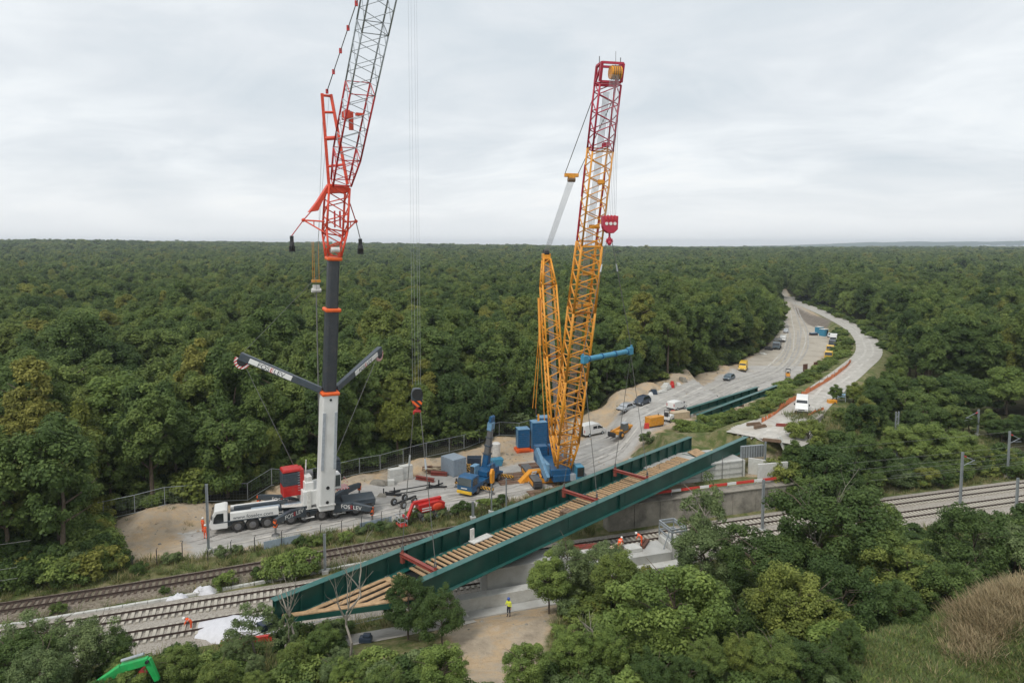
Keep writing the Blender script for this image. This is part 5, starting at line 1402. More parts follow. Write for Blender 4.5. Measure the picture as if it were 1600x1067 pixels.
# ---- red hook block, slings, blue spreader beam
hk2 = Vector((H2.x, H2.y, 37.0))
Hb = thing('hook_block', 'crimson red hook block hanging beside the yellow boom', 'hook block', hk2, 0.2)
MB().prism([(-0.9, 0.3), (-0.75, -0.15), (-0.25, -0.5), (0.4, -0.5), (0.9, -0.05), (0.95, 1.5), (-0.95, 1.5)], -0.4, 0.4).build('housing', M['crimson'], Hb, bevel=0.06)
for k in range(3):
    MB().tube((-0.5 + 0.5 * k, -0.46, 0.6), (-0.5 + 0.5 * k, 0.46, 0.6), 0.19, 0.19, 12).build('sheave_hole', M['white'], Hb)
for k in range(4): MB().tube((-0.6 + 0.4 * k - 0.06, 0, 1.1), (-0.6 + 0.4 * k + 0.06, 0, 1.1), 0.5, 0.5, 16).build('sheave', M['redlat'], Hb)
MB().tube((0, 0, -0.5), (0, 0, -1.1), 0.13).tube((-0.35, 0, -1.25), (0.35, 0, -1.25), 0.14).tube((0, 0, -0.9), (-0.4, 0, -1.5), 0.1).tube((0, 0, -0.9), (0.4, 0, -1.5), 0.1).ball((0, 0, -1.6), 0.3).build('ramshorn_hook', M['crimson'], Hb)
for k in range(8):
    bar('hoist_rope', w2(hk2 + Vector((-0.7 + 0.2 * k, 0, 1.3))), hx + bxv * 0.6 + F2 * 1.9 - L2 * (-0.7 + 0.2 * k) * 0.8, 0.02, M['ropelight'], C2, 4)
spz = 22.3
e1, e2 = BW(26.2, 2.9, 0), BW(35.5, 2.9, 0); e1.z = e2.z = spz
sa = math.atan2(e2.y - e1.y, e2.x - e1.x); sl_ = (e2 - e1).length
S = thing('spreader_beam', 'blue tubular spreader beam hanging in front of the yellow boom', 'spreader beam', (e1 + e2) / 2, sa)
MB().tube((-sl_ / 2 + 0.6, 0, 0), (sl_ / 2 - 0.6, 0, 0), 0.3, 0.3, 16).build('tube', M['bluebeam'], S, smooth=False)
for x in (-sl_ / 2 + 0.9, -1.3, 1.3, sl_ / 2 - 0.9): MB().tube((x - 0.06, 0, 0), (x + 0.06, 0, 0), 0.38, 0.38, 16).build('flange', M['blue'], S)
for sx in (-1, 1):
    MB().box((sx * (sl_ / 2 - 0.2), 0, 0), (0.9, 0.5, 0.9)).box((sx * (sl_ / 2 + 0.1), 0, 0.5), (0.4, 0.14, 0.4)).build('end_fitting', M['bluebeam'], S, bevel=0.08)
for i, (ee, lab) in enumerate(((e1, 'left'), (e2, 'right'))):
    sling(hk2 + Vector((-0.3 + 0.6 * i, 0, -1.4)), ee + Vector((0, 0, 0.7)), 0.055, 'sling from the crimson hook to the %s end of the blue spreader' % lab, 0.72)
for i, (ee, kb) in enumerate(((e1, 2), (e2, 3))):
    for j, b_ in enumerate(LB[kb]):
        sling(ee + Vector((0, 0, -0.5)), b_, 0.05, 'sling from %s spreader end to %s end of the lifting beam below' % (('left', 'right')[i], ('right', 'left')[j]), None)
# ================================================================== VEHICLES AND PLANT
def onground(px, py, z=None):
    p = G(px, py, 0 if z is None else z)
    if z is None: p.z = ztf(p.x, p.y)
    return p
def head(a, b, za=0.0):
    p, q = G(a[0], a[1], za), G(b[0], b[1], za)
    return math.atan2(q.y - p.y, q.x - p.x)
def shell(prof, W, tumble, z_belt, parent, name, mat, bevel=0.06):
    """vehicle body from a side profile; sides lean in above the belt line"""
    mb = MB(); n = len(prof); vs = []
    for s in (-1, 1):
        for x, z in prof:
            k = 1 - tumble * max(0, z - z_belt)
            vs.append((x, s * W / 2 * k, z))
    fs = [tuple(range(n)), tuple(range(2 * n - 1, n - 1, -1))] + [(k, n + k, n + (k + 1) % n, (k + 1) % n) for k in range(n)]
    mb.add(vs, fs)
    return mb.build(name, M[mat], parent, bevel=bevel)
def pane(parent, name, pts, y, tumble, z_belt, W, mat='glass', out=0.012):
    for s in (-1, 1):
        vs = [(x, s * (W / 2 * (1 - tumble * max(0, z - z_belt)) + out), z) for x, z in pts]
        MB().add(vs + [(a, c - s * 0.02, d) for a, c, d in vs], [tuple(range(len(pts))), tuple(range(2 * len(pts) - 1, len(pts) - 1, -1))] + [(k, len(pts) + k, len(pts) + (k + 1) % len(pts), (k + 1) % len(pts)) for k in range(len(pts))]).build(name, M[mat], parent)
def cross_pane(parent, name, a, b, W, mat='glass', tumble=0.1, zb=1.0):
    """sloping glass from (x,z) a to b across the width"""
    d = Vector((b[0] - a[0], 0, b[1] - a[1])).normalized(); nv = Vector((d.z, 0, -d.x)) * 0.02
    if nv.x * (1 if a[0] > 0 else -1) < 0: nv = -nv
    wa, wb = W / 2 * (1 - tumble * max(0, a[1] - zb)) * 0.9, W / 2 * (1 - tumble * max(0, b[1] - zb)) * 0.88
    q = [Vector((a[0], -wa, a[1])), Vector((a[0], wa, a[1])), Vector((b[0], wb, b[1])), Vector((b[0], -wb, b[1]))]
    MB().add([v + nv for v in q] + [v - nv for v in q], [(0, 1, 2, 3), (7, 6, 5, 4), (0, 4, 5, 1), (1, 5, 6, 2), (2, 6, 7, 3), (3, 7, 4, 0)]).build(name, M[mat], parent)
def fourwheels(T, xf, xr, W, r, w=0.22):
    for x in (xf, xr):
        for s in (-1, 1): wheel(T, (x, s * (W / 2 - w * 0.45), r), r, w, (0, s, 0), 'lgrey')
def van(label, loc, ang, mat='white', L_=5.6, W=2.0, H=2.45, side_win=False, group='parked vehicles', rear_dark=False):
    T = thing('van', label, 'van', loc, ang, group)
    h = L_ / 2
    prof = [(-h, 0.42), (h - 0.1, 0.36), (h, 0.62), (h - 0.06, 0.98), (h - 0.75, 1.3), (h - 1.55, H - 0.28), (h - 1.95, H - 0.06), (h - 2.6, H), (-h + 0.12, H - 0.03), (-h, H - 0.2)]
    b_ = shell(prof, W, 0.07, 1.1, T, 'body', mat, 0.09)
    cross_pane(T, 'windscreen', (h - 0.8, 1.32), (h - 1.5, H - 0.36), W, 'glass', 0.07, 1.1)
    pane(T, 'front_window', [(h - 1.55, 1.3), (h - 0.98, 1.3), (h - 1.55, H - 0.55), (h - 2.15, H - 0.5), (h - 2.15, 1.3)], 0, 0.07, 1.1, W)
    if side_win: pane(T, 'side_window', [(h - 3.3, 1.35), (h - 2.3, 1.35), (h - 2.3, H - 0.5), (h - 3.3, H - 0.5)], 0, 0.07, 1.1, W)
    MB().box((h - 0.02, 0, 0.5), (0.16, W * 0.97, 0.3)).build('bumper', M['plastic'], T, bevel=0.03)
    MB().box((-h + 0.02, 0, 0.48), (0.14, W * 0.96, 0.25)).build('rear_bumper', M['plastic'], T, bevel=0.03)
    MB().box((h + 0.01, 0, 0.83), (0.05, W * 0.5, 0.14)).build('grille', M['plastic'], T)
    for s in (-1, 1):
        MB().box((h - 0.06, s * W * 0.36, 0.86), (0.14, 0.36, 0.2)).build('headlight', M['lamp'], T)
        MB().box((-h - 0.005, s * W * 0.44, 1.2), (0.05, 0.14, 0.55)).build('tail_light', M['taillamp'], T)
        MB().box((h - 1.2, s * (W / 2 + 0.13), 1.45), (0.1, 0.2, 0.3)).build('mirror', M['plastic'], T)
    if rear_dark: MB().box((-h - 0.01, -W * 0.05, 1.3), (0.04, W * 0.35, 1.5)).build('open_rear_door_gap', M['black'], T)
    fourwheels(T, h - 0.95, -h + 1.15, W, 0.35)
    return T
def car(label, loc, ang, mat, L_=4.4, W=1.8, H=1.48, kind='hatch', group='parked vehicles'):
    T = thing('car', label, 'car', loc, ang, group); h = L_ / 2; r = 0.33 if H < 1.6 else 0.37; zb = H * 0.6
    prof = [(-h, 0.4), (-h + 0.1, 0.26), (h - 0.1, 0.26), (h, 0.45), (h - 0.05, 0.68), (h - 0.95, zb), (h - 1.55, H - 0.08), (h - 2.1, H), (-h + (0.75 if kind != 'saloon' else 1.3), H - 0.04), (-h + (0.15 if kind != 'saloon' else 0.65), zb), (-h, zb - 0.06)]
    shell(prof, W, 0.28, zb, T, 'body', mat, 0.07)
    cross_pane(T, 'windscreen', (h - 1.0, zb + 0.02), (h - 1.55, H - 0.12), W, 'glass', 0.28, zb)
    rx = -h + (0.75 if kind != 'saloon' else 1.3)
    cross_pane(T, 'rear_window', (rx - 0.5, zb + 0.05), (rx - 0.06, H - 0.12), W, 'glass', 0.28, zb)
    pane(T, 'side_window', [(h - 1.15, zb + 0.03), (h - 1.68, H - 0.12), (h - 2.3, H - 0.08), (h - 2.3, zb + 0.03)], 0, 0.28, zb, W)
    pane(T, 'side_window', [(h - 2.38, zb + 0.03), (h - 2.38, H - 0.08), (rx + 0.15, H - 0.11), (rx - 0.25, zb + 0.06)], 0, 0.28, zb, W)
    MB().box((h - 0.03, 0, 0.42), (0.12, W * 0.9, 0.22)).build('bumper', M['plastic'], T, bevel=0.03)
    for s in (-1, 1):
        MB().box((h - 0.1, s * W * 0.36, 0.62), (0.2, 0.36, 0.13)).build('headlight', M['lamp'], T)
        MB().box((-h + 0.02, s * W * 0.38, zb - 0.16), (0.1, 0.3, 0.16)).build('tail_light', M['taillamp'], T)
        MB().box((h - 1.25, s * (W / 2 + 0.06), zb + 0.08), (0.12, 0.16, 0.12)).build('mirror', M['plastic'], T)
    fourwheels(T, h - 0.8, -h + 0.85, W, r)
    return T
def truck(label, loc, ang, cabmat, bodymat, L_=7.0, W=2.3, H=2.6, body='box', bh=1.6, group='site trucks'):
    T = thing('truck', label, 'truck', loc, ang, group); h = L_ / 2
    MB().box((0, 0, 0.75), (L_, 0.9, 0.25)).build('chassis', M['plastic'], T)
    prof = [(h - 1.8, 0.6), (h - 0.05, 0.6), (h, 1.3), (h - 0.35, H - 0.1), (h - 0.6, H), (h - 1.8, H)]
    shell(prof, W, 0.05, 1.3, T, 'cab', cabmat, 0.08)
    cross_pane(T, 'windscreen', (h - 0.02, 1.4), (h - 0.3, H - 0.3), W, 'glass', 0.05, 1.3)
    pane(T, 'side_window', [(h - 1.4, 1.45), (h - 0.4, 1.45), (h - 0.55, H - 0.3), (h - 1.4, H - 0.3)], 0, 0.05, 1.3, W)
    if body == 'box':
        MB().box((-1.0, 0, 0.95 + bh / 2), (L_ - 2.1, W, bh)).build('cargo_body', M[bodymat], T, bevel=0.05)
    elif body == 'tip':
        q = MB().box((-1.0, 0, 1.0), (L_ - 2.1, W, 0.12))
        for s in (-1, 1): q.box((-1.0, s * (W / 2 - 0.05), 1.3), (L_ - 2.1, 0.08, bh * 0.5))
        q.box((-h + 0.1, 0, 1.3), (0.08, W, bh * 0.5)).box((h - 2.1, 0, 1.5), (0.08, W, bh * 0.8)); q.build('tipper_body', M[bodymat], T, bevel=0.02)
    else:
        q = MB().box((-1.0, 0, 1.05), (L_ - 2.1, W, 0.12))
        for x in (-h + 0.2, -1.0, h - 2.2):
            for s in (-1, 1): q.box((x, s * (W / 2 - 0.06), 1.05 + bh / 2), (0.1, 0.1, bh))
        for s in (-1, 1): q.box((-1.0, s * (W / 2 - 0.06), 1.05 + bh), (L_ - 2.2, 0.1, 0.1)).box((-1.0, s * (W / 2 - 0.06), 1.05 + bh * 0.5), (L_ - 2.2, 0.08, 0.08))
        q.box((-1.0, 0, 1.1 + bh), (L_ - 2.2, W, 0.06)); q.build('cage_body', M[bodymat], T)
    for x in (h - 1.0, -h + 1.2):
        for s in (-1, 1): wheel(T, (x, s * (W / 2 - 0.15), 0.45), 0.45, 0.3, (0, s, 0))
    return T
van('white van with dark side window parked by the trees right of the yellow crane', onground(925, 679), head((900, 682), (948, 671)), H=2.35, L_=5.4, side_win=True, rear_dark=True)
car('silver grey car parked at the foot of the sandy bank', onground(978, 661), head((990, 657), (966, 664)), 'silver', kind='saloon')
car('dark blue off-road car parked behind the silver car', onground(1003, 654), head((1013, 650), (993, 658)), 'carblue', H=1.7, L_=4.6)
van('small white van parked near the stored green beams', onground(1057, 663), head((1044, 667), (1072, 658)), H=1.85, L_=4.4, W=1.8)
van('yellow van parked at the left edge of the gravel yard', onground(1161, 584), head((1168, 574), (1157, 590)), 'vanyellow', H=2.5, L_=5.6)
car('slate grey car parked in front of the yellow van', onground(1139, 598), head((1147, 594), (1131, 601)), 'cargrey')
van('white van facing the camera on the ramp road', Vector((*G(1253, 643, 7.0)[:2], 7.06)), head((1256, 625), (1253, 650), 7.0), H=2.5, L_=5.4, W=2.05)
truck('open-framed grey truck parked at the forest edge of the yard', onground(1214, 549), head((1222, 540), (1210, 556)), 'cargrey', 'steel', L_=6.5, body='cage', bh=2.0)
van('white van behind the open-framed truck at the yard edge', onground(1223, 537), head((1225, 528), (1221, 541)), H=2.1, L_=5.0)
car('pale blue car parked farthest up the left edge of the yard', onground(1228, 522), head((1229, 516), (1227, 526)), 'silver', H=1.5)
truck('white box truck at the right side of the gravel yard', onground(1302, 539), head((1306, 527), (1300, 546)), 'white', 'white', L_=6.5, bh=2.0)
truck('dark blue lorry in front of the white box truck', onground(1301, 546), head((1305, 538), (1299, 551)), 'carblue', 'carblue', L_=6.0, body='tip', bh=1.4)
truck('yellow tipper lorry between the blue lorry and the orange one', onground(1298, 555), head((1303, 547), (1295, 560)), 'vanyellow', 'vanyellow', L_=6.0, body='tip', bh=1.4)
truck('orange and yellow tipper lorry nearest in the right-hand row', onground(1296, 565), head((1302, 557), (1291, 570)), 'vanyellow', 'orange', L_=6.0, body='tip', bh=1.2)
car('light car half hidden behind the white box truck', onground(1297, 530), head((1299, 524), (1296, 534)), 'silver', H=1.6)
# site cabins at the far right of the yard
for i, (px, py, lab) in enumerate(((1280, 524, 'blue site toilet cabin on the left of the pair'), (1287, 528, 'blue site toilet cabin with a dark doorway, right of the pair'))):
    T = thing('site_cabin', lab, 'cabin', onground(px, py), 0.5, 'blue cabins')
    MB().box((0, 0, 1.3), (2.2, 2.4, 2.6)).build('cabin_body', M['bluebeam'], T, bevel=0.05)
    MB().box((0, 0, 2.68), (2.3, 2.5, 0.16)).build('cabin_roof', M['cream'], T, bevel=0.04)
    MB().box((0.5, -1.21, 1.15), (0.9, 0.05, 2.1)).build('door', M['black' if i else 'bluepale'], T)
T = thing('pallet_load', 'dark blue load on a pallet standing free in the yard', 'pallet', onground(1271, 527), 0.2)
MB().box((0, 0, 0.1), (3.0, 1.5, 0.2)).build('pallet', M['timberdark'], T); MB().box((0, 0, 0.6), (2.8, 1.4, 0.7)).build('load', M['carblue'], T, bevel=0.06); MB().box((0, 0, 1.0), (2.7, 1.35, 0.14)).build('cover', M['contgrey'], T, bevel=0.03)
for (px, py, w_, h_, lab) in ((1258, 586, 1.0, 2.2, 'tall rusty steel panel stack standing on the grey yard'), (1275, 581, 1.2, 1.9, 'rusty steel panel stack nearest the green bank'), (1264, 588, 1.1, 0.9, 'low rusty steel heap beside the tall panel stack'), (1260, 594, 0.9, 0.6, 'smallest rusty steel heap nearest the bank')):
    T = thing('steel_stack', lab, 'steel stack', onground(px, py), 0.4, 'rusty steel stacks')
    for k in range(3): MB().box((0, -0.25 + 0.25 * k, h_ / 2), (w_, 0.14, h_ * (1 - 0.06 * k))).build('steel_panel', M['rust'], T)
# small yellow roller
def roller(label, loc, ang):
    T = thing('road_roller', label, 'roller', loc, ang)
    for x in (-0.9, 0.9): MB().tube((x, -0.6, 0.42), (x, 0.6, 0.42), 0.42, 0.42, 16).build('drum', M['steel'], T)
    MB().box((-0.6, 0, 0.95), (1.5, 1.1, 0.7)).box((0.8, 0, 0.85), (1.0, 1.0, 0.5)).build('body', M['digger'], T, bevel=0.08)
    q = MB()
    for x in (-0.9, 0.35):
        for s in (-1, 1): q.box((x, s * 0.5, 1.75), (0.06, 0.06, 1.1))
    q.build('roof_post', M['plastic'], T); MB().box((-0.25, 0, 2.32), (1.5, 1.2, 0.08)).build('roof', M['plastic'], T); MB().box((-0.2, 0, 1.4), (0.5, 0.5, 0.5)).build('seat', M['plastic'], T, bevel=0.05)
roller('small yellow road roller alone on the grey part of the yard', onground(1231, 596), head((1230, 590), (1233, 600)))
# telehandler
T = thing('telehandler', 'yellow telehandler with grey cab in the middle of the haul road', 'telehandler', onground(972, 687), head((988, 680), (958, 690)))
MB().box((0, 0, 0.95), (4.4, 1.5, 0.7)).box((-1.6, 0.3, 1.45), (1.2, 1.0, 0.6)).build('body', M['digger'], T, bevel=0.08)
MB().box((0.1, 0.55, 1.75), (1.4, 0.95, 1.3), None, 0.9).build('cab', M['glasspale'], T, bevel=0.05)
MB().box((0.1, 0.55, 2.45), (1.35, 0.95, 0.08)).build('cab_roof', M['lgrey'], T)
MB().beam((-1.9, -0.35, 1.75), (2.9, -0.35, 1.1), 0.36, 0.42).build('boom', M['digger'], T, bevel=0.04)
MB().box((3.0, -0.1, 0.75), (0.25, 1.6, 0.8)).box((3.5, 0.35, 0.3), (1.0, 0.14, 0.08)).box((3.5, -0.55, 0.3), (1.0, 0.14, 0.08)).build('fork_carriage', M['plastic'], T)
for x in (1.55, -1.45):
    for s in (-1, 1): wheel(T, (x, s * 1.0, 0.62), 0.62, 0.45, (0, s, 0), 'digger')
# generator
T = thing('generator', 'ochre yellow generator box beside the bridge girder', 'generator', onground(1022, 692), head((1010, 693), (1037, 688)))
MB().box((0, 0, 1.05), (3.3, 1.4, 1.6)).build('enclosure', M['digger'], T, bevel=0.06)
MB().box((0, 0, 0.14), (3.1, 1.2, 0.24)).build('skid', M['plastic'], T)
for k in range(4): MB().box((-1.2 + 0.8 * k, -0.71, 1.05), (0.7, 0.03, 1.3)).build('door_panel', M['digger'], T)
MB().tube((1.1, 0.2, 1.85), (1.1, 0.2, 2.2), 0.08).build('exhaust', M['steel'], T)
# mini dumper, white, with red blocks
T = thing('mini_dumper', 'small white site dumper with dark roll bar beside the generator', 'dumper', onground(1044, 684), 0.9)
MB().prism([(-0.9, 0.5), (0.9, 0.5), (1.1, 1.2), (-0.2, 1.3), (-0.9, 1.0)], -0.65, 0.65).build('skip', M['white'], T, bevel=0.05)
MB().tube((-0.7, -0.5, 0.9), (-0.7, -0.5, 2.2), 0.05).tube((-0.7, 0.5, 0.9), (-0.7, 0.5, 2.2), 0.05).tube((-0.7, -0.5, 2.2), (-0.7, 0.5, 2.2), 0.05).build('roll_bar', M['plastic'], T)
MB().box((-0.8, 0, 1.5), (0.4, 0.7, 0.7)).build('seat', M['plastic'], T, bevel=0.06)
for x in (0.55, -0.6):
    for s in (-1, 1): wheel(T, (x, s * 0.65, 0.35), 0.35, 0.3, (0, s, 0))
for (px, py, lab) in ((1051, 673, 'red-white barrier block right of the white dumper'), (1010, 695, 'red-white barrier block at the left foot of the generator')):
    o = MB().prism([(-0.5, 0), (0.5, 0), (0.42, 0.3), (0.36, 0.95), (-0.36, 0.95), (-0.42, 0.3)], -0.2, 0.2).build('barrier_block', M['stripered'], None, bevel=0.03); o.location = onground(px, py); tag(o, lab, 'barrier', 'red barrier blocks')
# ply crate and white tank near the stored beams
o = MB().box((0, 0, 0.6), (3.6, 1.6, 1.2)).box((0, 0, 1.23), (3.7, 1.7, 0.07)).build('timber_crate', M['ply'], None, bevel=0.03); o.location = onground(1061, 678); o.rotation_euler = (0, 0, 0.4); tag(o, 'pale plywood crate at the end of the stored green beams', 'crate')
# stored green girders on trestles
for i, (a, c, lab) in enumerate((((1073, 676), (1183, 637), 'stored green steel beam farther from the camera, beside the haul road'), ((1088, 687), (1213, 634), 'stored green steel beam nearer to the grassy bank'))):
    p, q = onground(*a), onground(*c); d = (q - p); ln = d.length
    T = thing('stored_girder', lab, 'steel beam', p, math.atan2(d.y, d.x), 'stored green beams')
    MB().box((ln / 2, 0, 1.6), (ln, 0.75, 0.07)).build('top_flange', M['greenlit'], T)
    MB().box((ln / 2, 0, 1.05), (ln, 0.06, 1.03)).build('web', M['green'], T)
    MB().box((ln / 2, 0, 0.5), (ln, 0.85, 0.07)).build('bottom_flange', M['greenlit'], T)
    for k in range(3):
        MB().box((1.0 + (ln - 2) * k / 2, 0, 0.23), (0.5, 1.2, 0.46)).build('trestle', M['timberdark'] if k else M['concretew'], T)
    for k in range(9): MB().box((1 + (ln - 2) * k / 8, 0.2, 1.05), (0.04, 0.3, 1.0)).box((1 + (ln - 2) * k / 8, -0.2, 1.05), (0.04, 0.3, 1.0)).build('stiffener', M['green'], T)
T = thing('steel_bundle', 'rusty steel sections bundled behind the far end of the stored beams', 'steel bundle', onground(1200, 621), head((1187, 624), (1232, 611)))
for k in range(4): MB().box((0.4 * k - 2, -0.5 + 0.35 * k, 0.35), (9.0, 0.16, 0.5)).build('steel_section', M['rust'], T)

# ------------------------------------------------------------------ blue truck crane
ang = head((774, 746), (737, 768)); p = onground(752, 760)
T = thing('mobile_crane', 'blue two-axle mobile crane with grey telescopic boom raised, left of yellow crane', 'crane', p, ang)
MB().box((-0.2, 0, 0.95), (8.6, 2.3, 0.55)).box((-0.4, 0, 1.35), (6.6, 2.45, 0.35)).build('carrier', M['blue'], T, bevel=0.05)
cb = shell([(2.6, 0.6), (4.5, 0.55), (4.6, 1.5), (4.35, 2.6), (4.1, 2.75), (2.6, 2.75)], 2.5, 0.04, 1.5, T, 'cab', 'blue', 0.08)
cross_pane(cb, 'windscreen', (4.63, 1.55), (4.4, 2.55), 2.5, 'glasspale', 0.04, 1.5)
pane(cb, 'side_window', [(3.1, 1.6), (4.35, 1.6), (4.15, 2.5), (3.1, 2.5)], 0, 0.04, 1.5, 2.5)
MB().box((4.6, 0, 0.62), (0.3, 2.4, 0.4)).build('bumper', M['vanyellow'], T, bevel=0.05)
MB().box((4.67, 0, 1.2), (0.02, 1.0, 0.14)).build('badge', M['white'], T)
for s in (-1, 1): MB().box((4.4, s * 1.4, 2.1), (0.1, 0.2, 0.5)).build('mirror', M['plastic'], T)
for x in (3.0, 0.9, -1.2, -3.2):
    for s in (-1, 1): wheel(T, (x, s * 1.02, 0.6), 0.6, 0.45, (0, s, 0))
for x in (2.0, -4.0):
    for s in (-1, 1):
        og = MB().box((x, s * 2.1, 0.75), (0.35, 2.2, 0.35)).build('outrigger', M['hazardyb'], T)
        MB().tube((x, s * 3.1, 0.12), (x, s * 3.1, 1.3), 0.08).tube((x, s * 3.1, 0.02), (x, s * 3.1, 0.12), 0.32).build('support_leg', M['steel'], og)
MB().box((-1.2, 0, 2.0), (2.8, 2.2, 0.8)).box((-1.4, 0.85, 2.7), (1.6, 0.5, 0.9)).build('turntable_house', M['blue'], T, bevel=0.08)
oc = MB().box((0.4, -0.85, 2.5), (1.5, 0.9, 1.5), None, 0.92).build('operator_cab', M['bluepale'], T, bevel=0.08)
MB().box((1.13, -0.85, 2.6), (0.05, 0.7, 1.1)).build('cab_window', M['glass'], oc)
MB().box((-2.9, 0, 1.9), (0.9, 2.3, 1.0)).build('counterweight', M['blue'], T, bevel=0.08)
RT = Matrix.Rotation(-ang, 4, 'Z')
def tl(px, py, d): return RT @ (D(px, py, d) - p)
q0, q1 = tl(757, 742, 99.5), tl(769, 652, 99.0)
for k, (t0_, t1_, w_, mt) in enumerate(((0, 0.38, 0.95, 'blue'), (0.38, 0.52, 0.85, 'steel'), (0.52, 0.66, 0.78, 'steel'), (0.66, 0.8, 0.72, 'steel'))):
    MB().beam(q0.lerp(q1, t0_), q0.lerp(q1, t1_), w_, w_, up=(0, 1, 0)).build('boom_section', M[mt], T, bevel=0.12)
    MB().beam(q0.lerp(q1, t1_ - 0.015), q0.lerp(q1, t1_ + 0.01), w_ * 1.18, w_ * 1.18, up=(0, 1, 0)).build('boom_collar', M['anthracite'], T, bevel=0.05)
MB().beam(q0.lerp(q1, 0.78), q0.lerp(q1, 0.92), 0.95, 0.8, up=(0, 1, 0)).build('boom_head', M['bluepale'], T, bevel=0.06)
MB().box(q0.lerp(q1, 0.95), (1.2, 0.4, 0.5)).tube(q0.lerp(q1, 1.0) + Vector((-.5, 0, 0)), q0.lerp(q1, 1.0) + Vector((.5, 0, 0)), 0.25, 0.25, 10).build('head_sheave', M['blue'], T, bevel=0.05)
hk = tl(769, 745, 96.8)
MB().prism([(-0.35, -0.9), (0.35, -0.9), (0.5, 0.6), (0.2, 1.2), (-0.2, 1.2), (-0.5, 0.6)], -0.2, 0.2, 'y', Matrix.Translation(hk)).build('hook_block', M['yellow'], T, bevel=0.08)
bar('hoist_rope', hk + Vector((0, 0, 1.1)), q1, 0.025, M['rope'], T, 4)
# ------------------------------------------------------------------ red boom lift
p = onground(667, 809); ang = head((680, 803), (640, 812))
T = thing('boom_lift', 'red articulated boom lift with basket lowered at the road edge', 'boom lift', p, ang)
MB().box((0, 0, 0.75), (2.6, 1.3, 0.5)).build('chassis', M['steel'], T, bevel=0.05)
for x in (1.0, -1.0):
    for s in (-1, 1): wheel(T, (x, s * 0.95, 0.48), 0.48, 0.36, (0, s, 0), 'cargrey')
MB().prism([(-2.2, 1.1), (1.0, 1.1), (1.3, 1.5), (1.4, 2.2), (-1.4, 2.3), (-2.3, 1.9)], -0.75, 0.75).build('turret', M['red'], T, bevel=0.08)
MB().ball((-1.2, 0.65, 1.55), 0.75, 12, 8, (1.1, 0.35, 0.75)).build('engine_cover', M['orangered'], T, smooth=True)
for z in (1.35, 1.65): MB().box((0.35, 0.77, z), (1.3, 0.03, 0.14)).build('white_stripe', M['white'], T)
MB().beam((-2.0, 0, 2.35), (1.9, 0, 2.35), 0.5, 0.4).build('lower_boom', M['red'], T, bevel=0.05)
bk = RT.to_3x3() @ Vector((0, 0, 0))
e0 = Vector((1.9, 0, 2.3)); e1_ = Vector((3.1, 0.8, 0.75))
MB().beam(e0, e1_, 0.34, 0.4).build('upper_boom', M['red'], T, bevel=0.04)
bs = MB().box((3.9, 0.9, 0.35), (1.0, 1.7, 0.12)).build('basket', M['red'], T)
q = MB()
for x in (3.42, 4.38):
    for y in (0.08, 0.9, 1.72): q.tube((x, y, 0.4), (x, y, 1.45), 0.025)
for z in (0.9, 1.45):
    q.tube((3.42, 0.08, z), (4.38, 0.08, z), 0.03).tube((3.42, 1.72, z), (4.38, 1.72, z), 0.03).tube((4.38, 0.08, z), (4.38, 1.72, z), 0.03).tube((3.42, 0.08, z), (3.42, 1.72, z), 0.03)
q.build('guard_rail', M['lgrey'], bs)
MB().box((3.55, 0.9, 1.3), (0.2, 0.6, 0.4)).build('control_box', M['red'], bs, bevel=0.04)
# ------------------------------------------------------------------ black axle dolly and steel parts on the road
T = thing('axle_dolly', 'black wheeled axle dolly behind the red boom lift', 'dolly', onground(628, 790), head((620, 793), (645, 783)))
MB().beam((-1.0, 0, 0.6), (2.6, 0, 0.6), 0.25, 0.2).build('frame', M['black'], T)
for x in (-0.6, 1.4):
    MB().tube((x, -0.9, 0.5), (x, 0.9, 0.5), 0.07).build('axle', M['black'], T)
    for s in (-1, 1): wheel(T, (x, s * 0.95, 0.5), 0.5, 0.3, (0, s, 0), 'lgrey')
for (px, py, lab, rz) in ((613, 773, 'black steel A-frame lying on the haul road', 0.3), (683, 761, 'black steel bracket with upright prongs near the blue crane', 0.5)):
    T = thing('steel_bracket', lab, 'steel frame', onground(px, py), rz)
    MB().beam((-1.6, 0.2, 0.15), (1.2, -0.8, 0.15), 0.2, 0.2).build('beam', M['black'], T)
    MB().beam((-1.0, -0.1, 0.2), (1.2, 0.7, 0.2), 0.16, 0.16).build('beam', M['black'], T)
    MB().beam((-0.9, 0.9, 0.15), (0.8, -0.9, 0.15), 0.16, 0.16).build('beam', M['black'], T)
    for x in (-1.2, 0.3): MB().box((x, 0.1, 0.55), (0.16, 0.16, 0.9)).build('prong', M['black'], T)
for k, (a, c) in enumerate((((608, 769), (672, 758)), ((618, 773), (676, 763)))):
    o = bar('steel_rail', onground(*a) + Vector((0, 0, 0.08)), onground(*c) + Vector((0, 0, 0.08)), 0.07, M['black']); tag(o, ('long thin black steel rail lying on the road, farther one', 'long thin black steel rail lying on the road, nearer one')[k], 'steel rail')
# ------------------------------------------------------------------ grey container
T = thing('shipping_container', 'blue-grey ten-foot container behind the blue crane', 'container', onground(709, 739), head((694, 737), (716, 746)) )
MB().box((0, 0, 1.3), (3.1, 2.45, 2.5)).build('container_body', M['contgrey'], T, bevel=0.03)
for k in range(11):
    for s in (-1, 1): MB().box((-1.4 + 0.28 * k, s * 1.24, 1.3), (0.14, 0.06, 2.3)).build('corrugation', M['contgrey'], T)
for k in range(8): MB().box((1.57, -1.05 + 0.3 * k, 1.3), (0.06, 0.15, 2.3)).build('corrugation', M['contgrey'], T)
MB().box((0, 0, 2.59), (3.15, 2.5, 0.07)).build('roof_sheet', M['contgrey'], T)
for x in (-1.5, 1.5):
    for s in (-1, 1): MB().box((x, s * 1.2, 1.3), (0.16, 0.14, 2.62)).build('corner_post', M['contgrey'], T)
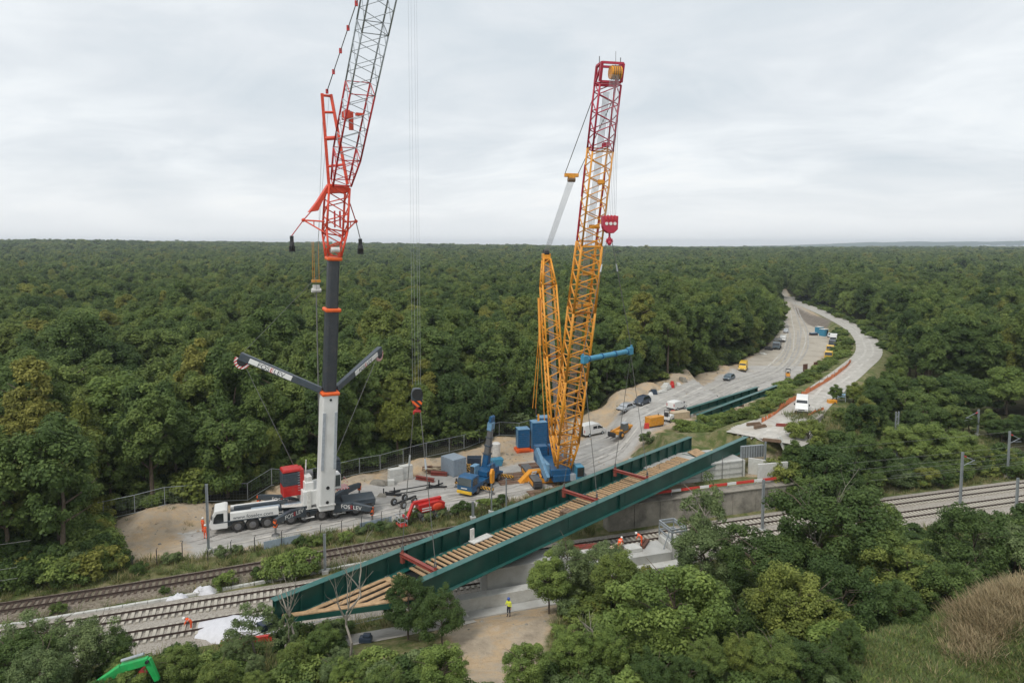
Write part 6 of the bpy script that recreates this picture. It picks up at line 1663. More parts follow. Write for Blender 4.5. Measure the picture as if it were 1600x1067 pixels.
# ------------------------------------------------------------------ green excavator at the lower left
ex = G(112, 1110, 4.3); ex.z = ztf(ex.x, ex.y)
T = thing('excavator', 'bright green excavator arm rising behind the bushes at the lower left', 'excavator', ex)
def el(px, py, d): return D(px, py, d) - ex
b0, b1, b2, b3 = Vector((0.6, 0.6, 1.9)), el(190, 1043, ex.y + 1.3), el(232, 1031, ex.y + 1.5), el(246, 1062, ex.y + 1.6)
for s in (-1, 1): MB().prism([(-1.9, 0.35), (-1.6, 0), (1.6, 0), (1.9, 0.35), (1.6, 0.75), (-1.6, 0.75)], s * 1.0 - 0.28, s * 1.0 + 0.28).build('crawler_track', M['plastic'], T)
MB().box((-0.3, 0, 1.45), (3.0, 2.3, 1.1)).build('body', M['exgreen'], T, bevel=0.1)
MB().box((0.7, -0.6, 2.2), (1.3, 0.95, 1.6), None, 0.9).build('cab', M['glass'], T, bevel=0.08)
MB().beam(b0, b1, 0.42, 0.55).beam(b1, b2, 0.4, 0.58, h1=0.5).build('boom', M['exgreen'], T, bevel=0.05)
MB().beam(b2 + Vector((-0.1, 0, 0.1)), b3, 0.34, 0.5, h1=0.34).build('stick', M['exgreen'], T, bevel=0.05)
MB().tube(b1 + Vector((0, 0, 0.5)), b2 + Vector((-0.3, 0, 0.45)), 0.11, 0.11).build('hydraulic_ram', M['galv'], T)
MB().tube(b2, b2 + Vector((0, -0.3, 0)), 0.12).build('pin', M['black'], T)
for (a, c, mt, nm) in ((el(205, 1061, ex.y + 2), el(228, 1052, ex.y + 2), 'cream', 0), (el(216, 1064, ex.y + 1.8), el(226, 1046, ex.y + 1.8), 'stripered', 1)):
    MB().beam(a, c, 0.7, 0.5).build('attachment_plate', M[mt], T, bevel=0.04)
# ================================================================== SITE FURNITURE
# ---- wire fence behind the site
FP = [G(*q) for q in ((128, 820), (162, 812), (211, 808), (258, 801), (322, 792), (387, 782), (425, 773), (470, 762), (516, 752), (562, 741), (594, 735), (630, 726), (666, 716), (702, 707), (725, 701), (749, 694), (780, 687), (811, 681), (838, 674))]
Fq = thing('wire_fence', 'grey post-and-wire mesh fence along the edge of the forest behind the cranes', 'fence', FP[0])
m, t, b = mat_new('wire_mesh'); L = t.links.new
b.inputs['Base Color'].default_value = (0.3, 0.32, 0.31, 1); b.inputs['Roughness'].default_value = 0.5
M['mesh'] = m
for i, p in enumerate(FP):
    q = Vector((p.x, p.y, ztf(p.x, p.y))) - FP[0]
    bar('fence_post', q - U * 0.2, q + U * 2.5, 0.055, M['galv'], Fq)
for i, (a, c) in enumerate(zip(FP[:-1], FP[1:])):
    a = Vector((a.x, a.y, ztf(a.x, a.y))) - FP[0]; c = Vector((c.x, c.y, ztf(c.x, c.y))) - FP[0]
    bar('top_rail', a + U * 2.45, c + U * 2.45, 0.036, M['galv'], Fq)
    wm = MB(); n = max(3, int((c - a).length / 0.4))
    for z in (0.15, 0.55, 0.95, 1.35, 1.75, 2.1): wm.tube(a + U * z, c + U * z, 0.0045, 0.0045, 3, False)
    for k in range(n):
        p = a.lerp(c, (k + 0.5) / n); wm.tube(p + U * 0.1, p + U * 2.42, 0.0045, 0.0045, 3, False)
    o = wm.build('wire_mesh', M['mesh'], Fq); o['kind'] = 'stuff'
    bar('bottom_rail', a + U * 0.1, c + U * 0.1, 0.03, M['galv'], Fq)
# ---- line of thin dark posts between the road and the old track
PP = [(161, 880), (173, 887), (207, 894), (245, 882), (285, 871), (325, 884), (361, 869), (398, 862), (440, 853), (501, 842), (534, 836), (565, 829), (596, 822), (625, 818), (657, 812), (691, 805), (765, 786), (1, 1)]
for i, (px, py) in enumerate(PP[:-1]):
    q = onground(px, py)
    o = MB().beam((0, 0, -0.2), (0, 0, 1.75), 0.07, 0.07).beam((0, 0, 1.7), (0.12, 0, 1.95), 0.05, 0.05).build('fence_post', M['plastic'], None); o.location = q
    tag(o, 'thin dark fence post between the haul road and the rusty track', 'post', 'dark fence posts by the rusty track')
# grey plastic sheeting along that line
for (a, c, lab) in (((412, 858), (470, 846), 'low grey sheet fence at the road edge left of the near outrigger'), ((562, 828), (612, 817), 'low grey sheet fence at the road edge right of the crane')):
    p0, p1 = onground(*a), onground(*c)
    o = MB().beam((0, 0, 0.45), p1 - p0 + Vector((0, 0, 0.45)), 0.05, 0.9).build('sheet_fence', M['contgrey'], None); o.location = p0; tag(o, lab, 'sheet fence')
# ---- lamp posts and catenary masts
def lamp(px, py, h, lab, side=1):
    p = onground(px, py); T = thing('lamp_post', lab, 'lamp post', p, 0, 'floodlight posts')
    MB().tube((0, 0, -0.2), (0, 0, h), 0.1, 0.07, 8).build('post', M['galv'] if side > 0 else M['barkgrey'], T)
    MB().box((0.25, 0, h), (0.7, 0.4, 0.3), Matrix.Rotation(-0.4, 3, 'Y')).build('lamp_head', M['helmetwhite'], T, bevel=0.06)
lamp(119, 818, 5.8, 'taller floodlight post at the left end of the wire fence', -1)
lamp(128, 835, 3.7, 'shorter floodlight post in front of the fence end', 1)
def mast(px, py, h, lab, kind='tube', arm=0, parts=True, r=0.12):
    p = onground(px, py); T = thing('catenary_mast', lab, 'mast', p, 0.3, 'railway masts')
    if kind == 'lattice':
        q = MB()
        for x in (-0.28, 0.28): q.box((x, 0, h / 2), (0.12, 0.2, h))
        q.build('upright', M['galv'], T)
        n = int(h / 0.55)
        for k in range(n): bar('brace', (-0.28 if k % 2 else 0.28, 0, h * k / n), (0.28 if k % 2 else -0.28, 0, h * (k + 1) / n), 0.04, M['galv'], T, 4)
    else:
        MB().box((-r, 0, h / 2), (0.04, 2 * r, h)).box((r, 0, h / 2), (0.04, 2 * r, h)).box((0, 0, h / 2), (2 * r, 0.04, h)).build('upright', M['galv'], T)
    MB().box((0, 0, 0.15), (0.7, 0.7, 0.5)).build('footing', M['concrete'], T, bevel=0.04)
    if arm:
        a = 1 if arm > 0 else -1
        bar('cantilever', (0, 0, h - 0.4), (a * 2.6, 0.3, h - 1.5), 0.045, M['galv'], T); bar('cantilever', (0, 0, h - 1.9), (a * 2.6, 0.3, h - 1.4), 0.045, M['galv'], T)
        bar('registration_arm', (a * 1.0, 0.1, h - 1.75), (a * 2.9, 0.3, h - 1.95), 0.03, M['galv'], T)
        MB().tube((a * 0.25, 0, h - 0.55), (a * 0.65, 0, h - 0.7), 0.09).build('insulator', M['redlat'], T)
    return T, p
mast(326, 862, 8.0, 'grey railway mast in front of the truck crane cab')
mast(508, 895, 4.4, 'short grey railway mast left of the bridge, by the rusty track')
mast(1191, 831, 6.6, 'grey railway mast in front of the old retaining wall')
mast(1500, 793, 7.6, 'tall grey railway mast with cantilever beside the right-hand tracks', arm=1)
mast(1588, 797, 4.4, 'short grey railway mast at the right edge of the picture, near the tracks')
mast(1574, 746, 7.2, 'pale railway mast with box behind the right-hand tracks', arm=1, r=0.11)
mast(1399, 722, 7.6, 'heavy lattice railway mast standing among the bushes', 'lattice')
mast(1527, 688, 4.8, 'railway mast with long cantilever in front of the dark forest', arm=-1)
mast(1371, 690, 3.6, 'thin grey mast beside the ramp bushes', r=0.09)
mast(1194, 772, 4.6, 'brown wooden-looking pole behind the retaining wall', r=0.09)
mast(791, 800, 4.6, 'thin dark pole by the road in front of the blue crane', r=0.06)
mast(768, 802, 4.0, 'thin pole left of the pole before the blue crane', r=0.06)
mast(739, 812, 2.4, 'short pale post behind the bridge girder', r=0.12)
# ---- contact and feeder wires
WR = [((-70, 5.6, 0), (95, 5.6, 0)), ((-70, 6.6, 0), (95, 6.6, 0)), ((-70, 5.6, T12), (95, 5.6, T12)), ((-70, 6.6, T12), (95, 6.6, T12)), ((-70, 7.4, -4.0), (95, 7.4, -4.0)), ((-70, 7.2, 7.0), (95, 7.2, 7.0))]
for i, (a, c) in enumerate(WR):
    pts = []
    segs_ = [(-75, -44)] if i < 4 else [(-75, -44)]
    segs_ = [(-75, -44)] + [(44, 104)]
    for (xa, xb) in segs_:
        cu_ = MB(); xs = np.linspace(xa, xb, 9)
        P_ = [toff(T1C, x, a[2], a[1] - 0.25 * math.sin(math.pi * ((x - xa) / (xb - xa)))) for x in xs]
        cu_.path(P_, 0.012, 4)
        o = cu_.build('overhead_wire', M['rope']); tag(o, 'thin overhead railway wire at the %s of the picture' % ('left' if xa < 0 else 'right'), 'wire', 'overhead wires at the %s' % ('left' if xa < 0 else 'right'))
# ---- concrete blocks, beam heaps, debris by the fence
def block(px, py, size, rz, lab, mat='concretew', dz=0.0, nm='concrete_block', cat='concrete block'):
    o = MB().box((0, 0, size[2] / 2), size).build(nm, M[mat], None, bevel=0.05); p = onground(px, py); o.location = p + Vector((0, 0, dz)); o.rotation_euler = (0, 0, rz); return tag(o, lab, cat)
block(618, 752, (2.2, 1.0, 1.0), 0.5, 'lower left white concrete block in the stack by the fence')
block(634, 748, (2.0, 1.0, 1.0), 0.5, 'lower right white concrete block in the stack by the fence')
block(618, 752, (2.1, 1.0, 1.0), 0.5, 'upper left white concrete block in the stack by the fence', dz=1.01)
block(634, 748, (1.9, 1.0, 1.1), 0.55, 'upper right white concrete block in the stack by the fence', dz=1.01)
block(611, 757, (1.0, 0.9, 0.8), 0.2, 'small white concrete block at the left foot of the stack')
block(605, 757, (0.8, 0.8, 0.7), 0.9, 'dirty small block leftmost of the white stack', 'concreteold')
for k, (px, py, ln, rz, mt, lab) in enumerate(((664, 751, 3.2, -0.45, 'redoxide', 'red oxide steel beam lying on the road edge'), (686, 743, 2.6, -0.2, 'redoxide', 'upper red oxide beam in the pile beside the container'), (681, 741, 2.8, -0.3, 'rust', 'rusty beam in the pile beside the container'), (668, 735, 1.6, 0.4, 'rust', 'rusty scrap behind the red beams'))):
    o = MB().box((0, 0, 0.08), (ln, 0.5, 0.06)).box((0, 0, 0.3), (ln, 0.1, 0.4)).box((0, 0, 0.52), (ln, 0.5, 0.06)).build('steel_beam', M[mt], None); o.location = onground(px, py); o.rotation_euler = (0, 0, rz); tag(o, lab, 'steel beam')
T = thing('timber_pile', 'pile of mixed timber offcuts left of the container', 'timber pile', onground(677, 737), 0.2)
for k in range(16):
    a_ = RND.uniform(-.6, .6); MB().box((RND.uniform(-1.2, 1.2), RND.uniform(-.7, .7), 0.15 + 0.06 * k * 0.6), (RND.uniform(1.0, 2.2), 0.18, 0.1), Matrix.Rotation(a_, 3, 'Z')).build('offcut', M['ply'] if k % 3 else M['timberdark'], T)
# site clutter behind the blue crane: skip, tank, pallets
T = thing('skip', 'small dark teal skip behind the blue crane', 'skip', onground(775, 727), 0.3)
MB().prism([(-0.8, 0), (0.8, 0), (1.1, 1.1), (-1.1, 1.1)], -0.7, 0.7).build('hull', M['bluebeam'], T, bevel=0.03)
o = MB().tube((0, 0, 0), (0, 0, 2.1), 0.75, 0.75, 20).tube((0, 0, 2.1), (0, 0, 2.25), 0.75, 0.55, 20).build('water_tank', M['cream'], None, bevel=0.04); o.location = onground(775, 712); tag(o, 'pale cylindrical tank standing behind the blue crane', 'tank')
o = MB().box((0, 0, 0.75), (2.2, 1.3, 1.5)).box((0, 0, 1.55), (2.3, 1.4, 0.1)).build('equipment_box', M['carblue'], None, bevel=0.05); o.location = onground(741, 729); tag(o, 'dark blue equipment box between the container and the blue crane', 'box')
for (px, py, lab) in ((729, 733, 'low pallet of stripes right of the container'), (737, 737, 'striped barrier pallet nearest the blue crane')):
    o = MB().box((0, 0, 0.3), (1.5, 0.8, 0.25)).box((0, 0, 0.62), (1.4, 0.7, 0.25)).build('barrier_pallet', M['hazardyb'], None); o.location = onground(px, py); tag(o, lab, 'pallet')
# crane mats: brown steel/timber plates around the yellow crane
for i, (px, py, sx, sy, rz, lab) in enumerate(((850, 726, 8.0, 2.4, 0.32, 'brown crane mat behind the yellow crane'), (815, 742, 7.0, 2.2, 0.32, 'brown crane mat left of the yellow crane, farther one'), (815, 752, 7.0, 2.0, 0.3, 'brown crane mat left of the yellow crane, nearer one'), (905, 757, 8.0, 2.2, 0.3, 'brown crane mat right of the operator cab'), (868, 768, 8.0, 2.4, 0.32, 'brown crane mat in front of the yellow crane'))):
    T = thing('crane_mat', lab, 'crane mat', onground(px, py) + Vector((0, 0, 0.1)), rz, 'crane mats')
    n = 5
    for k in range(n): MB().box((0, -sy / 2 + sy * (k + 0.5) / n, 0), (sx, sy / n - 0.05, 0.16)).build('mat_timber', M['timberdark'] if (k + i) % 3 else M['rust'], T)
T = thing('counterweight_tray', 'yellow tray with blue block in front of the yellow crane', 'counterweight', onground(858, 753), 0.1)
MB().prism([(-1.4, 0.1), (1.3, 0.1), (1.5, 0.45), (1.5, 0.8), (-1.5, 0.8), (-1.5, 0.4)], -0.8, 0.8).box((-1.35, 0, 0.95), (0.3, 1.6, 0.5)).box((1.3, 0, 0.9), (0.35, 1.6, 0.4)).build('tray', M['yellow'], T, bevel=0.06)
MB().box((-0.1, 0, 1.05), (2.0, 1.4, 0.6)).build('weight_block', M['blue'], T, bevel=0.05)
T = thing('steel_step_frame', 'yellow steel frame with pale ladder left of the yellow crane', 'steel frame', onground(828, 752), 0.4)
MB().prism([(-2.0, 0.0), (-0.2, 0.0), (0.3, 1.2), (1.6, 1.3), (1.6, 1.0), (0.5, 0.8), (0.2, 0.0), (1.9, 0), (2.0, 1.6), (0, 1.7)], -0.5, 0.5).build('frame', M['yellow'], T, bevel=0.04)
ld = MB().beam((-0.5, -0.6, 0.1), (0.2, -0.6, 1.7), 0.06, 0.1).beam((0.1, -0.6, 0.1), (0.8, -0.6, 1.7), 0.06, 0.1)
for k in range(5): ld.beam((-0.45 + 0.16 * k, -0.6, 0.25 + 0.33 * k), (0.2 + 0.16 * k, -0.6, 0.25 + 0.33 * k), 0.08, 0.16)
ld.build('ladder', M['cream'], T)
# ---- heaps along the forest edge of the haul road
for i, (px, py, mt, sz, lab) in enumerate(((1020, 637, 'carblue', (1.8, 1.2, 1.1), 'blue wrapped load at the forest edge behind the dark car'), (1016, 640, 'white', (1.0, 0.8, 0.8), 'white sack beside the blue wrapped load'), (1034, 634, 'concretew', (2.6, 1.0, 0.5), 'flat pale slab pile at the forest edge'), (1040, 629, 'concretew', (2.6, 1.6, 1.3), 'pale heap of rubble at the forest edge'), (1050, 626, 'red', (1.2, 1.0, 1.5), 'red machine box at the forest edge'), (1060, 622, 'concretew', (2.0, 1.0, 0.6), 'pale slab right of the red box'), (1067, 616, 'concreteold', (2.4, 1.2, 1.1), 'grey debris heap right of the pale slab'), (1192, 558, 'concretew', (2.4, 1.2, 0.5), 'white slab lying near the open-framed truck'), (1201, 551, 'plastic', (2.4, 1.4, 1.2), 'dark box beside the open-framed truck'))):
    o = MB().box((0, 0, sz[2] * 0.3), (sz[0], sz[1], sz[2] * 0.6), None, 0.92).box((sz[0] * 0.08, 0.05, sz[2] * 0.78), (sz[0] * 0.7, sz[1] * 0.8, sz[2] * 0.4), Matrix.Rotation(0.2, 3, 'Z'), 0.85).build('site_load', M[mt], None, bevel=0.08); o.location = onground(px, py); o.rotation_euler = (0, 0, 0.3 * i); tag(o, lab, 'site material')
# ---- orange netting fence along the ramp, and round the works
def netting(pts, h, lab, z=None):
    P_ = []
    for q in pts:
        g_ = G(q[0], q[1], q[2]); g_.z = max(ztf(g_.x, g_.y), q[2] - 0.3); P_.append(g_)
    T = thing('netting_fence', lab, 'netting', P_[0], 0)
    P_ = smooth_poly(P_, 4)
    o0 = Vector(T.location)
    for k in range(len(P_) - 1):
        a, c = P_[k] - o0, P_[k + 1] - o0; hh = h * RND.uniform(0.55, 1.0); h2 = h * RND.uniform(0.55, 1.0)
        s_ = Vector((RND.uniform(-.15, .15), RND.uniform(-.15, .15), 0))
        MB().add([a, c, c + s_ + U * h2, a + s_ * 0.5 + U * hh, a + Vector((0.02, 0.02, 0)), c + Vector((0.02, 0.02, 0)), c + s_ + U * h2 + Vector((0.02, 0.02, 0)), a + s_ * 0.5 + U * hh + Vector((0.02, 0.02, 0))], [(0, 1, 2, 3), (7, 6, 5, 4), (0, 4, 5, 1), (1, 5, 6, 2), (2, 6, 7, 3), (3, 7, 4, 0)]).build('net_panel', M['netting'], T)
        if k % 2 == 0: bar('stake', a, a + U * (h + 0.2), 0.03, M['rust'], T)
netting([(1218, 643, 6.8), (1232, 632, 6.9), (1252, 620, 6.9), (1280, 604, 6.6), (1304, 590, 6.2), (1322, 576, 5.8), (1330, 566, 5.6)], 1.1, 'orange safety netting along the left edge of the ramp road')
netting([(1190, 662, 6.8), (1203, 655, 6.8), (1216, 645, 6.9), (1221, 636, 6.9)], 0.9, 'orange netting round the pale slab beside the concrete apron')
netting([(1262, 652, 7.0), (1275, 645, 7.0), (1288, 640, 7.0)], 0.6, 'torn orange netting lying right of the van on the ramp')
netting([(1130, 625, 0.3), (1165, 621, 0.3), (1200, 612, 0.3), (1228, 604, 0.3)], 0.5, 'orange netting on the ground behind the stored beams')
block(1203, 658, (3.0, 1.8, 0.35), 0.4, 'pale slab lying inside the orange netting', dz=0.4)
for i, (px, py, rz, mt) in enumerate(((1178, 664, 0.3, 'timberdark'), (1188, 668, 0.5, 'timberdark'), (1226, 666, -0.2, 'redoxide'), (1206, 690, -0.4, 'timberdark'))):
    o = MB().box((0, 0, 0.1), (2.6, 0.3, 0.2)).box((0.2, 0.3, 0.1), (2.2, 0.25, 0.2)).box((0, 0.12, 0.3), (2.4, 0.3, 0.18)).build('plank_pile', M[mt], None); o.location = G(px, py, 7.0); o.rotation_euler = (0, 0, rz); tag(o, ('dark plank pile at the left corner of the concrete apron', 'dark plank pile beside the orange netting', 'red-brown plank pile in front of the ramp van', 'single dark plank pile on the front edge of the apron')[i], 'planks')
# parapet of the ramp and stuff at its right side
o = MB().beam((0, 0, 0.4), G(1268, 668, 7.0) - G(1285, 655, 7.0) + Vector((0, 0, 0.4)), 0.4, 1.0).build('parapet_wall', M['concreteold'], None, bevel=0.05); o.location = G(1285, 655, 6.9); tag(o, 'low grey parapet wall at the right edge of the apron', 'parapet')
for i, (px, py, mt, lab) in enumerate(((1300, 632, 'digger', 'orange small machine beside the ramp, left one of the clutter'), (1311, 628, 'lgrey', 'grey scaffold frame beside the ramp under the trees'), (1322, 624, 'lgrey', 'grey scaffold frame farther along the ramp edge'))):
    T = thing('site_equipment', lab, 'equipment', Vector((*G(px, py, 6.6)[:2], 6.5)), 0.3 * i)
    if i == 0:
        MB().box((0, 0, 0.6), (1.5, 1.0, 0.8)).build('body', M[mt], T, bevel=0.1); MB().tube((0, 0.3, 0.9), (0.9, 0.3, 1.6), 0.08).build('handle', M['plastic'], T)
        for s in (-1, 1): wheel(T, (0.3, s * 0.5, 0.3), 0.3, 0.2, (0, s, 0))
    else:
        q = MB()
        for x in (-1, 1):
            for y in (-0.5, 0.5): q.tube((x, y, 0), (x, y, 2.0), 0.05)
        q.build('upright', M[mt], T)
        for z in (0.6, 1.3, 2.0):
            for y in (-0.5, 0.5): bar('ledger', (-1.1, y, z), (1.1, y, z), 0.045, M[mt], T)
        MB().box((0, 0, 1.05), (2.0, 1.0, 0.08)).build('deck', M['bluepale'], T)
# ---- things at the foot of the near abutment
o = MB().box((0, 0, 0.7), (0.7, 0.4, 1.3)).box((0, 0, 0.05), (0.9, 0.5, 0.1)).build('control_cabinet', M['contgrey'], None, bevel=0.04); o.location = onground(761, 950); tag(o, 'grey control cabinet near the worker in yellow', 'cabinet')
def hose(pts, lab, r=0.05):
    P_ = smooth_poly([onground(*q) + Vector((0, 0, 0.06)) for q in pts], 5)
    for k in range(len(P_)): P_[k].z = ztf(P_[k].x, P_[k].y) + 0.08
    o = MB().path(P_, r, 6).build('hose', M['stripered'], None, smooth=True); tag(o, lab, 'hose')
hose([(700, 945), (735, 938), (775, 933), (812, 933), (840, 936), (856, 940)], 'straight red hose on the sand at the foot of the abutment')
hose([(766, 946), (780, 945), (795, 950), (802, 944), (818, 941), (845, 938)], 'wavy red hose on the sand behind the worker in yellow')
T = thing('steel_grating', 'tilted steel plates and grating on the sand left of the worker', 'steel plate', onground(752, 968), 0.5)
MB().box((0, 0, 0.35), (3.4, 1.0, 0.06), Matrix.Rotation(0.1, 3, 'Y')).build('plate', M['cream'], T); MB().box((-0.3, 0.8, 0.15), (3.0, 0.8, 0.06)).build('plate', M['rust'], T)
for k in range(8): MB().box((-1.4 + 0.4 * k, -0.8, 0.12), (0.06, 1.1, 0.1)).build('grating_bar', M['steel'], T)
o = MB().box((0, 0, 0.5), (1.4, 0.12, 0.3)).box((-0.6, 0, 0.25), (0.08, 0.5, 0.5)).box((0.6, 0, 0.25), (0.08, 0.5, 0.5)).build('barrier_board', M['red'], None); o.location = onground(744, 960); tag(o, 'bright red barrier board on the sand', 'barrier')
# iron railing and pale path below the near end of the bridge
pa, pc = onground(440, 1002), onground(600, 966)
T = thing('railing', 'grey vertical-bar railing along the path below the near bridge end', 'railing', pa)
dlt = pc - pa; n = 60
for k in range(n + 1):
    q = dlt * (k / n); g_ = pa + q; zg = ztf(g_.x, g_.y) - pa.z
    bar('railing_bar', (q.x, q.y, zg), (q.x, q.y, zg + 1.15), 0.018, M['galv'], T, 4)
for zz_ in (0.12, 1.15):
    bar('railing_rail', (0, 0, ztf(pa.x, pa.y) - pa.z + zz_), dlt.xy.to_3d() + Vector((0, 0, ztf(pc.x, pc.y) - pa.z + zz_)), 0.035, M['galv'], T)
SLp = [onground(*q) for q in ((430, 1014), (735, 962), (640, 1000), (745, 1003), (470, 1058), (420, 1050))]
vs = []; fs = []
for i in range(13):
    for j in range(9):
        u_, v_ = i / 12, j / 8
        a = SLp[0].lerp(SLp[1], u_); c = SLp[4].lerp(SLp[3], u_); g_ = a.lerp(c, v_); vs.append((g_.x, g_.y, ztf(g_.x, g_.y) + 0.05))
for i in range(12):
    for j in range(8): a = i * 9 + j; fs.append((a, a + 1, a + 10, a + 9))
o = link(bpy.data.objects.new('path', mesh_np('path', vs, fs, M['ramp'], True))); tag(o, kind='structure')
o = MB().box((0, 0, 0.3), (1.1, 0.7, 0.5)).box((0.1, 0, 0.65), (0.7, 0.6, 0.25)).build('tool_box', M['carblue'], None, bevel=0.12); o.location = onground(572, 1034); tag(o, 'dark blue tool bag on the grey path', 'bag')
# white tarpaulin by the near track and sacks by the far one
def heap(name, px, py, size, lab, mat, seed, cat):
    rr = np.random.default_rng(seed); vs = []; fs = []; n = 10
    for i in range(n + 1):
        for j in range(n + 1):
            x, y = i / n - 0.5, j / n - 0.5; e_ = max(0, 1 - (2 * max(abs(x), abs(y))) ** 3)
            vs.append((x * size[0], y * size[1], size[2] * e_ * rr.uniform(0.55, 1.0) - 0.03))
    for i in range(n):
        for j in range(n): a = i * (n + 1) + j; fs.append((a, a + n + 1, a + n + 2, a + 1))
    b0_ = len(vs); vs += [(-size[0] / 2, -size[1] / 2, -0.2), (size[0] / 2, -size[1] / 2, -0.2), (size[0] / 2, size[1] / 2, -0.2), (-size[0] / 2, size[1] / 2, -0.2)]; fs.append((b0_ + 3, b0_ + 2, b0_ + 1, b0_))
    o = link(bpy.data.objects.new(name, mesh_np(name, vs, fs, M[mat], True))); o.location = onground(px, py); tag(o, lab, cat); return o
o = MB().prism([(0, 0), (1, 0.05), (1.05, 0.9), (0.5, 1.02), (0, 0.95)], 0, 0.03, 'z').build('tarpaulin', M['tarp'], None)
a, c, d_ = onground(297, 1000), onground(420, 975), onground(300, 982)
for pts, lab in ((((297, 1003), (352, 1008), (432, 990), (440, 966), (365, 965), (302, 978)), 'large pale tarpaulin spread beside the near track, left of the bridge'),):
    P_ = [onground(*q) for q in pts]
    bpy.data.objects.remove(o)
    cx_ = sum((q.x for q in P_)) / len(P_); cy_ = sum((q.y for q in P_)) / len(P_)
    vs = []; fs = []; rings = 6
    for r_ in range(rings + 1):
        for k in range(24):
            t_ = k / 24 * len(P_); i0 = int(t_); f_ = t_ - i0; e_ = P_[i0 % len(P_)].lerp(P_[(i0 + 1) % len(P_)], f_)
            s_ = r_ / rings; x, y = cx_ + (e_.x - cx_) * s_, cy_ + (e_.y - cy_) * s_
            vs.append((x, y, ztf(x, y) + 0.75 * (1 - s_ ** 4) + 0.06 + 0.05 * math.sin(x * 3) * math.cos(y * 2.3)))
    for r_ in range(rings):
        for k in range(24): fs.append((r_ * 24 + k, r_ * 24 + (k + 1) % 24, (r_ + 1) * 24 + (k + 1) % 24, (r_ + 1) * 24 + k))
    o = link(bpy.data.objects.new('tarpaulin', mesh_np('tarpaulin', vs, fs, M['tarp'], True))); tag(o, lab, 'tarpaulin')
o = MB().beam(onground(345, 1012) + U * 0.3, onground(425, 1000) + U * 0.3, 0.3, 0.5).build('barrier_board', M['stripered'], None); tag(o, 'long red barrier board in front of the pale tarpaulin', 'barrier')
heap('sack', 268, 938, (1.0, 0.8, 0.5), 'grey-white sack, leftmost of three by the main line', 'tarp', 1, 'sack')
heap('sack', 280, 936, (1.5, 1.0, 0.7), 'white crumpled sack in the middle of three by the main line', 'tarp', 2, 'sack')
heap('sack', 319, 926, (2.4, 1.1, 0.8), 'large white sheet heap, rightmost of three by the main line', 'tarp', 3, 'sack')
heap('rubble_heap', 590, 757, (2.5, 1.4, 0.7), 'small dark rubble heap on the road left of the white blocks', 'concreteold', 4, 'rubble')
heap('rubble_heap', 597, 775, (1.4, 1.0, 0.5), 'small grey heap on the haul road beside the A-frame', 'concreteold', 5, 'rubble')
heap('rubble_heap', 1420, 832, (3.0, 1.5, 0.7), 'pale stone heap in the grass below the right-hand tracks', 'concretew', 6, 'rubble')
# debris under the bridge at the abutment: timber and red beams
for i, (x, s, ln, mt) in enumerate(((5.4, 6.8, 3.2, 'redoxide'), (8.2, 7.6, 2.6, 'timberdark'), (9.0, 6.8, 2.2, 'ply'), (12.2, 7.0, 2.0, 'rust'))):
    o = MB().box((0, 0, 0.16), (ln, 0.3, 0.3)).box((0.3, 0.35, 0.16), (ln * 0.8, 0.22, 0.26)).build('timber_baulk', M[mt], None); p = toff(T1C, x, s, 3.03 if not (4.6 < x < 7.4 or 9.6 < x < 11.2) else 3.56); o.location = p; o.rotation_euler = (0, 0, 0.2 + 0.3 * i); tag(o, ('red beam lying on the abutment shelf under the bridge', 'dark baulk on the abutment shelf left of the workers', 'pale baulk on the abutment shelf near the workers', 'rusty baulk beside the pier cage')[i], 'baulk')
# fixed-end dark blue box at the bridge's near tip
o = MB().box((0, 0, 0), (1.5, 0.9, 0.5)).build('bearing_plate', M['carblue'], None, bevel=0.03); o.location = BW(-10.0, 5.9, 0.1); o.rotation_euler = (0, 0, BANG); tag(o, 'dark blue bearing block fixed to the near tip of the bridge', 'bearing')

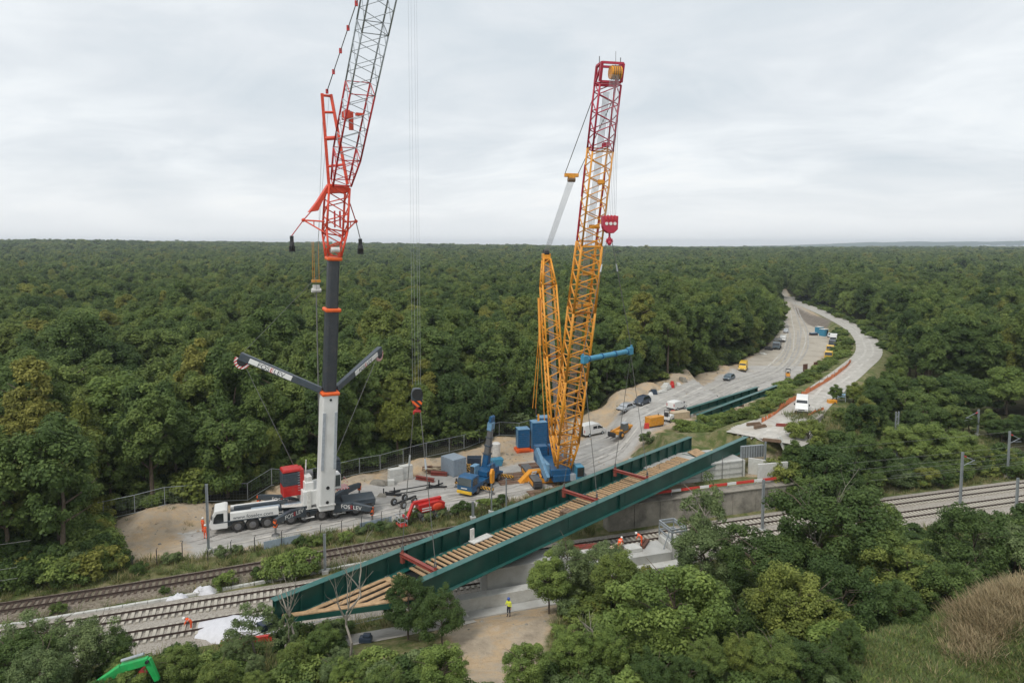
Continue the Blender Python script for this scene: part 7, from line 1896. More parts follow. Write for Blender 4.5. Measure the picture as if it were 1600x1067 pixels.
# ================================================================== PEOPLE
def person(label, loc, rotz, pose, colours, helmet, group='site workers', h=1.78):
    """pose: joint dict in metres for a 1.78 m figure, x right, y forward, z up"""
    T = thing('person', label, 'person', loc, rotz, group)
    J = dict(pel=(0, 0, .95), wai=(0, 0, 1.1), che=(0, 0.01, 1.32), nec=(0, 0.01, 1.5), hea=(0, 0.03, 1.6), top=(0, 0.03, 1.72),
             shl=(-.19, 0, 1.42), ell=(-.25, -.02, 1.14), wrl=(-.26, .08, .9), shr=(.19, 0, 1.42), elr=(.25, -.02, 1.14), wrr=(.26, .08, .9),
             hil=(-.1, 0, .9), knl=(-.11, .02, .5), anl=(-.12, -.02, .09), tol=(-.13, .15, .04), hir=(.1, 0, .9), knr=(.11, .02, .5), anr=(.12, -.02, .09), tor=(.13, .15, .04))
    J.update(pose)
    R_ = dict(pel=.15, wai=.14, che=.165, nec=.06, hea=.095, top=.075, shl=.075, ell=.052, wrl=.036, shr=.075, elr=.052, wrr=.036, hil=.1, knl=.07, anl=.048, tol=.04, hir=.1, knr=.07, anr=.048, tor=.04)
    E_ = [('pel', 'wai'), ('wai', 'che'), ('che', 'nec'), ('nec', 'hea'), ('hea', 'top'), ('che', 'shl'), ('shl', 'ell'), ('ell', 'wrl'), ('che', 'shr'), ('shr', 'elr'), ('elr', 'wrr'), ('pel', 'hil'), ('hil', 'knl'), ('knl', 'anl'), ('anl', 'tol'), ('pel', 'hir'), ('hir', 'knr'), ('knr', 'anr'), ('anr', 'tor')]
    ks = list(J); me = bpy.data.meshes.new('body')
    me.from_pydata([J[k] for k in ks], [(ks.index(a), ks.index(b_)) for a, b_ in E_], [])
    o = bpy.data.objects.new('body', me); link(o, T)
    sk_ = o.modifiers.new('skin', 'SKIN'); sk_.use_smooth_shade = True
    for i, k in enumerate(ks): me.skin_vertices[0].data[i].radius = (R_[k], R_[k] * (0.72 if k in ('che', 'wai', 'pel') else 1))
    me.skin_vertices[0].data[0].use_root = True
    sb_ = o.modifiers.new('sub', 'SUBSURF'); sb_.levels = 1; sb_.render_levels = 1
    # clothing colours by height on the body
    nm = 'workwear_' + '_'.join(c_ for c_ in colours)
    if nm not in M:
        m, t, b = mat_new(nm); L = t.links.new
        tcn_ = t.nodes.new('ShaderNodeTexCoord'); s_ = t.nodes.new('ShaderNodeSeparateXYZ'); L(tcn_.outputs['Object'], s_.inputs[0])
        r_ = t.nodes.new('ShaderNodeValToRGB'); r_.color_ramp.interpolation = 'CONSTANT'
        dv = t.nodes.new('ShaderNodeMath'); dv.operation = 'DIVIDE'; dv.inputs[1].default_value = 2.0; L(s_.outputs[2], dv.inputs[0]); L(dv.outputs[0], r_.inputs[0])
        cols = {'navy': (0.014, 0.016, 0.035), 'orange': (0.8, 0.1, 0.02), 'yellow': (0.72, 0.78, 0.06)}
        el_ = r_.color_ramp.elements
        el_[0].position = 0.0; el_[0].color = (0.02, 0.018, 0.016, 1)
        el_[1].position = 0.06; el_[1].color = (*cols[colours[0]], 1)
        for pz, c_ in ((0.155, (0.6, 0.6, 0.58)), (0.175, cols[colours[0]]), (0.5, cols[colours[1]]), (0.59, (0.6, 0.6, 0.58)), (0.605, cols[colours[1]]), (0.755, (0.45, 0.26, 0.18))):
            x = el_.new(pz); x.color = (*c_, 1)
        L(r_.outputs[0], b.inputs['Base Color']); b.inputs['Roughness'].default_value = 0.8
        M[nm] = m
    me.materials.append(M[nm])
    hp_ = Vector(J['top']); fw = (Vector(J['hea']) - Vector(J['nec'])).normalized()
    hm_ = MB().ball(hp_ + Vector((0, 0, 0.0)), 0.135, 12, 8, (0.92, 1.08, 0.85)).tube(hp_ + Vector((0, 0.0, -0.045)), hp_ + Vector((0, 0.02, -0.025)), 0.155, 0.15, 14).build('helmet', M[helmet], T, smooth=True)
    hc = Vector(J['hea']) - Vector((0, 0, 0.02))
    fc = MB().ball(hc + Vector((0, 0.1, 0.0)), 0.02, 6, 4, (1, 1.4, 1.3)).build('nose', M['skin'], T)
    MB().ball(hc + Vector((-0.035, 0.088, 0.035)), 0.012).ball(hc + Vector((0.035, 0.088, 0.035)), 0.012).build('eyes', M['black'], T)
    MB().box(hc + Vector((0, 0.093, -0.05)), (0.045, 0.01, 0.01)).build('mouth', M['redoxide'], T)
    MB().ball(hc + Vector((-0.095, 0, 0.0)), 0.03, 6, 4, (0.4, 0.8, 1.2)).ball(hc + Vector((0.095, 0, 0.0)), 0.03, 6, 4, (0.4, 0.8, 1.2)).build('ears', M['skin'], T)
    for w_, e_, s in (('wrl', 'ell', -1), ('wrr', 'elr', 1)):
        p = Vector(J[w_]); d_ = (p - Vector(J[e_])).normalized(); sd_ = d_.cross(Vector((0, 0, 1)));
        if sd_.length < 0.05: sd_ = Vector((0, 1, 0))
        sd_.normalize(); nn_ = d_.cross(sd_)
        hb_ = MB().beam(p - d_ * 0.01, p + d_ * 0.09, 0.08, 0.035, up=nn_)
        for k in range(4):
            a = p + d_ * 0.085 + sd_ * (-0.03 + 0.02 * k); ln = (0.06, 0.075, 0.07, 0.055)[k]; b2_ = a + d_ * ln * 0.55 + nn_ * 0.012; c2_ = b2_ + d_ * ln * 0.4 + nn_ * 0.025
            hb_.tube(a, b2_, 0.009, 0.0085, 6).tube(b2_, c2_, 0.0085, 0.007, 6)
        a = p + d_ * 0.03 + sd_ * 0.038; hb_.tube(a, a + d_ * 0.03 + sd_ * 0.03, 0.011, 0.01, 6).tube(a + d_ * 0.03 + sd_ * 0.03, a + d_ * 0.065 + sd_ * 0.035, 0.01, 0.008, 6)
        hb_.build('hand', M['skin'], T, smooth=True)
    return T
WALK = dict(knl=(-.11, .12, .52), anl=(-.12, .1, .1), tol=(-.13, .27, .05), knr=(.11, -.02, .5), anr=(.12, -.2, .12), tor=(.13, -.05, .04))
BEND = dict(wai=(0, .08, 1.08), che=(0, .28, 1.2), nec=(0, .43, 1.27), hea=(0, .52, 1.3), top=(0, .6, 1.36), shl=(-.19, .36, 1.22), shr=(.19, .36, 1.22), ell=(-.22, .45, .96), wrl=(-.15, .55, .76), elr=(.22, .45, .96), wrr=(.15, .58, .78))
p = onground(795, 990)
person('standing worker in yellow top, navy trousers and blue helmet on the sand', p, 2.6, dict(elr=(.24, .1, 1.2), wrr=(.12, .3, 1.22)), ('navy', 'yellow'), 'helmetblue')
p = onground(299, 986)
person('worker in orange overalls bending over beside the pale tarpaulin', p, 1.9, BEND, ('orange', 'orange'), 'helmetwhite')
person('worker in orange walking in front of the truck crane cab, nearer one', onground(321, 842), 0.5, WALK, ('orange', 'orange'), 'helmetwhite')
person('worker in orange at the front of the truck crane cab, farther one', onground(317, 831), -0.4, {}, ('orange', 'orange'), 'helmetwhite')
pz = toff(T1C, 8.9, 7.6, 3.03)
person('worker in orange bending on the abutment shelf, left one', pz, -0.6, BEND, ('orange', 'orange'), 'helmetwhite')
person('worker in orange leaning on the abutment shelf, right one', toff(T1C, 11.7, 7.1, 3.03), 1.2, BEND, ('orange', 'orange'), 'helmetwhite')
person('worker with pale yellow helmet under the tip of the bridge', toff(T1C, 31.5, -10.6, 5.27), 2.4, BEND, ('navy', 'navy'), 'helmetyellow')
person('worker in orange half hidden by the tree below the bridge', onground(661, 990), 1.0, {}, ('orange', 'orange'), 'helmetwhite')
# ================================================================== NEAR VEGETATION
def near_set(seed, n, R_, z0, z1, ncl, nl, ls, mt, tr, shape='round', fill=0.4, bark='bark'):
    return [(crown_mesh('crown', seed + i, R_, z0, z1, ncl, nl, ls, M[mt], fill=fill, rc=(0.11, 0.24), shape=shape, flat=1.2, up=0.12), trunk_mesh('trunk', tr + i, z1 * 0.76, 0.17, R_, M[bark], 10), z1, R_) for i in range(n)]
NEAR = {
    'green': near_set(200, 3, 4.0, 1.4, 11.5, 120, 25000, 0.185, 'leaf', 60),
    'dark': near_set(210, 1, 4.2, 0.8, 10.5, 120, 25000, 0.185, 'leafdark', 63, fill=0.5),
    'bright': near_set(220, 2, 3.8, 1.0, 11.0, 110, 24000, 0.19, 'leafbright', 64, 'drop'),
    'grey': near_set(230, 2, 3.9, 1.2, 10.5, 105, 20000, 0.18, 'leafgrey', 66, fill=0.3),
    'sparse': near_set(240, 2, 3.2, 2.6, 10.5, 44, 6500, 0.19, 'leafgrey', 68, fill=0.0, bark='barkgrey'),
}
BUSH = [(crown_mesh('foliage', 250 + i, 1.7, -0.15, 2.4, 26, 2600, 0.2, M[mt], fill=0.55, rc=(0.22, 0.4)), trunk_mesh('stem', 70 + i, 1.3, 0.05, 1.4, M['bark'], 5), 2.4, 1.7) for i, mt in enumerate(('leaf', 'leafbright', 'leafdark', 'leafgrey', 'leaf'))]
def ntree(kind, px, py, dist, wpx, lab, v=0, group=None, name='broadleaf_tree', cat='tree', slim=0.46):
    """tree whose top stands at that height and distance; a wider mass is made of several trees side by side"""
    top = D(px, py, dist); zg = ztf(top.x, top.y)
    hgt = max(top.z - zg, 1.2); R_ = wpx / 2 * dist / F_PX
    n = max(1, int(R_ / (slim * hgt) + 0.72))
    first = None
    for k in range(n):
        kd = NEAR[kind][(v + k) % len(NEAR[kind])] if isinstance(kind, str) else kind
        off = 0.0 if n == 1 else (k - (n - 1) / 2) * (2 * R_ / n) * 0.85
        x, y = top.x + off, top.y + (0 if n == 1 else RND.uniform(-1.5, 1.5)); zg = ztf(x, y)
        h_ = max(1.2, (top.z - zg) * (1.0 if k == (n - 1) // 2 else RND.uniform(0.8, 1.0))); r_ = min(R_ / n * 1.3, slim * h_)
        o = thing(name, lab if k == (n - 1) // 2 else 'companion of the ' + lab, cat, (x, y, zg), RND.uniform(0, 6.28), group or 'foreground trees')
        o.scale = (r_ / kd[3], r_ / kd[3], h_ / kd[2])
        link(bpy.data.objects.new('crown' if cat == 'tree' else 'foliage', kd[0]), o); link(bpy.data.objects.new('trunk' if cat == 'tree' else 'stem', kd[1]), o)
        first = first or o
    return first
# right foreground
for a in [
    ('grey', 915, 843, 61.5, 140, 'broad grey-green tree in front of the concrete abutment', 0),
    ('green', 960, 862, 57, 130, 'mid-green tree behind the bright drooping tree at the bottom centre', 2),
    ('bright', 858, 868, 58, 62, 'slender light green tree at the left end of the foreground grove', 1),
    ('bright', 1050, 868, 49, 165, 'large bright green drooping tree at the bottom centre', 0),
    ('bright', 925, 985, 45, 150, 'fresh green tree below the pale dead stem', 1),
    ('sparse', 1100, 752, 67, 70, 'thin sparse tree rising in front of the retaining wall', 0),
    ('grey', 1105, 818, 64, 130, 'olive green tree in front of the near track', 1),
    ('green', 1195, 828, 60, 130, 'dense mid-green tree left of the big foreground tree', 0),
    ('dark', 1165, 925, 52, 130, 'dark green tree under the olive one', 0),
    ('green', 1290, 748, 63, 175, 'biggest foreground tree, with dead twigs in its top', 1),
    ('green', 1352, 790, 62, 120, 'mid-green tree right of the biggest foreground tree', 0),
    ('green', 1245, 880, 50, 120, 'yellow-green tree in front of the biggest foreground tree', 2),
    ('dark', 1320, 885, 51, 150, 'dark round tree below the biggest foreground tree', 0),
    ('green', 1420, 850, 57, 150, 'mid-green tree in the middle of the right bank', 0),
    ('dark', 1525, 800, 62, 185, 'large dark green thicket tree below the right-hand tracks', 0),
    ('green', 1480, 868, 55, 130, 'feathery green tree at the edge of the dry grass', 1),
    ('green', 1400, 912, 51, 100, 'low green tree above the grassy hollow', 1),
    ('green', 1130, 990, 43, 150, 'dense green tree at the bottom edge right of centre', 2),
    ('green', 1225, 975, 43, 130, 'green tree with brownish leaves at the bottom edge', 0),
    ('dark', 1050, 1020, 41, 140, 'dark tree at the bottom edge under the drooping tree', 0),
    ('dark', 1310, 985, 44, 120, 'dark bush-like tree at the bottom edge below the hollow', 0),
    ('grey', 1585, 820, 61, 120, 'grey-green tree at the right edge of the picture', 1),
]: ntree(*a[:5], a[5], a[6], 'foreground trees right')
# left foreground
for a in [
    ('grey', 105, 957, 51, 190, 'grey-green feathery tree at the lower left', 0),
    ('green', 15, 990, 47, 150, 'green tree in the bottom left corner', 1),
    ('bright', 235, 1010, 46, 120, 'bright green bush-like tree right of the green excavator', 0),
    ('green', 180, 1003, 49, 110, 'green tree behind the excavator arm', 0),
    ('green', 310, 1012, 46, 150, 'yellow-green tree in front of the pale tarpaulin', 2),
    ('grey', 385, 1005, 49, 110, 'sparse grey-green tree right of the tarpaulin', 1),
    ('sparse', 395, 945, 52, 110, 'thin twiggy tree right of the tarpaulin', 1),
    ('green', 500, 975, 50, 75, 'narrow green tree left of the path below the bridge', 1),
    ('dark', 662, 915, 53, 140, 'dark green tree in front of the bridge end', 0),
    ('bright', 690, 1008, 42, 120, 'light yellow-green tree at the bottom, before the dark tree', 1),
    ('bright', 815, 1003, 43, 95, 'light green tree at the bottom edge near the worker in yellow', 0),
    ('green', 455, 1003, 48, 70, 'green tree between the twiggy tree and the leafless tree', 2),
    ('grey', 522, 1022, 46, 70, 'grey-green tree at the foot of the leafless tree', 0),
    ('green', 150, 1056, 42.5, 45, 'small green tree covering the lower arm of the excavator', 1),
    ('green', 430, 1035, 46, 80, 'small green tree at the bottom edge left of the leafless tree', 1),
    ('bright', 545, 1045, 44, 80, 'light green tree at the bottom edge below the leafless tree', 1),
    ('grey', 60, 1010, 45, 110, 'grey-green tree at the bottom left before the feathery one', 1),
    ('green', 600, 1040, 43, 90, 'green tree at the bottom edge below the path', 0),
]: ntree(*a[:5], a[5], a[6], 'foreground trees left')
# left edge thicket beyond the old track
for a in [(EDGE[0], 20, 790, 73, 150, 'yellow-green tree at the left edge beyond the rusty track'), (EDGE[2], 75, 776, 78, 110, 'upright green tree at the left edge beyond the rusty track'), (DRK, 125, 838, 74, 90, 'dark dense thicket tree at the left end of the sand'),
          (DRK, 45, 838, 70.5, 150, 'dark thicket tree at the far left beside the rusty track'), (EDGE[1], 160, 862, 74, 50, 'small green tree at the left tip of the sand'), (EDGE[1], 100, 815, 76, 90, 'leafy tree behind the dark thicket at the left'), (DRK, -20, 830, 70, 90, 'dark tree cut by the left picture edge beside the rusty track')]:
    ntree(a[0], *a[1:5], a[5], 0, 'thicket at the left edge', slim=0.55)
# eye-catching trees of the forest edge on the left
for a in [(BRI, 185, 592, 101, 130, 'rounded light green tree standing out of the forest edge on the left'), (YEL, 255, 678, 97, 100, 'yellowing layered tree at the forest edge behind the truck crane'), (YEL, 585, 588, 120, 75, 'yellow-leaved tree at the forest edge left of the hook'),
          (YEL, 365, 685, 104, 80, 'olive yellow layered tree behind the fence'), (BRI, 40, 688, 90, 130, 'light green tree at the left edge above the thicket'), (EDGE[0], 690, 640, 118, 70, 'pale olive tree behind the fence left of the blue crane'), (EDGE[1], 310, 700, 99, 70, 'small green tree behind the fence above the crane cab')]:
    ntree(a[0], *a[1:5], a[5], 0)
# wooded slope between the ramp and the tracks
for i, (px, py, dist, w, k) in enumerate([(1262, 690, 93, 70, 1), (1300, 660, 97, 120, 0), (1345, 688, 95, 120, 2), (1392, 730, 96, 90, 1), (1455, 662, 106, 140, 3), (1505, 690, 104, 110, 0), (1552, 700, 104, 90, 1), (1420, 712, 100, 90, 2), (1600, 720, 102, 80, 0), (1340, 600, 122, 95, 1), (1385, 598, 128, 110, 0),
                                          (1430, 590, 132, 110, 4), (1485, 588, 136, 120, 2), (1540, 580, 138, 120, 0), (1598, 575, 138, 120, 3), (1360, 640, 114, 90, 1), (1400, 632, 120, 100, 2), (1560, 640, 122, 120, 1), (1460, 625, 124, 100, 0), (1600, 650, 118, 110, 2), (1512, 640, 122, 100, 4), (1325, 640, 110, 60, 0), (1290, 700, 91, 90, 2), (1340, 735, 91, 100, 0), (1250, 735, 90, 60, 0), (1440, 725, 98, 80, 0)]):
    kd = [EDGE[0], EDGE[1], DRK, BRI, EDGE[2]][k]
    ntree(kd, px, py, dist, w * 1.15, ('leafy tree on the slope between the ramp road and the tracks', 'conical leafy tree on the slope between ramp and tracks', 'dark dense tree on the slope between ramp and tracks', 'light green tree on the slope between ramp and tracks', 'tall leafy tree on the slope between ramp and tracks')[k], 0, 'trees on the slope between ramp and tracks', slim=0.52)
# dead grey trees before the bridge
def dead_tree(px, py_top, dist, lab, seed, lean=0.0, r0=0.13, n=7):
    top = D(px, py_top, dist); zg = ztf(top.x, top.y); hgt = top.z - zg
    T = thing('dead_tree', lab, 'dead tree', (top.x, top.y, zg)); rr = random.Random(seed)
    pts = [Vector((rr.uniform(-.15, .15) * k + lean * k, 0.1 * rr.uniform(-1, 1) * k, -0.4 + (hgt * 0.75) * k / 6)) for k in range(7)]
    mb = MB()
    for k in range(6): mb.tube(pts[k], pts[k + 1], r0 * (1 - 0.12 * k), r0 * (1 - 0.12 * (k + 1)), 7, False)
    tk = mb.build('trunk', M['barkgrey'], T, smooth=True)
    for q in range(n):
        k = rr.choice((2, 3, 3, 4, 4, 5)); p = pts[k].lerp(pts[k + 1], rr.random()); a = rr.uniform(0, 6.28)
        d_ = Vector((math.cos(a) * 0.8, math.sin(a) * 0.4, 1.0)).normalized(); mb = MB(); r_ = r0 * 0.45
        for j in range(5):
            e_ = p + d_ * (hgt * 0.085); mb.tube(p, e_, r_, r_ * 0.75, 5, False)
            if j in (1, 2, 3):
                s_ = (d_ + Vector((rr.uniform(-1, 1), rr.uniform(-.6, .6), rr.uniform(0, .6)))).normalized(); mb.tube(e_, e_ + s_ * hgt * 0.11, r_ * 0.55, r_ * 0.2, 4, False)
                e2_ = e_ + s_ * hgt * 0.11; mb.tube(e2_, e2_ + (s_ + Vector((0.4, 0, 0.3))).normalized() * hgt * 0.06, r_ * 0.25, r_ * 0.1, 4, False)
            p = e_; r_ *= 0.75; d_ = (d_ + Vector((rr.uniform(-.35, .35), rr.uniform(-.2, .2), rr.uniform(-.1, .3)))).normalized()
        mb.build('branch', M['barkgrey'], T, smooth=True)
    return T
dead_tree(545, 850, 49.5, 'leafless grey tree with fine branches in front of the bridge deck end', 3, 0.02)
dead_tree(450, 885, 50.5, 'forked leafless tree with mistletoe clumps at the near tip of the bridge', 8, -0.03, 0.14, 6)
dead_tree(1290, 735, 62.5, 'dry twiggy top sticking out of the biggest foreground tree', 5, 0.0, 0.1, 8)
dead_tree(918, 935, 46.5, 'pale dead stem among the foreground trees at the bottom centre', 12, 0.06, 0.14, 2)
for (px, py, w) in ((446, 958, 26), (452, 985, 22)):
    o = ntree((BUSH[3][0], BUSH[3][1], 2.4, 1.7), px, py, 50.3, w, 'round mistletoe clump in the forked leafless tree', 0, 'mistletoe clumps', 'mistletoe', 'mistletoe'); o.location.z = D(px, py + w * 0.55, 50.3).z - 0.5; o.scale = (0.38, 0.38, 0.5)
# bushes
def bush(px, py, wpx, lab, group, k=None, z=None, hs=1.0):
    p = onground(px, py) if z is None else G(px, py, z)
    if z is not None: p.z = ztf(p.x, p.y)
    kd = BUSH[RND.randrange(5) if k is None else k]; dist = p.y; R_ = wpx / 2 * dist / F_PX
    o = thing('bush', lab, 'bush', p, RND.uniform(0, 6.28), group); s_ = R_ / 1.7
    o.scale = (s_, s_, s_ * hs)
    link(bpy.data.objects.new('foliage', kd[0]), o); link(bpy.data.objects.new('stem', kd[1]), o)
for a in [(432, 905, 50, 'bright green bush between the tracks, left half', 1), (470, 900, 60, 'bright green bush between the tracks, right half', 1), (350, 917, 36, 'round green bush beside the cable trough', 1), (258, 928, 18, 'small dark conical bush on the cable trough', 2), (91, 958, 24, 'small bush on the brown ballast at the left', 0),
          (404, 905, 26, 'low dark bush left of the bright pair', 2), (345, 870, 26, 'young sapling bush below the truck cab', 3), (368, 866, 22, 'thin sapling bush right of the mast before the truck', 3), (467, 856, 26, 'dark bush at the near outrigger', 2), (507, 850, 24, 'green bush at the road edge under the boom', 0),
          (488, 852, 22, 'small green bush beside the road edge', 0), (540, 846, 22, 'bright green bush on the verge under the crane', 1), (262, 880, 26, 'pale-leaved bush on the sand edge at the left', 3), (278, 875, 20, 'small pale bush on the sand edge', 3), (190, 885, 34, 'green bush at the left end of the dark posts', 0), (217, 896, 26, 'small green bush before the old track', 0),
          (775, 800, 22, 'leafy sapling at the foot of the thin dark pole', 3), (800, 797, 20, 'leafy sapling right of the thin dark pole', 3), (1012, 716, 26, 'dry bush on the site above the far girder', 3)]:
    bush(*a[:3], a[3], 'single bushes by the tracks', a[4])
for k in range(16):
    px = 560 + 15 * k; bush(px + RND.uniform(-5, 5), 833 - 0.215 * (px - 560) + RND.uniform(-3, 5), RND.uniform(18, 30), 'green bush in the verge strip behind the bridge', 'verge bushes behind the bridge', hs=0.8)
for k in range(10):
    px = 1078 + 7.5 * k; bush(px, 699 - 0.45 * (px - 1078) * 0.7 + RND.uniform(-2, 4), RND.uniform(18, 28), 'green bush on the bank between the bridge end and stored beams', 'bushes on the bank by the stored beams', RND.choice((0, 1, 3)), hs=1.0)
# planted bank on the yard side of the ramp
nrs = len(RS)
for k in range(230):
    f_ = RND.uniform(7, 46); i0 = int(f_); v = RS[i0].lerp(RS[min(i0 + 1, nrs - 1)], f_ - i0); d_ = RS[min(i0 + 1, nrs - 1)] - RS[i0]; d_ = Vector((d_.x, d_.y, 0)).normalized()
    off = v[3] + RND.uniform(1.6, 3.0 + v[2] * 1.5); p = Vector((v[0], v[1], 0)) + Vector((-d_.y, d_.x, 0)) * off
    if p.y > 420 or poly_sd(P_YARD, np.array([p.x]), np.array([p.y]))[0] > -2.5 or poly_sd(P_ROAD, np.array([p.x]), np.array([p.y]))[0] > -1.5: continue
    ga_, gb_ = G(1088, 687), G(1213, 634); tq = max(0, min(1, (p - ga_).dot(gb_ - ga_) / (gb_ - ga_).length_squared)); dq = (Vector((p.x, p.y, 0)) - ga_.lerp(gb_, tq)).length
    if dq < 4.0: continue
    kd = BUSH[RND.choice((0, 1, 1, 4))]; o = thing('bush', 'green shrub on the bank between the gravel yard and the ramp road', 'bush', (p.x, p.y, ztf(p.x, p.y)), RND.uniform(0, 6.28), 'shrubs on the ramp bank')
    s_ = RND.uniform(0.5, 1.1) * (1 + p.y / 1200); o.scale = (s_, s_, s_ * 0.72)
    link(bpy.data.objects.new('foliage', kd[0]), o); link(bpy.data.objects.new('stem', kd[1]), o)
# low scrub at the foot of the forest (behind the fence, along the yard) and on the near banks: beyond counting
sc_pts = []
r2 = np.random.default_rng(5)
def along(pts, n, w0, w1):
    P_ = [Vector((*q, 0)) for q in pts]
    seg = [(a, c, (c - a).length) for a, c in zip(P_[:-1], P_[1:])]; tot = sum(s_[2] for s_ in seg)
    for k in range(n):
        t_ = r2.uniform(0, tot)
        for a, c, l_ in seg:
            if t_ <= l_: break
            t_ -= l_
        p = a.lerp(c, min(1, t_ / l_)); nv = Vector((-(c - a).y, (c - a).x, 0)).normalized(); p = p + nv * r2.uniform(w0, w1); sc_pts.append((p.x, p.y, r2.uniform(0.7, 1.5)))
edge_pts = CLEAR[5:24]
along(edge_pts, 560, 0.3, 9.0)
n0_ = len(sc_pts)
along(edge_pts, 330, 1.5, 10.0)
sc_pts[n0_:] = [(a_, b_, c_ * 1.75) for a_, b_, c_ in sc_pts[n0_:]]
along(CLEAR[26:31], 150, 0.5, 8.0)
along(g2((-60, 937), (0, 927), (166, 896), (150, 850), (146, 806)), 170, 0.2, 5.0)
along(g2((0, 915), (160, 888)), 60, 0.5, 6.0)
along(g2((1232, 800), (1370, 770), (1620, 732)), 170, 0.3, 4.0)
for k in range(900):
    x = r2.uniform(-40, 75); s_ = r2.uniform(9.5, 42); y = float(t1y(x)) - s_
    if y < 30: continue
    if poly_sd(P_NEARSAND, np.array([x]), np.array([y]))[0] > -0.8: continue
    px_ = 800 + x / y * F_PX
    if 530 < px_ < 745 and 48.5 < y < 66: continue
    if px_ < 445 and s_ < 12: continue
    if px_ > 1340 and s_ > 26: continue
    sc_pts.append((x, y, r2.uniform(0.45, 1.1)))
def inst_object(name, pts, meshes, label, cat, rnd, flat=0.75):
    pts = np.array(pts); n = len(pts)
    me = bpy.data.meshes.new(name); me.vertices.add(n)
    me.vertices.foreach_set('co', np.stack([pts[:, 0], pts[:, 1], zt(pts[:, 0], pts[:, 1])], 1).astype(np.float32).ravel())
    setattr_f(me, 'sxy', pts[:, 2]); setattr_f(me, 'sz', pts[:, 2] * flat * rnd.uniform(0.7, 1.3, n)); setattr_f(me, 'rot', rnd.uniform(0, 6.28, n))
    ai = me.attributes.new('kind_index', 'INT', 'POINT'); ai.data.foreach_set('value', rnd.integers(0, len(meshes), n).astype(np.int32))
    o = link(bpy.data.objects.new(name, me)); tag(o, label, cat, kind='stuff')
    g = ng.copy(); jn_ = [x for x in g.nodes if x.bl_idname == 'GeometryNodeJoinGeometry'][0]
    for x in [x for x in g.nodes if x.bl_idname == 'GeometryNodeObjectInfo']: g.nodes.remove(x)
    for m_ in reversed(meshes):
        oi_ = g.nodes.new('GeometryNodeObjectInfo'); oi_.inputs['Object'].default_value = bpy.data.objects.new('source', m_); oi_.inputs['As Instance'].default_value = True
        g.links.new(oi_.outputs['Geometry'], jn_.inputs[0])
    md_ = o.modifiers.new('instances', 'NODES'); md_.node_group = g
    return o
inst_object('scrub', sc_pts, [b_[0] for b_ in BUSH], 'low green scrub at the foot of the forest and on the near banks', 'scrub', r2)
# grass tufts
def tuft_mesh(seed, mat, n=16, h=0.55, spread=0.35):
    rr = np.random.default_rng(seed); V = []; F_ = []; T = []
    for k in range(n):
        a = rr.uniform(0, 6.28); r_ = rr.uniform(0, spread); b0_ = np.array([math.cos(a) * r_, math.sin(a) * r_, -0.03]); ln = rr.uniform(0.5, 1.1) * h
        d_ = np.array([math.cos(a) * 0.5, math.sin(a) * 0.5, 1.0]); w_ = np.array([-math.sin(a), math.cos(a), 0]) * 0.02
        m_ = b0_ + d_ * ln * 0.6; t_ = b0_ + d_ * ln * np.array([1.5, 1.5, 0.95]); i = len(V)
        V += [b0_ - w_, b0_ + w_, m_ + w_ * 0.8, m_ - w_ * 0.8, t_]; F_ += [(i, i + 1, i + 2, i + 3), (i + 3, i + 2, i + 4)]; T += [rr.uniform(0, 1)] * 5
    me = mesh_np('tuft', V, F_, mat); setattr_f(me, 'tint', T); return me
M['meadow'] = foliage_mat('meadow_grass', [(0.0, (0.09, 0.14, 0.035)), (0.5, (0.14, 0.17, 0.055)), (0.8, (0.24, 0.22, 0.09)), (1.0, (0.33, 0.27, 0.14))])
TU = [tuft_mesh(1, M['meadow']), tuft_mesh(2, M['meadow'], 12, 0.8, 0.3), tuft_mesh(3, M['meadow'], 20, 0.4, 0.5)]
gp = []
for k in range(26000):
    x = r2.uniform(-62, 85); s_ = r2.uniform(-24, 34); 
    gp.append((x, float(t1y(x)) - s_, r2.uniform(0.6, 1.5), s_))
gp = np.array(gp)
ok = ((gp[:, 3] < -3.4) | (gp[:, 3] > 7.4)) & (gp[:, 1] > 34) & (np.abs(t3y(gp[:, 0]) - gp[:, 1]) > np.where(gp[:, 0] < 20, 2.2, 0))
ok &= (poly_sd(P_ROAD, gp[:, 0], gp[:, 1]) < 0.3) & (poly_sd(P_SAND, gp[:, 0], gp[:, 1]) < 0.6) & (poly_sd(P_NEARSAND, gp[:, 0], gp[:, 1]) < -0.3) & (poly_sd(P_EMB, gp[:, 0], gp[:, 1]) < 0)
ok &= ~((gp[:, 0] > 11) & (gp[:, 0] < 45) & (gp[:, 3] < 0)) & ~((gp[:, 0] > -10) & (gp[:, 0] < 17) & (gp[:, 3] > 5) & (gp[:, 3] < 12.5))
pxg = 800 + gp[:, 0] / gp[:, 1] * F_PX
ok &= ~((pxg > 415) & (pxg < 745) & (gp[:, 1] > 49.5) & (gp[:, 1] < 60))
inst_object('grass', gp[ok][:, :3], TU, 'tufted grass along the tracks and on the near banks', 'grass', r2, 1.0)
GD = [tuft_mesh(11 + i, M['grassdry'], 18, 0.6 + 0.12 * i, 0.6) for i in range(3)]
dg = []; gg = []
for k in range(15000):
    px_, py_ = r2.uniform(1340, 1680), r2.uniform(915, 1130)
    p = G(px_, py_, 7.6); s_ = float(t1y(p.x)) - p.y
    if s_ < 27.5: continue
    v_ = (py_ - (1015 - 0.28 * (px_ - 1490))) + r2.normal() * 9 + 7 * math.sin(px_ * 0.06)
    (dg if (v_ < 0 and px_ > 1495 + r2.normal() * 12 and r2.uniform() < 0.75) else gg).append((p.x, p.y, r2.uniform(0.7, 1.3)))
inst_object('dry_grass', dg, GD, 'tall golden dry grass on the bank at the lower right', 'grass', r2, 1.0)
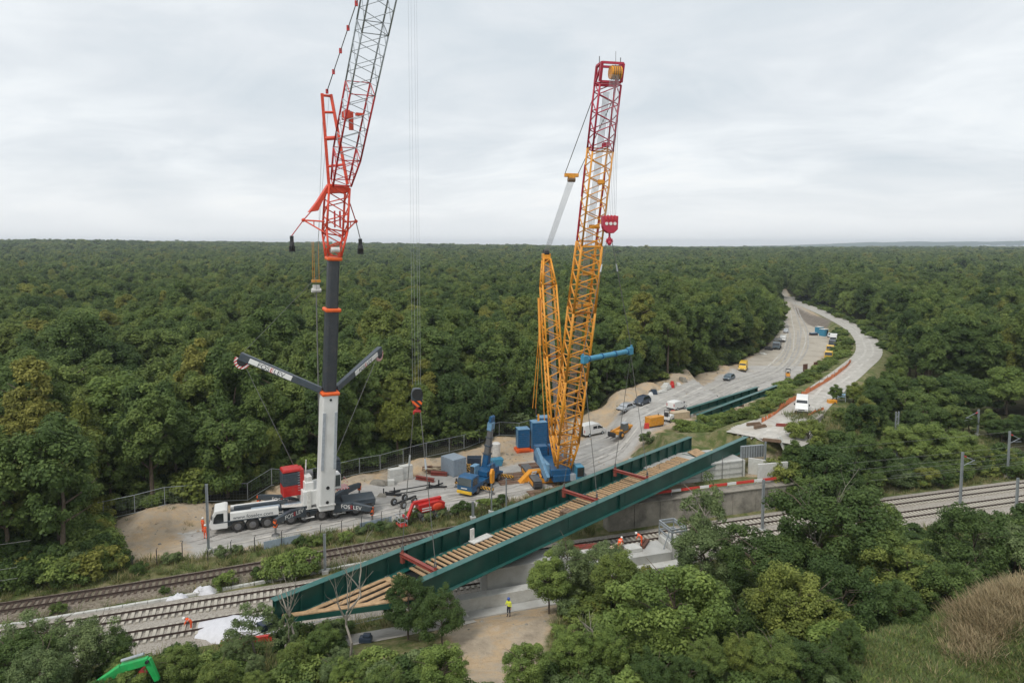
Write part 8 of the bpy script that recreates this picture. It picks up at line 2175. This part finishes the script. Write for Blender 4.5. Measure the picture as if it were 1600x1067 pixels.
inst_object('bank_grass', gg, [tuft_mesh(21, M['leafbright'], 18, 0.4, 0.5), tuft_mesh(22, M['meadow'], 16, 0.45, 0.4), tuft_mesh(23, M['leafgrey'], 18, 0.4, 0.5)], 'green grass on the bank at the lower right', 'grass', r2, 1.0)
# stones and clods strewn over the bare ground
sm_ = []
for q in range(3):
    rr = np.random.default_rng(300 + q); iv, fi = ico(); me = mesh_np('stone', iv * rr.uniform(0.7, 1.15, (12, 1)) * np.array([1, 0.85, 0.6]), [tuple(map(int, f_)) for f_ in fi], M[('concreteold', 'sandstone', 'sandstone')[q]]); sm_.append(me)
st_ = []
for k in range(9000):
    x, y = r2.uniform(-62, 70), r2.uniform(55, 190)
    st_.append((x, y, abs(r2.normal()) * 0.09 + 0.04))
st_ = np.array(st_); kq = (poly_sd(P_SAND, st_[:, 0], st_[:, 1]) > 0.5) & ((poly_sd(P_ROAD, st_[:, 0], st_[:, 1]) < 0.4) | (r2.uniform(size=len(st_)) < 0.12))
kq |= poly_sd(P_NEARSAND, st_[:, 0], st_[:, 1]) > 0.2
inst_object('stones', st_[kq], sm_, 'stones and clods strewn over the bare ground of the site', 'stones', r2, 0.8)
# sparse weeds on the sand
wd = np.array([(r2.uniform(-62, 60), r2.uniform(60, 170), r2.uniform(0.4, 1.0)) for k in range(4200)])
kq = (poly_sd(P_SAND, wd[:, 0], wd[:, 1]) > 0) & (poly_sd(P_ROAD, wd[:, 0], wd[:, 1]) < -0.8) & (hnoise(wd[:, 0], wd[:, 1], 0.35, 4) > 0.1)
inst_object('weeds', wd[kq], TU, 'sparse weeds growing on the sandy margins of the site', 'weeds', r2, 0.8)

# ================================================================== FAR COUNTRY
# low wooded ridge on the right horizon
xs = np.linspace(900, 9000, 140); vs = []; fs = []
for i, x in enumerate(xs):
    h = 20 + 62 * float(sm((x - 1200) / 3200)) + 3.5 * math.sin(x * 0.004) + 2.5 * math.sin(x * 0.013 + 1) + 1.5 * math.sin(x * 0.04)
    for (dy, k) in ((-700, 0.0), (-300, 0.75), (0, 1.0), (500, 0.9), (1200, 0.2)):
        vs.append((x, 6600 + dy, h * k + RND.uniform(-0.9, 0.9) * k))
for i in range(len(xs) - 1):
    for j in range(4): a = i * 5 + j; fs.append((a, a + 5, a + 6, a + 1))
M['ridge'] = paint('far_woodland', (0.05, 0.085, 0.045), 0.95, vary=0.3, scale=0.004)
o = link(bpy.data.objects.new('hills', mesh_np('hills', vs, fs, M['ridge'], True))); tag(o, kind='structure')
for i in range(9):
    px_ = 1532 + i * 9 + RND.uniform(-3, 3); p = D(px_, 383.6 + RND.uniform(-0.8, 1.4), 5900.0)
    T = thing('distant_building', 'tiny white building on the far ridge at the right horizon', 'building', (p.x, p.y, p.z - 14), RND.uniform(-.4, .4), 'white buildings on the horizon')
    w_, h_ = RND.uniform(22, 48), RND.uniform(12, 20)
    MB().box((0, 0, h_ / 2), (w_, 16, h_)).build('wall', M['white'], T); MB().prism([(-9, h_), (9, h_), (0, h_ + 4)], -w_ / 2, w_ / 2, 'x').build('roof', M['contgrey'], T)

# ================================================================== HAZE
hm_ = MB().box((0, 3700, 48), (15600, 8200, 106)).build('haze', None, None)
hm_.data.materials.clear()
m = bpy.data.materials.new('haze_air'); m.use_nodes = True; t = m.node_tree; t.nodes.clear()
o_ = t.nodes.new('ShaderNodeOutputMaterial'); pv = t.nodes.new('ShaderNodeVolumePrincipled')
pv.inputs['Color'].default_value = (0.82, 0.9, 1.0, 1); pv.inputs['Density'].default_value = 0.00013; pv.inputs['Anisotropy'].default_value = 0.2
t.links.new(pv.outputs[0], o_.inputs['Volume']); hm_.data.materials.append(m); tag(hm_, kind='stuff')
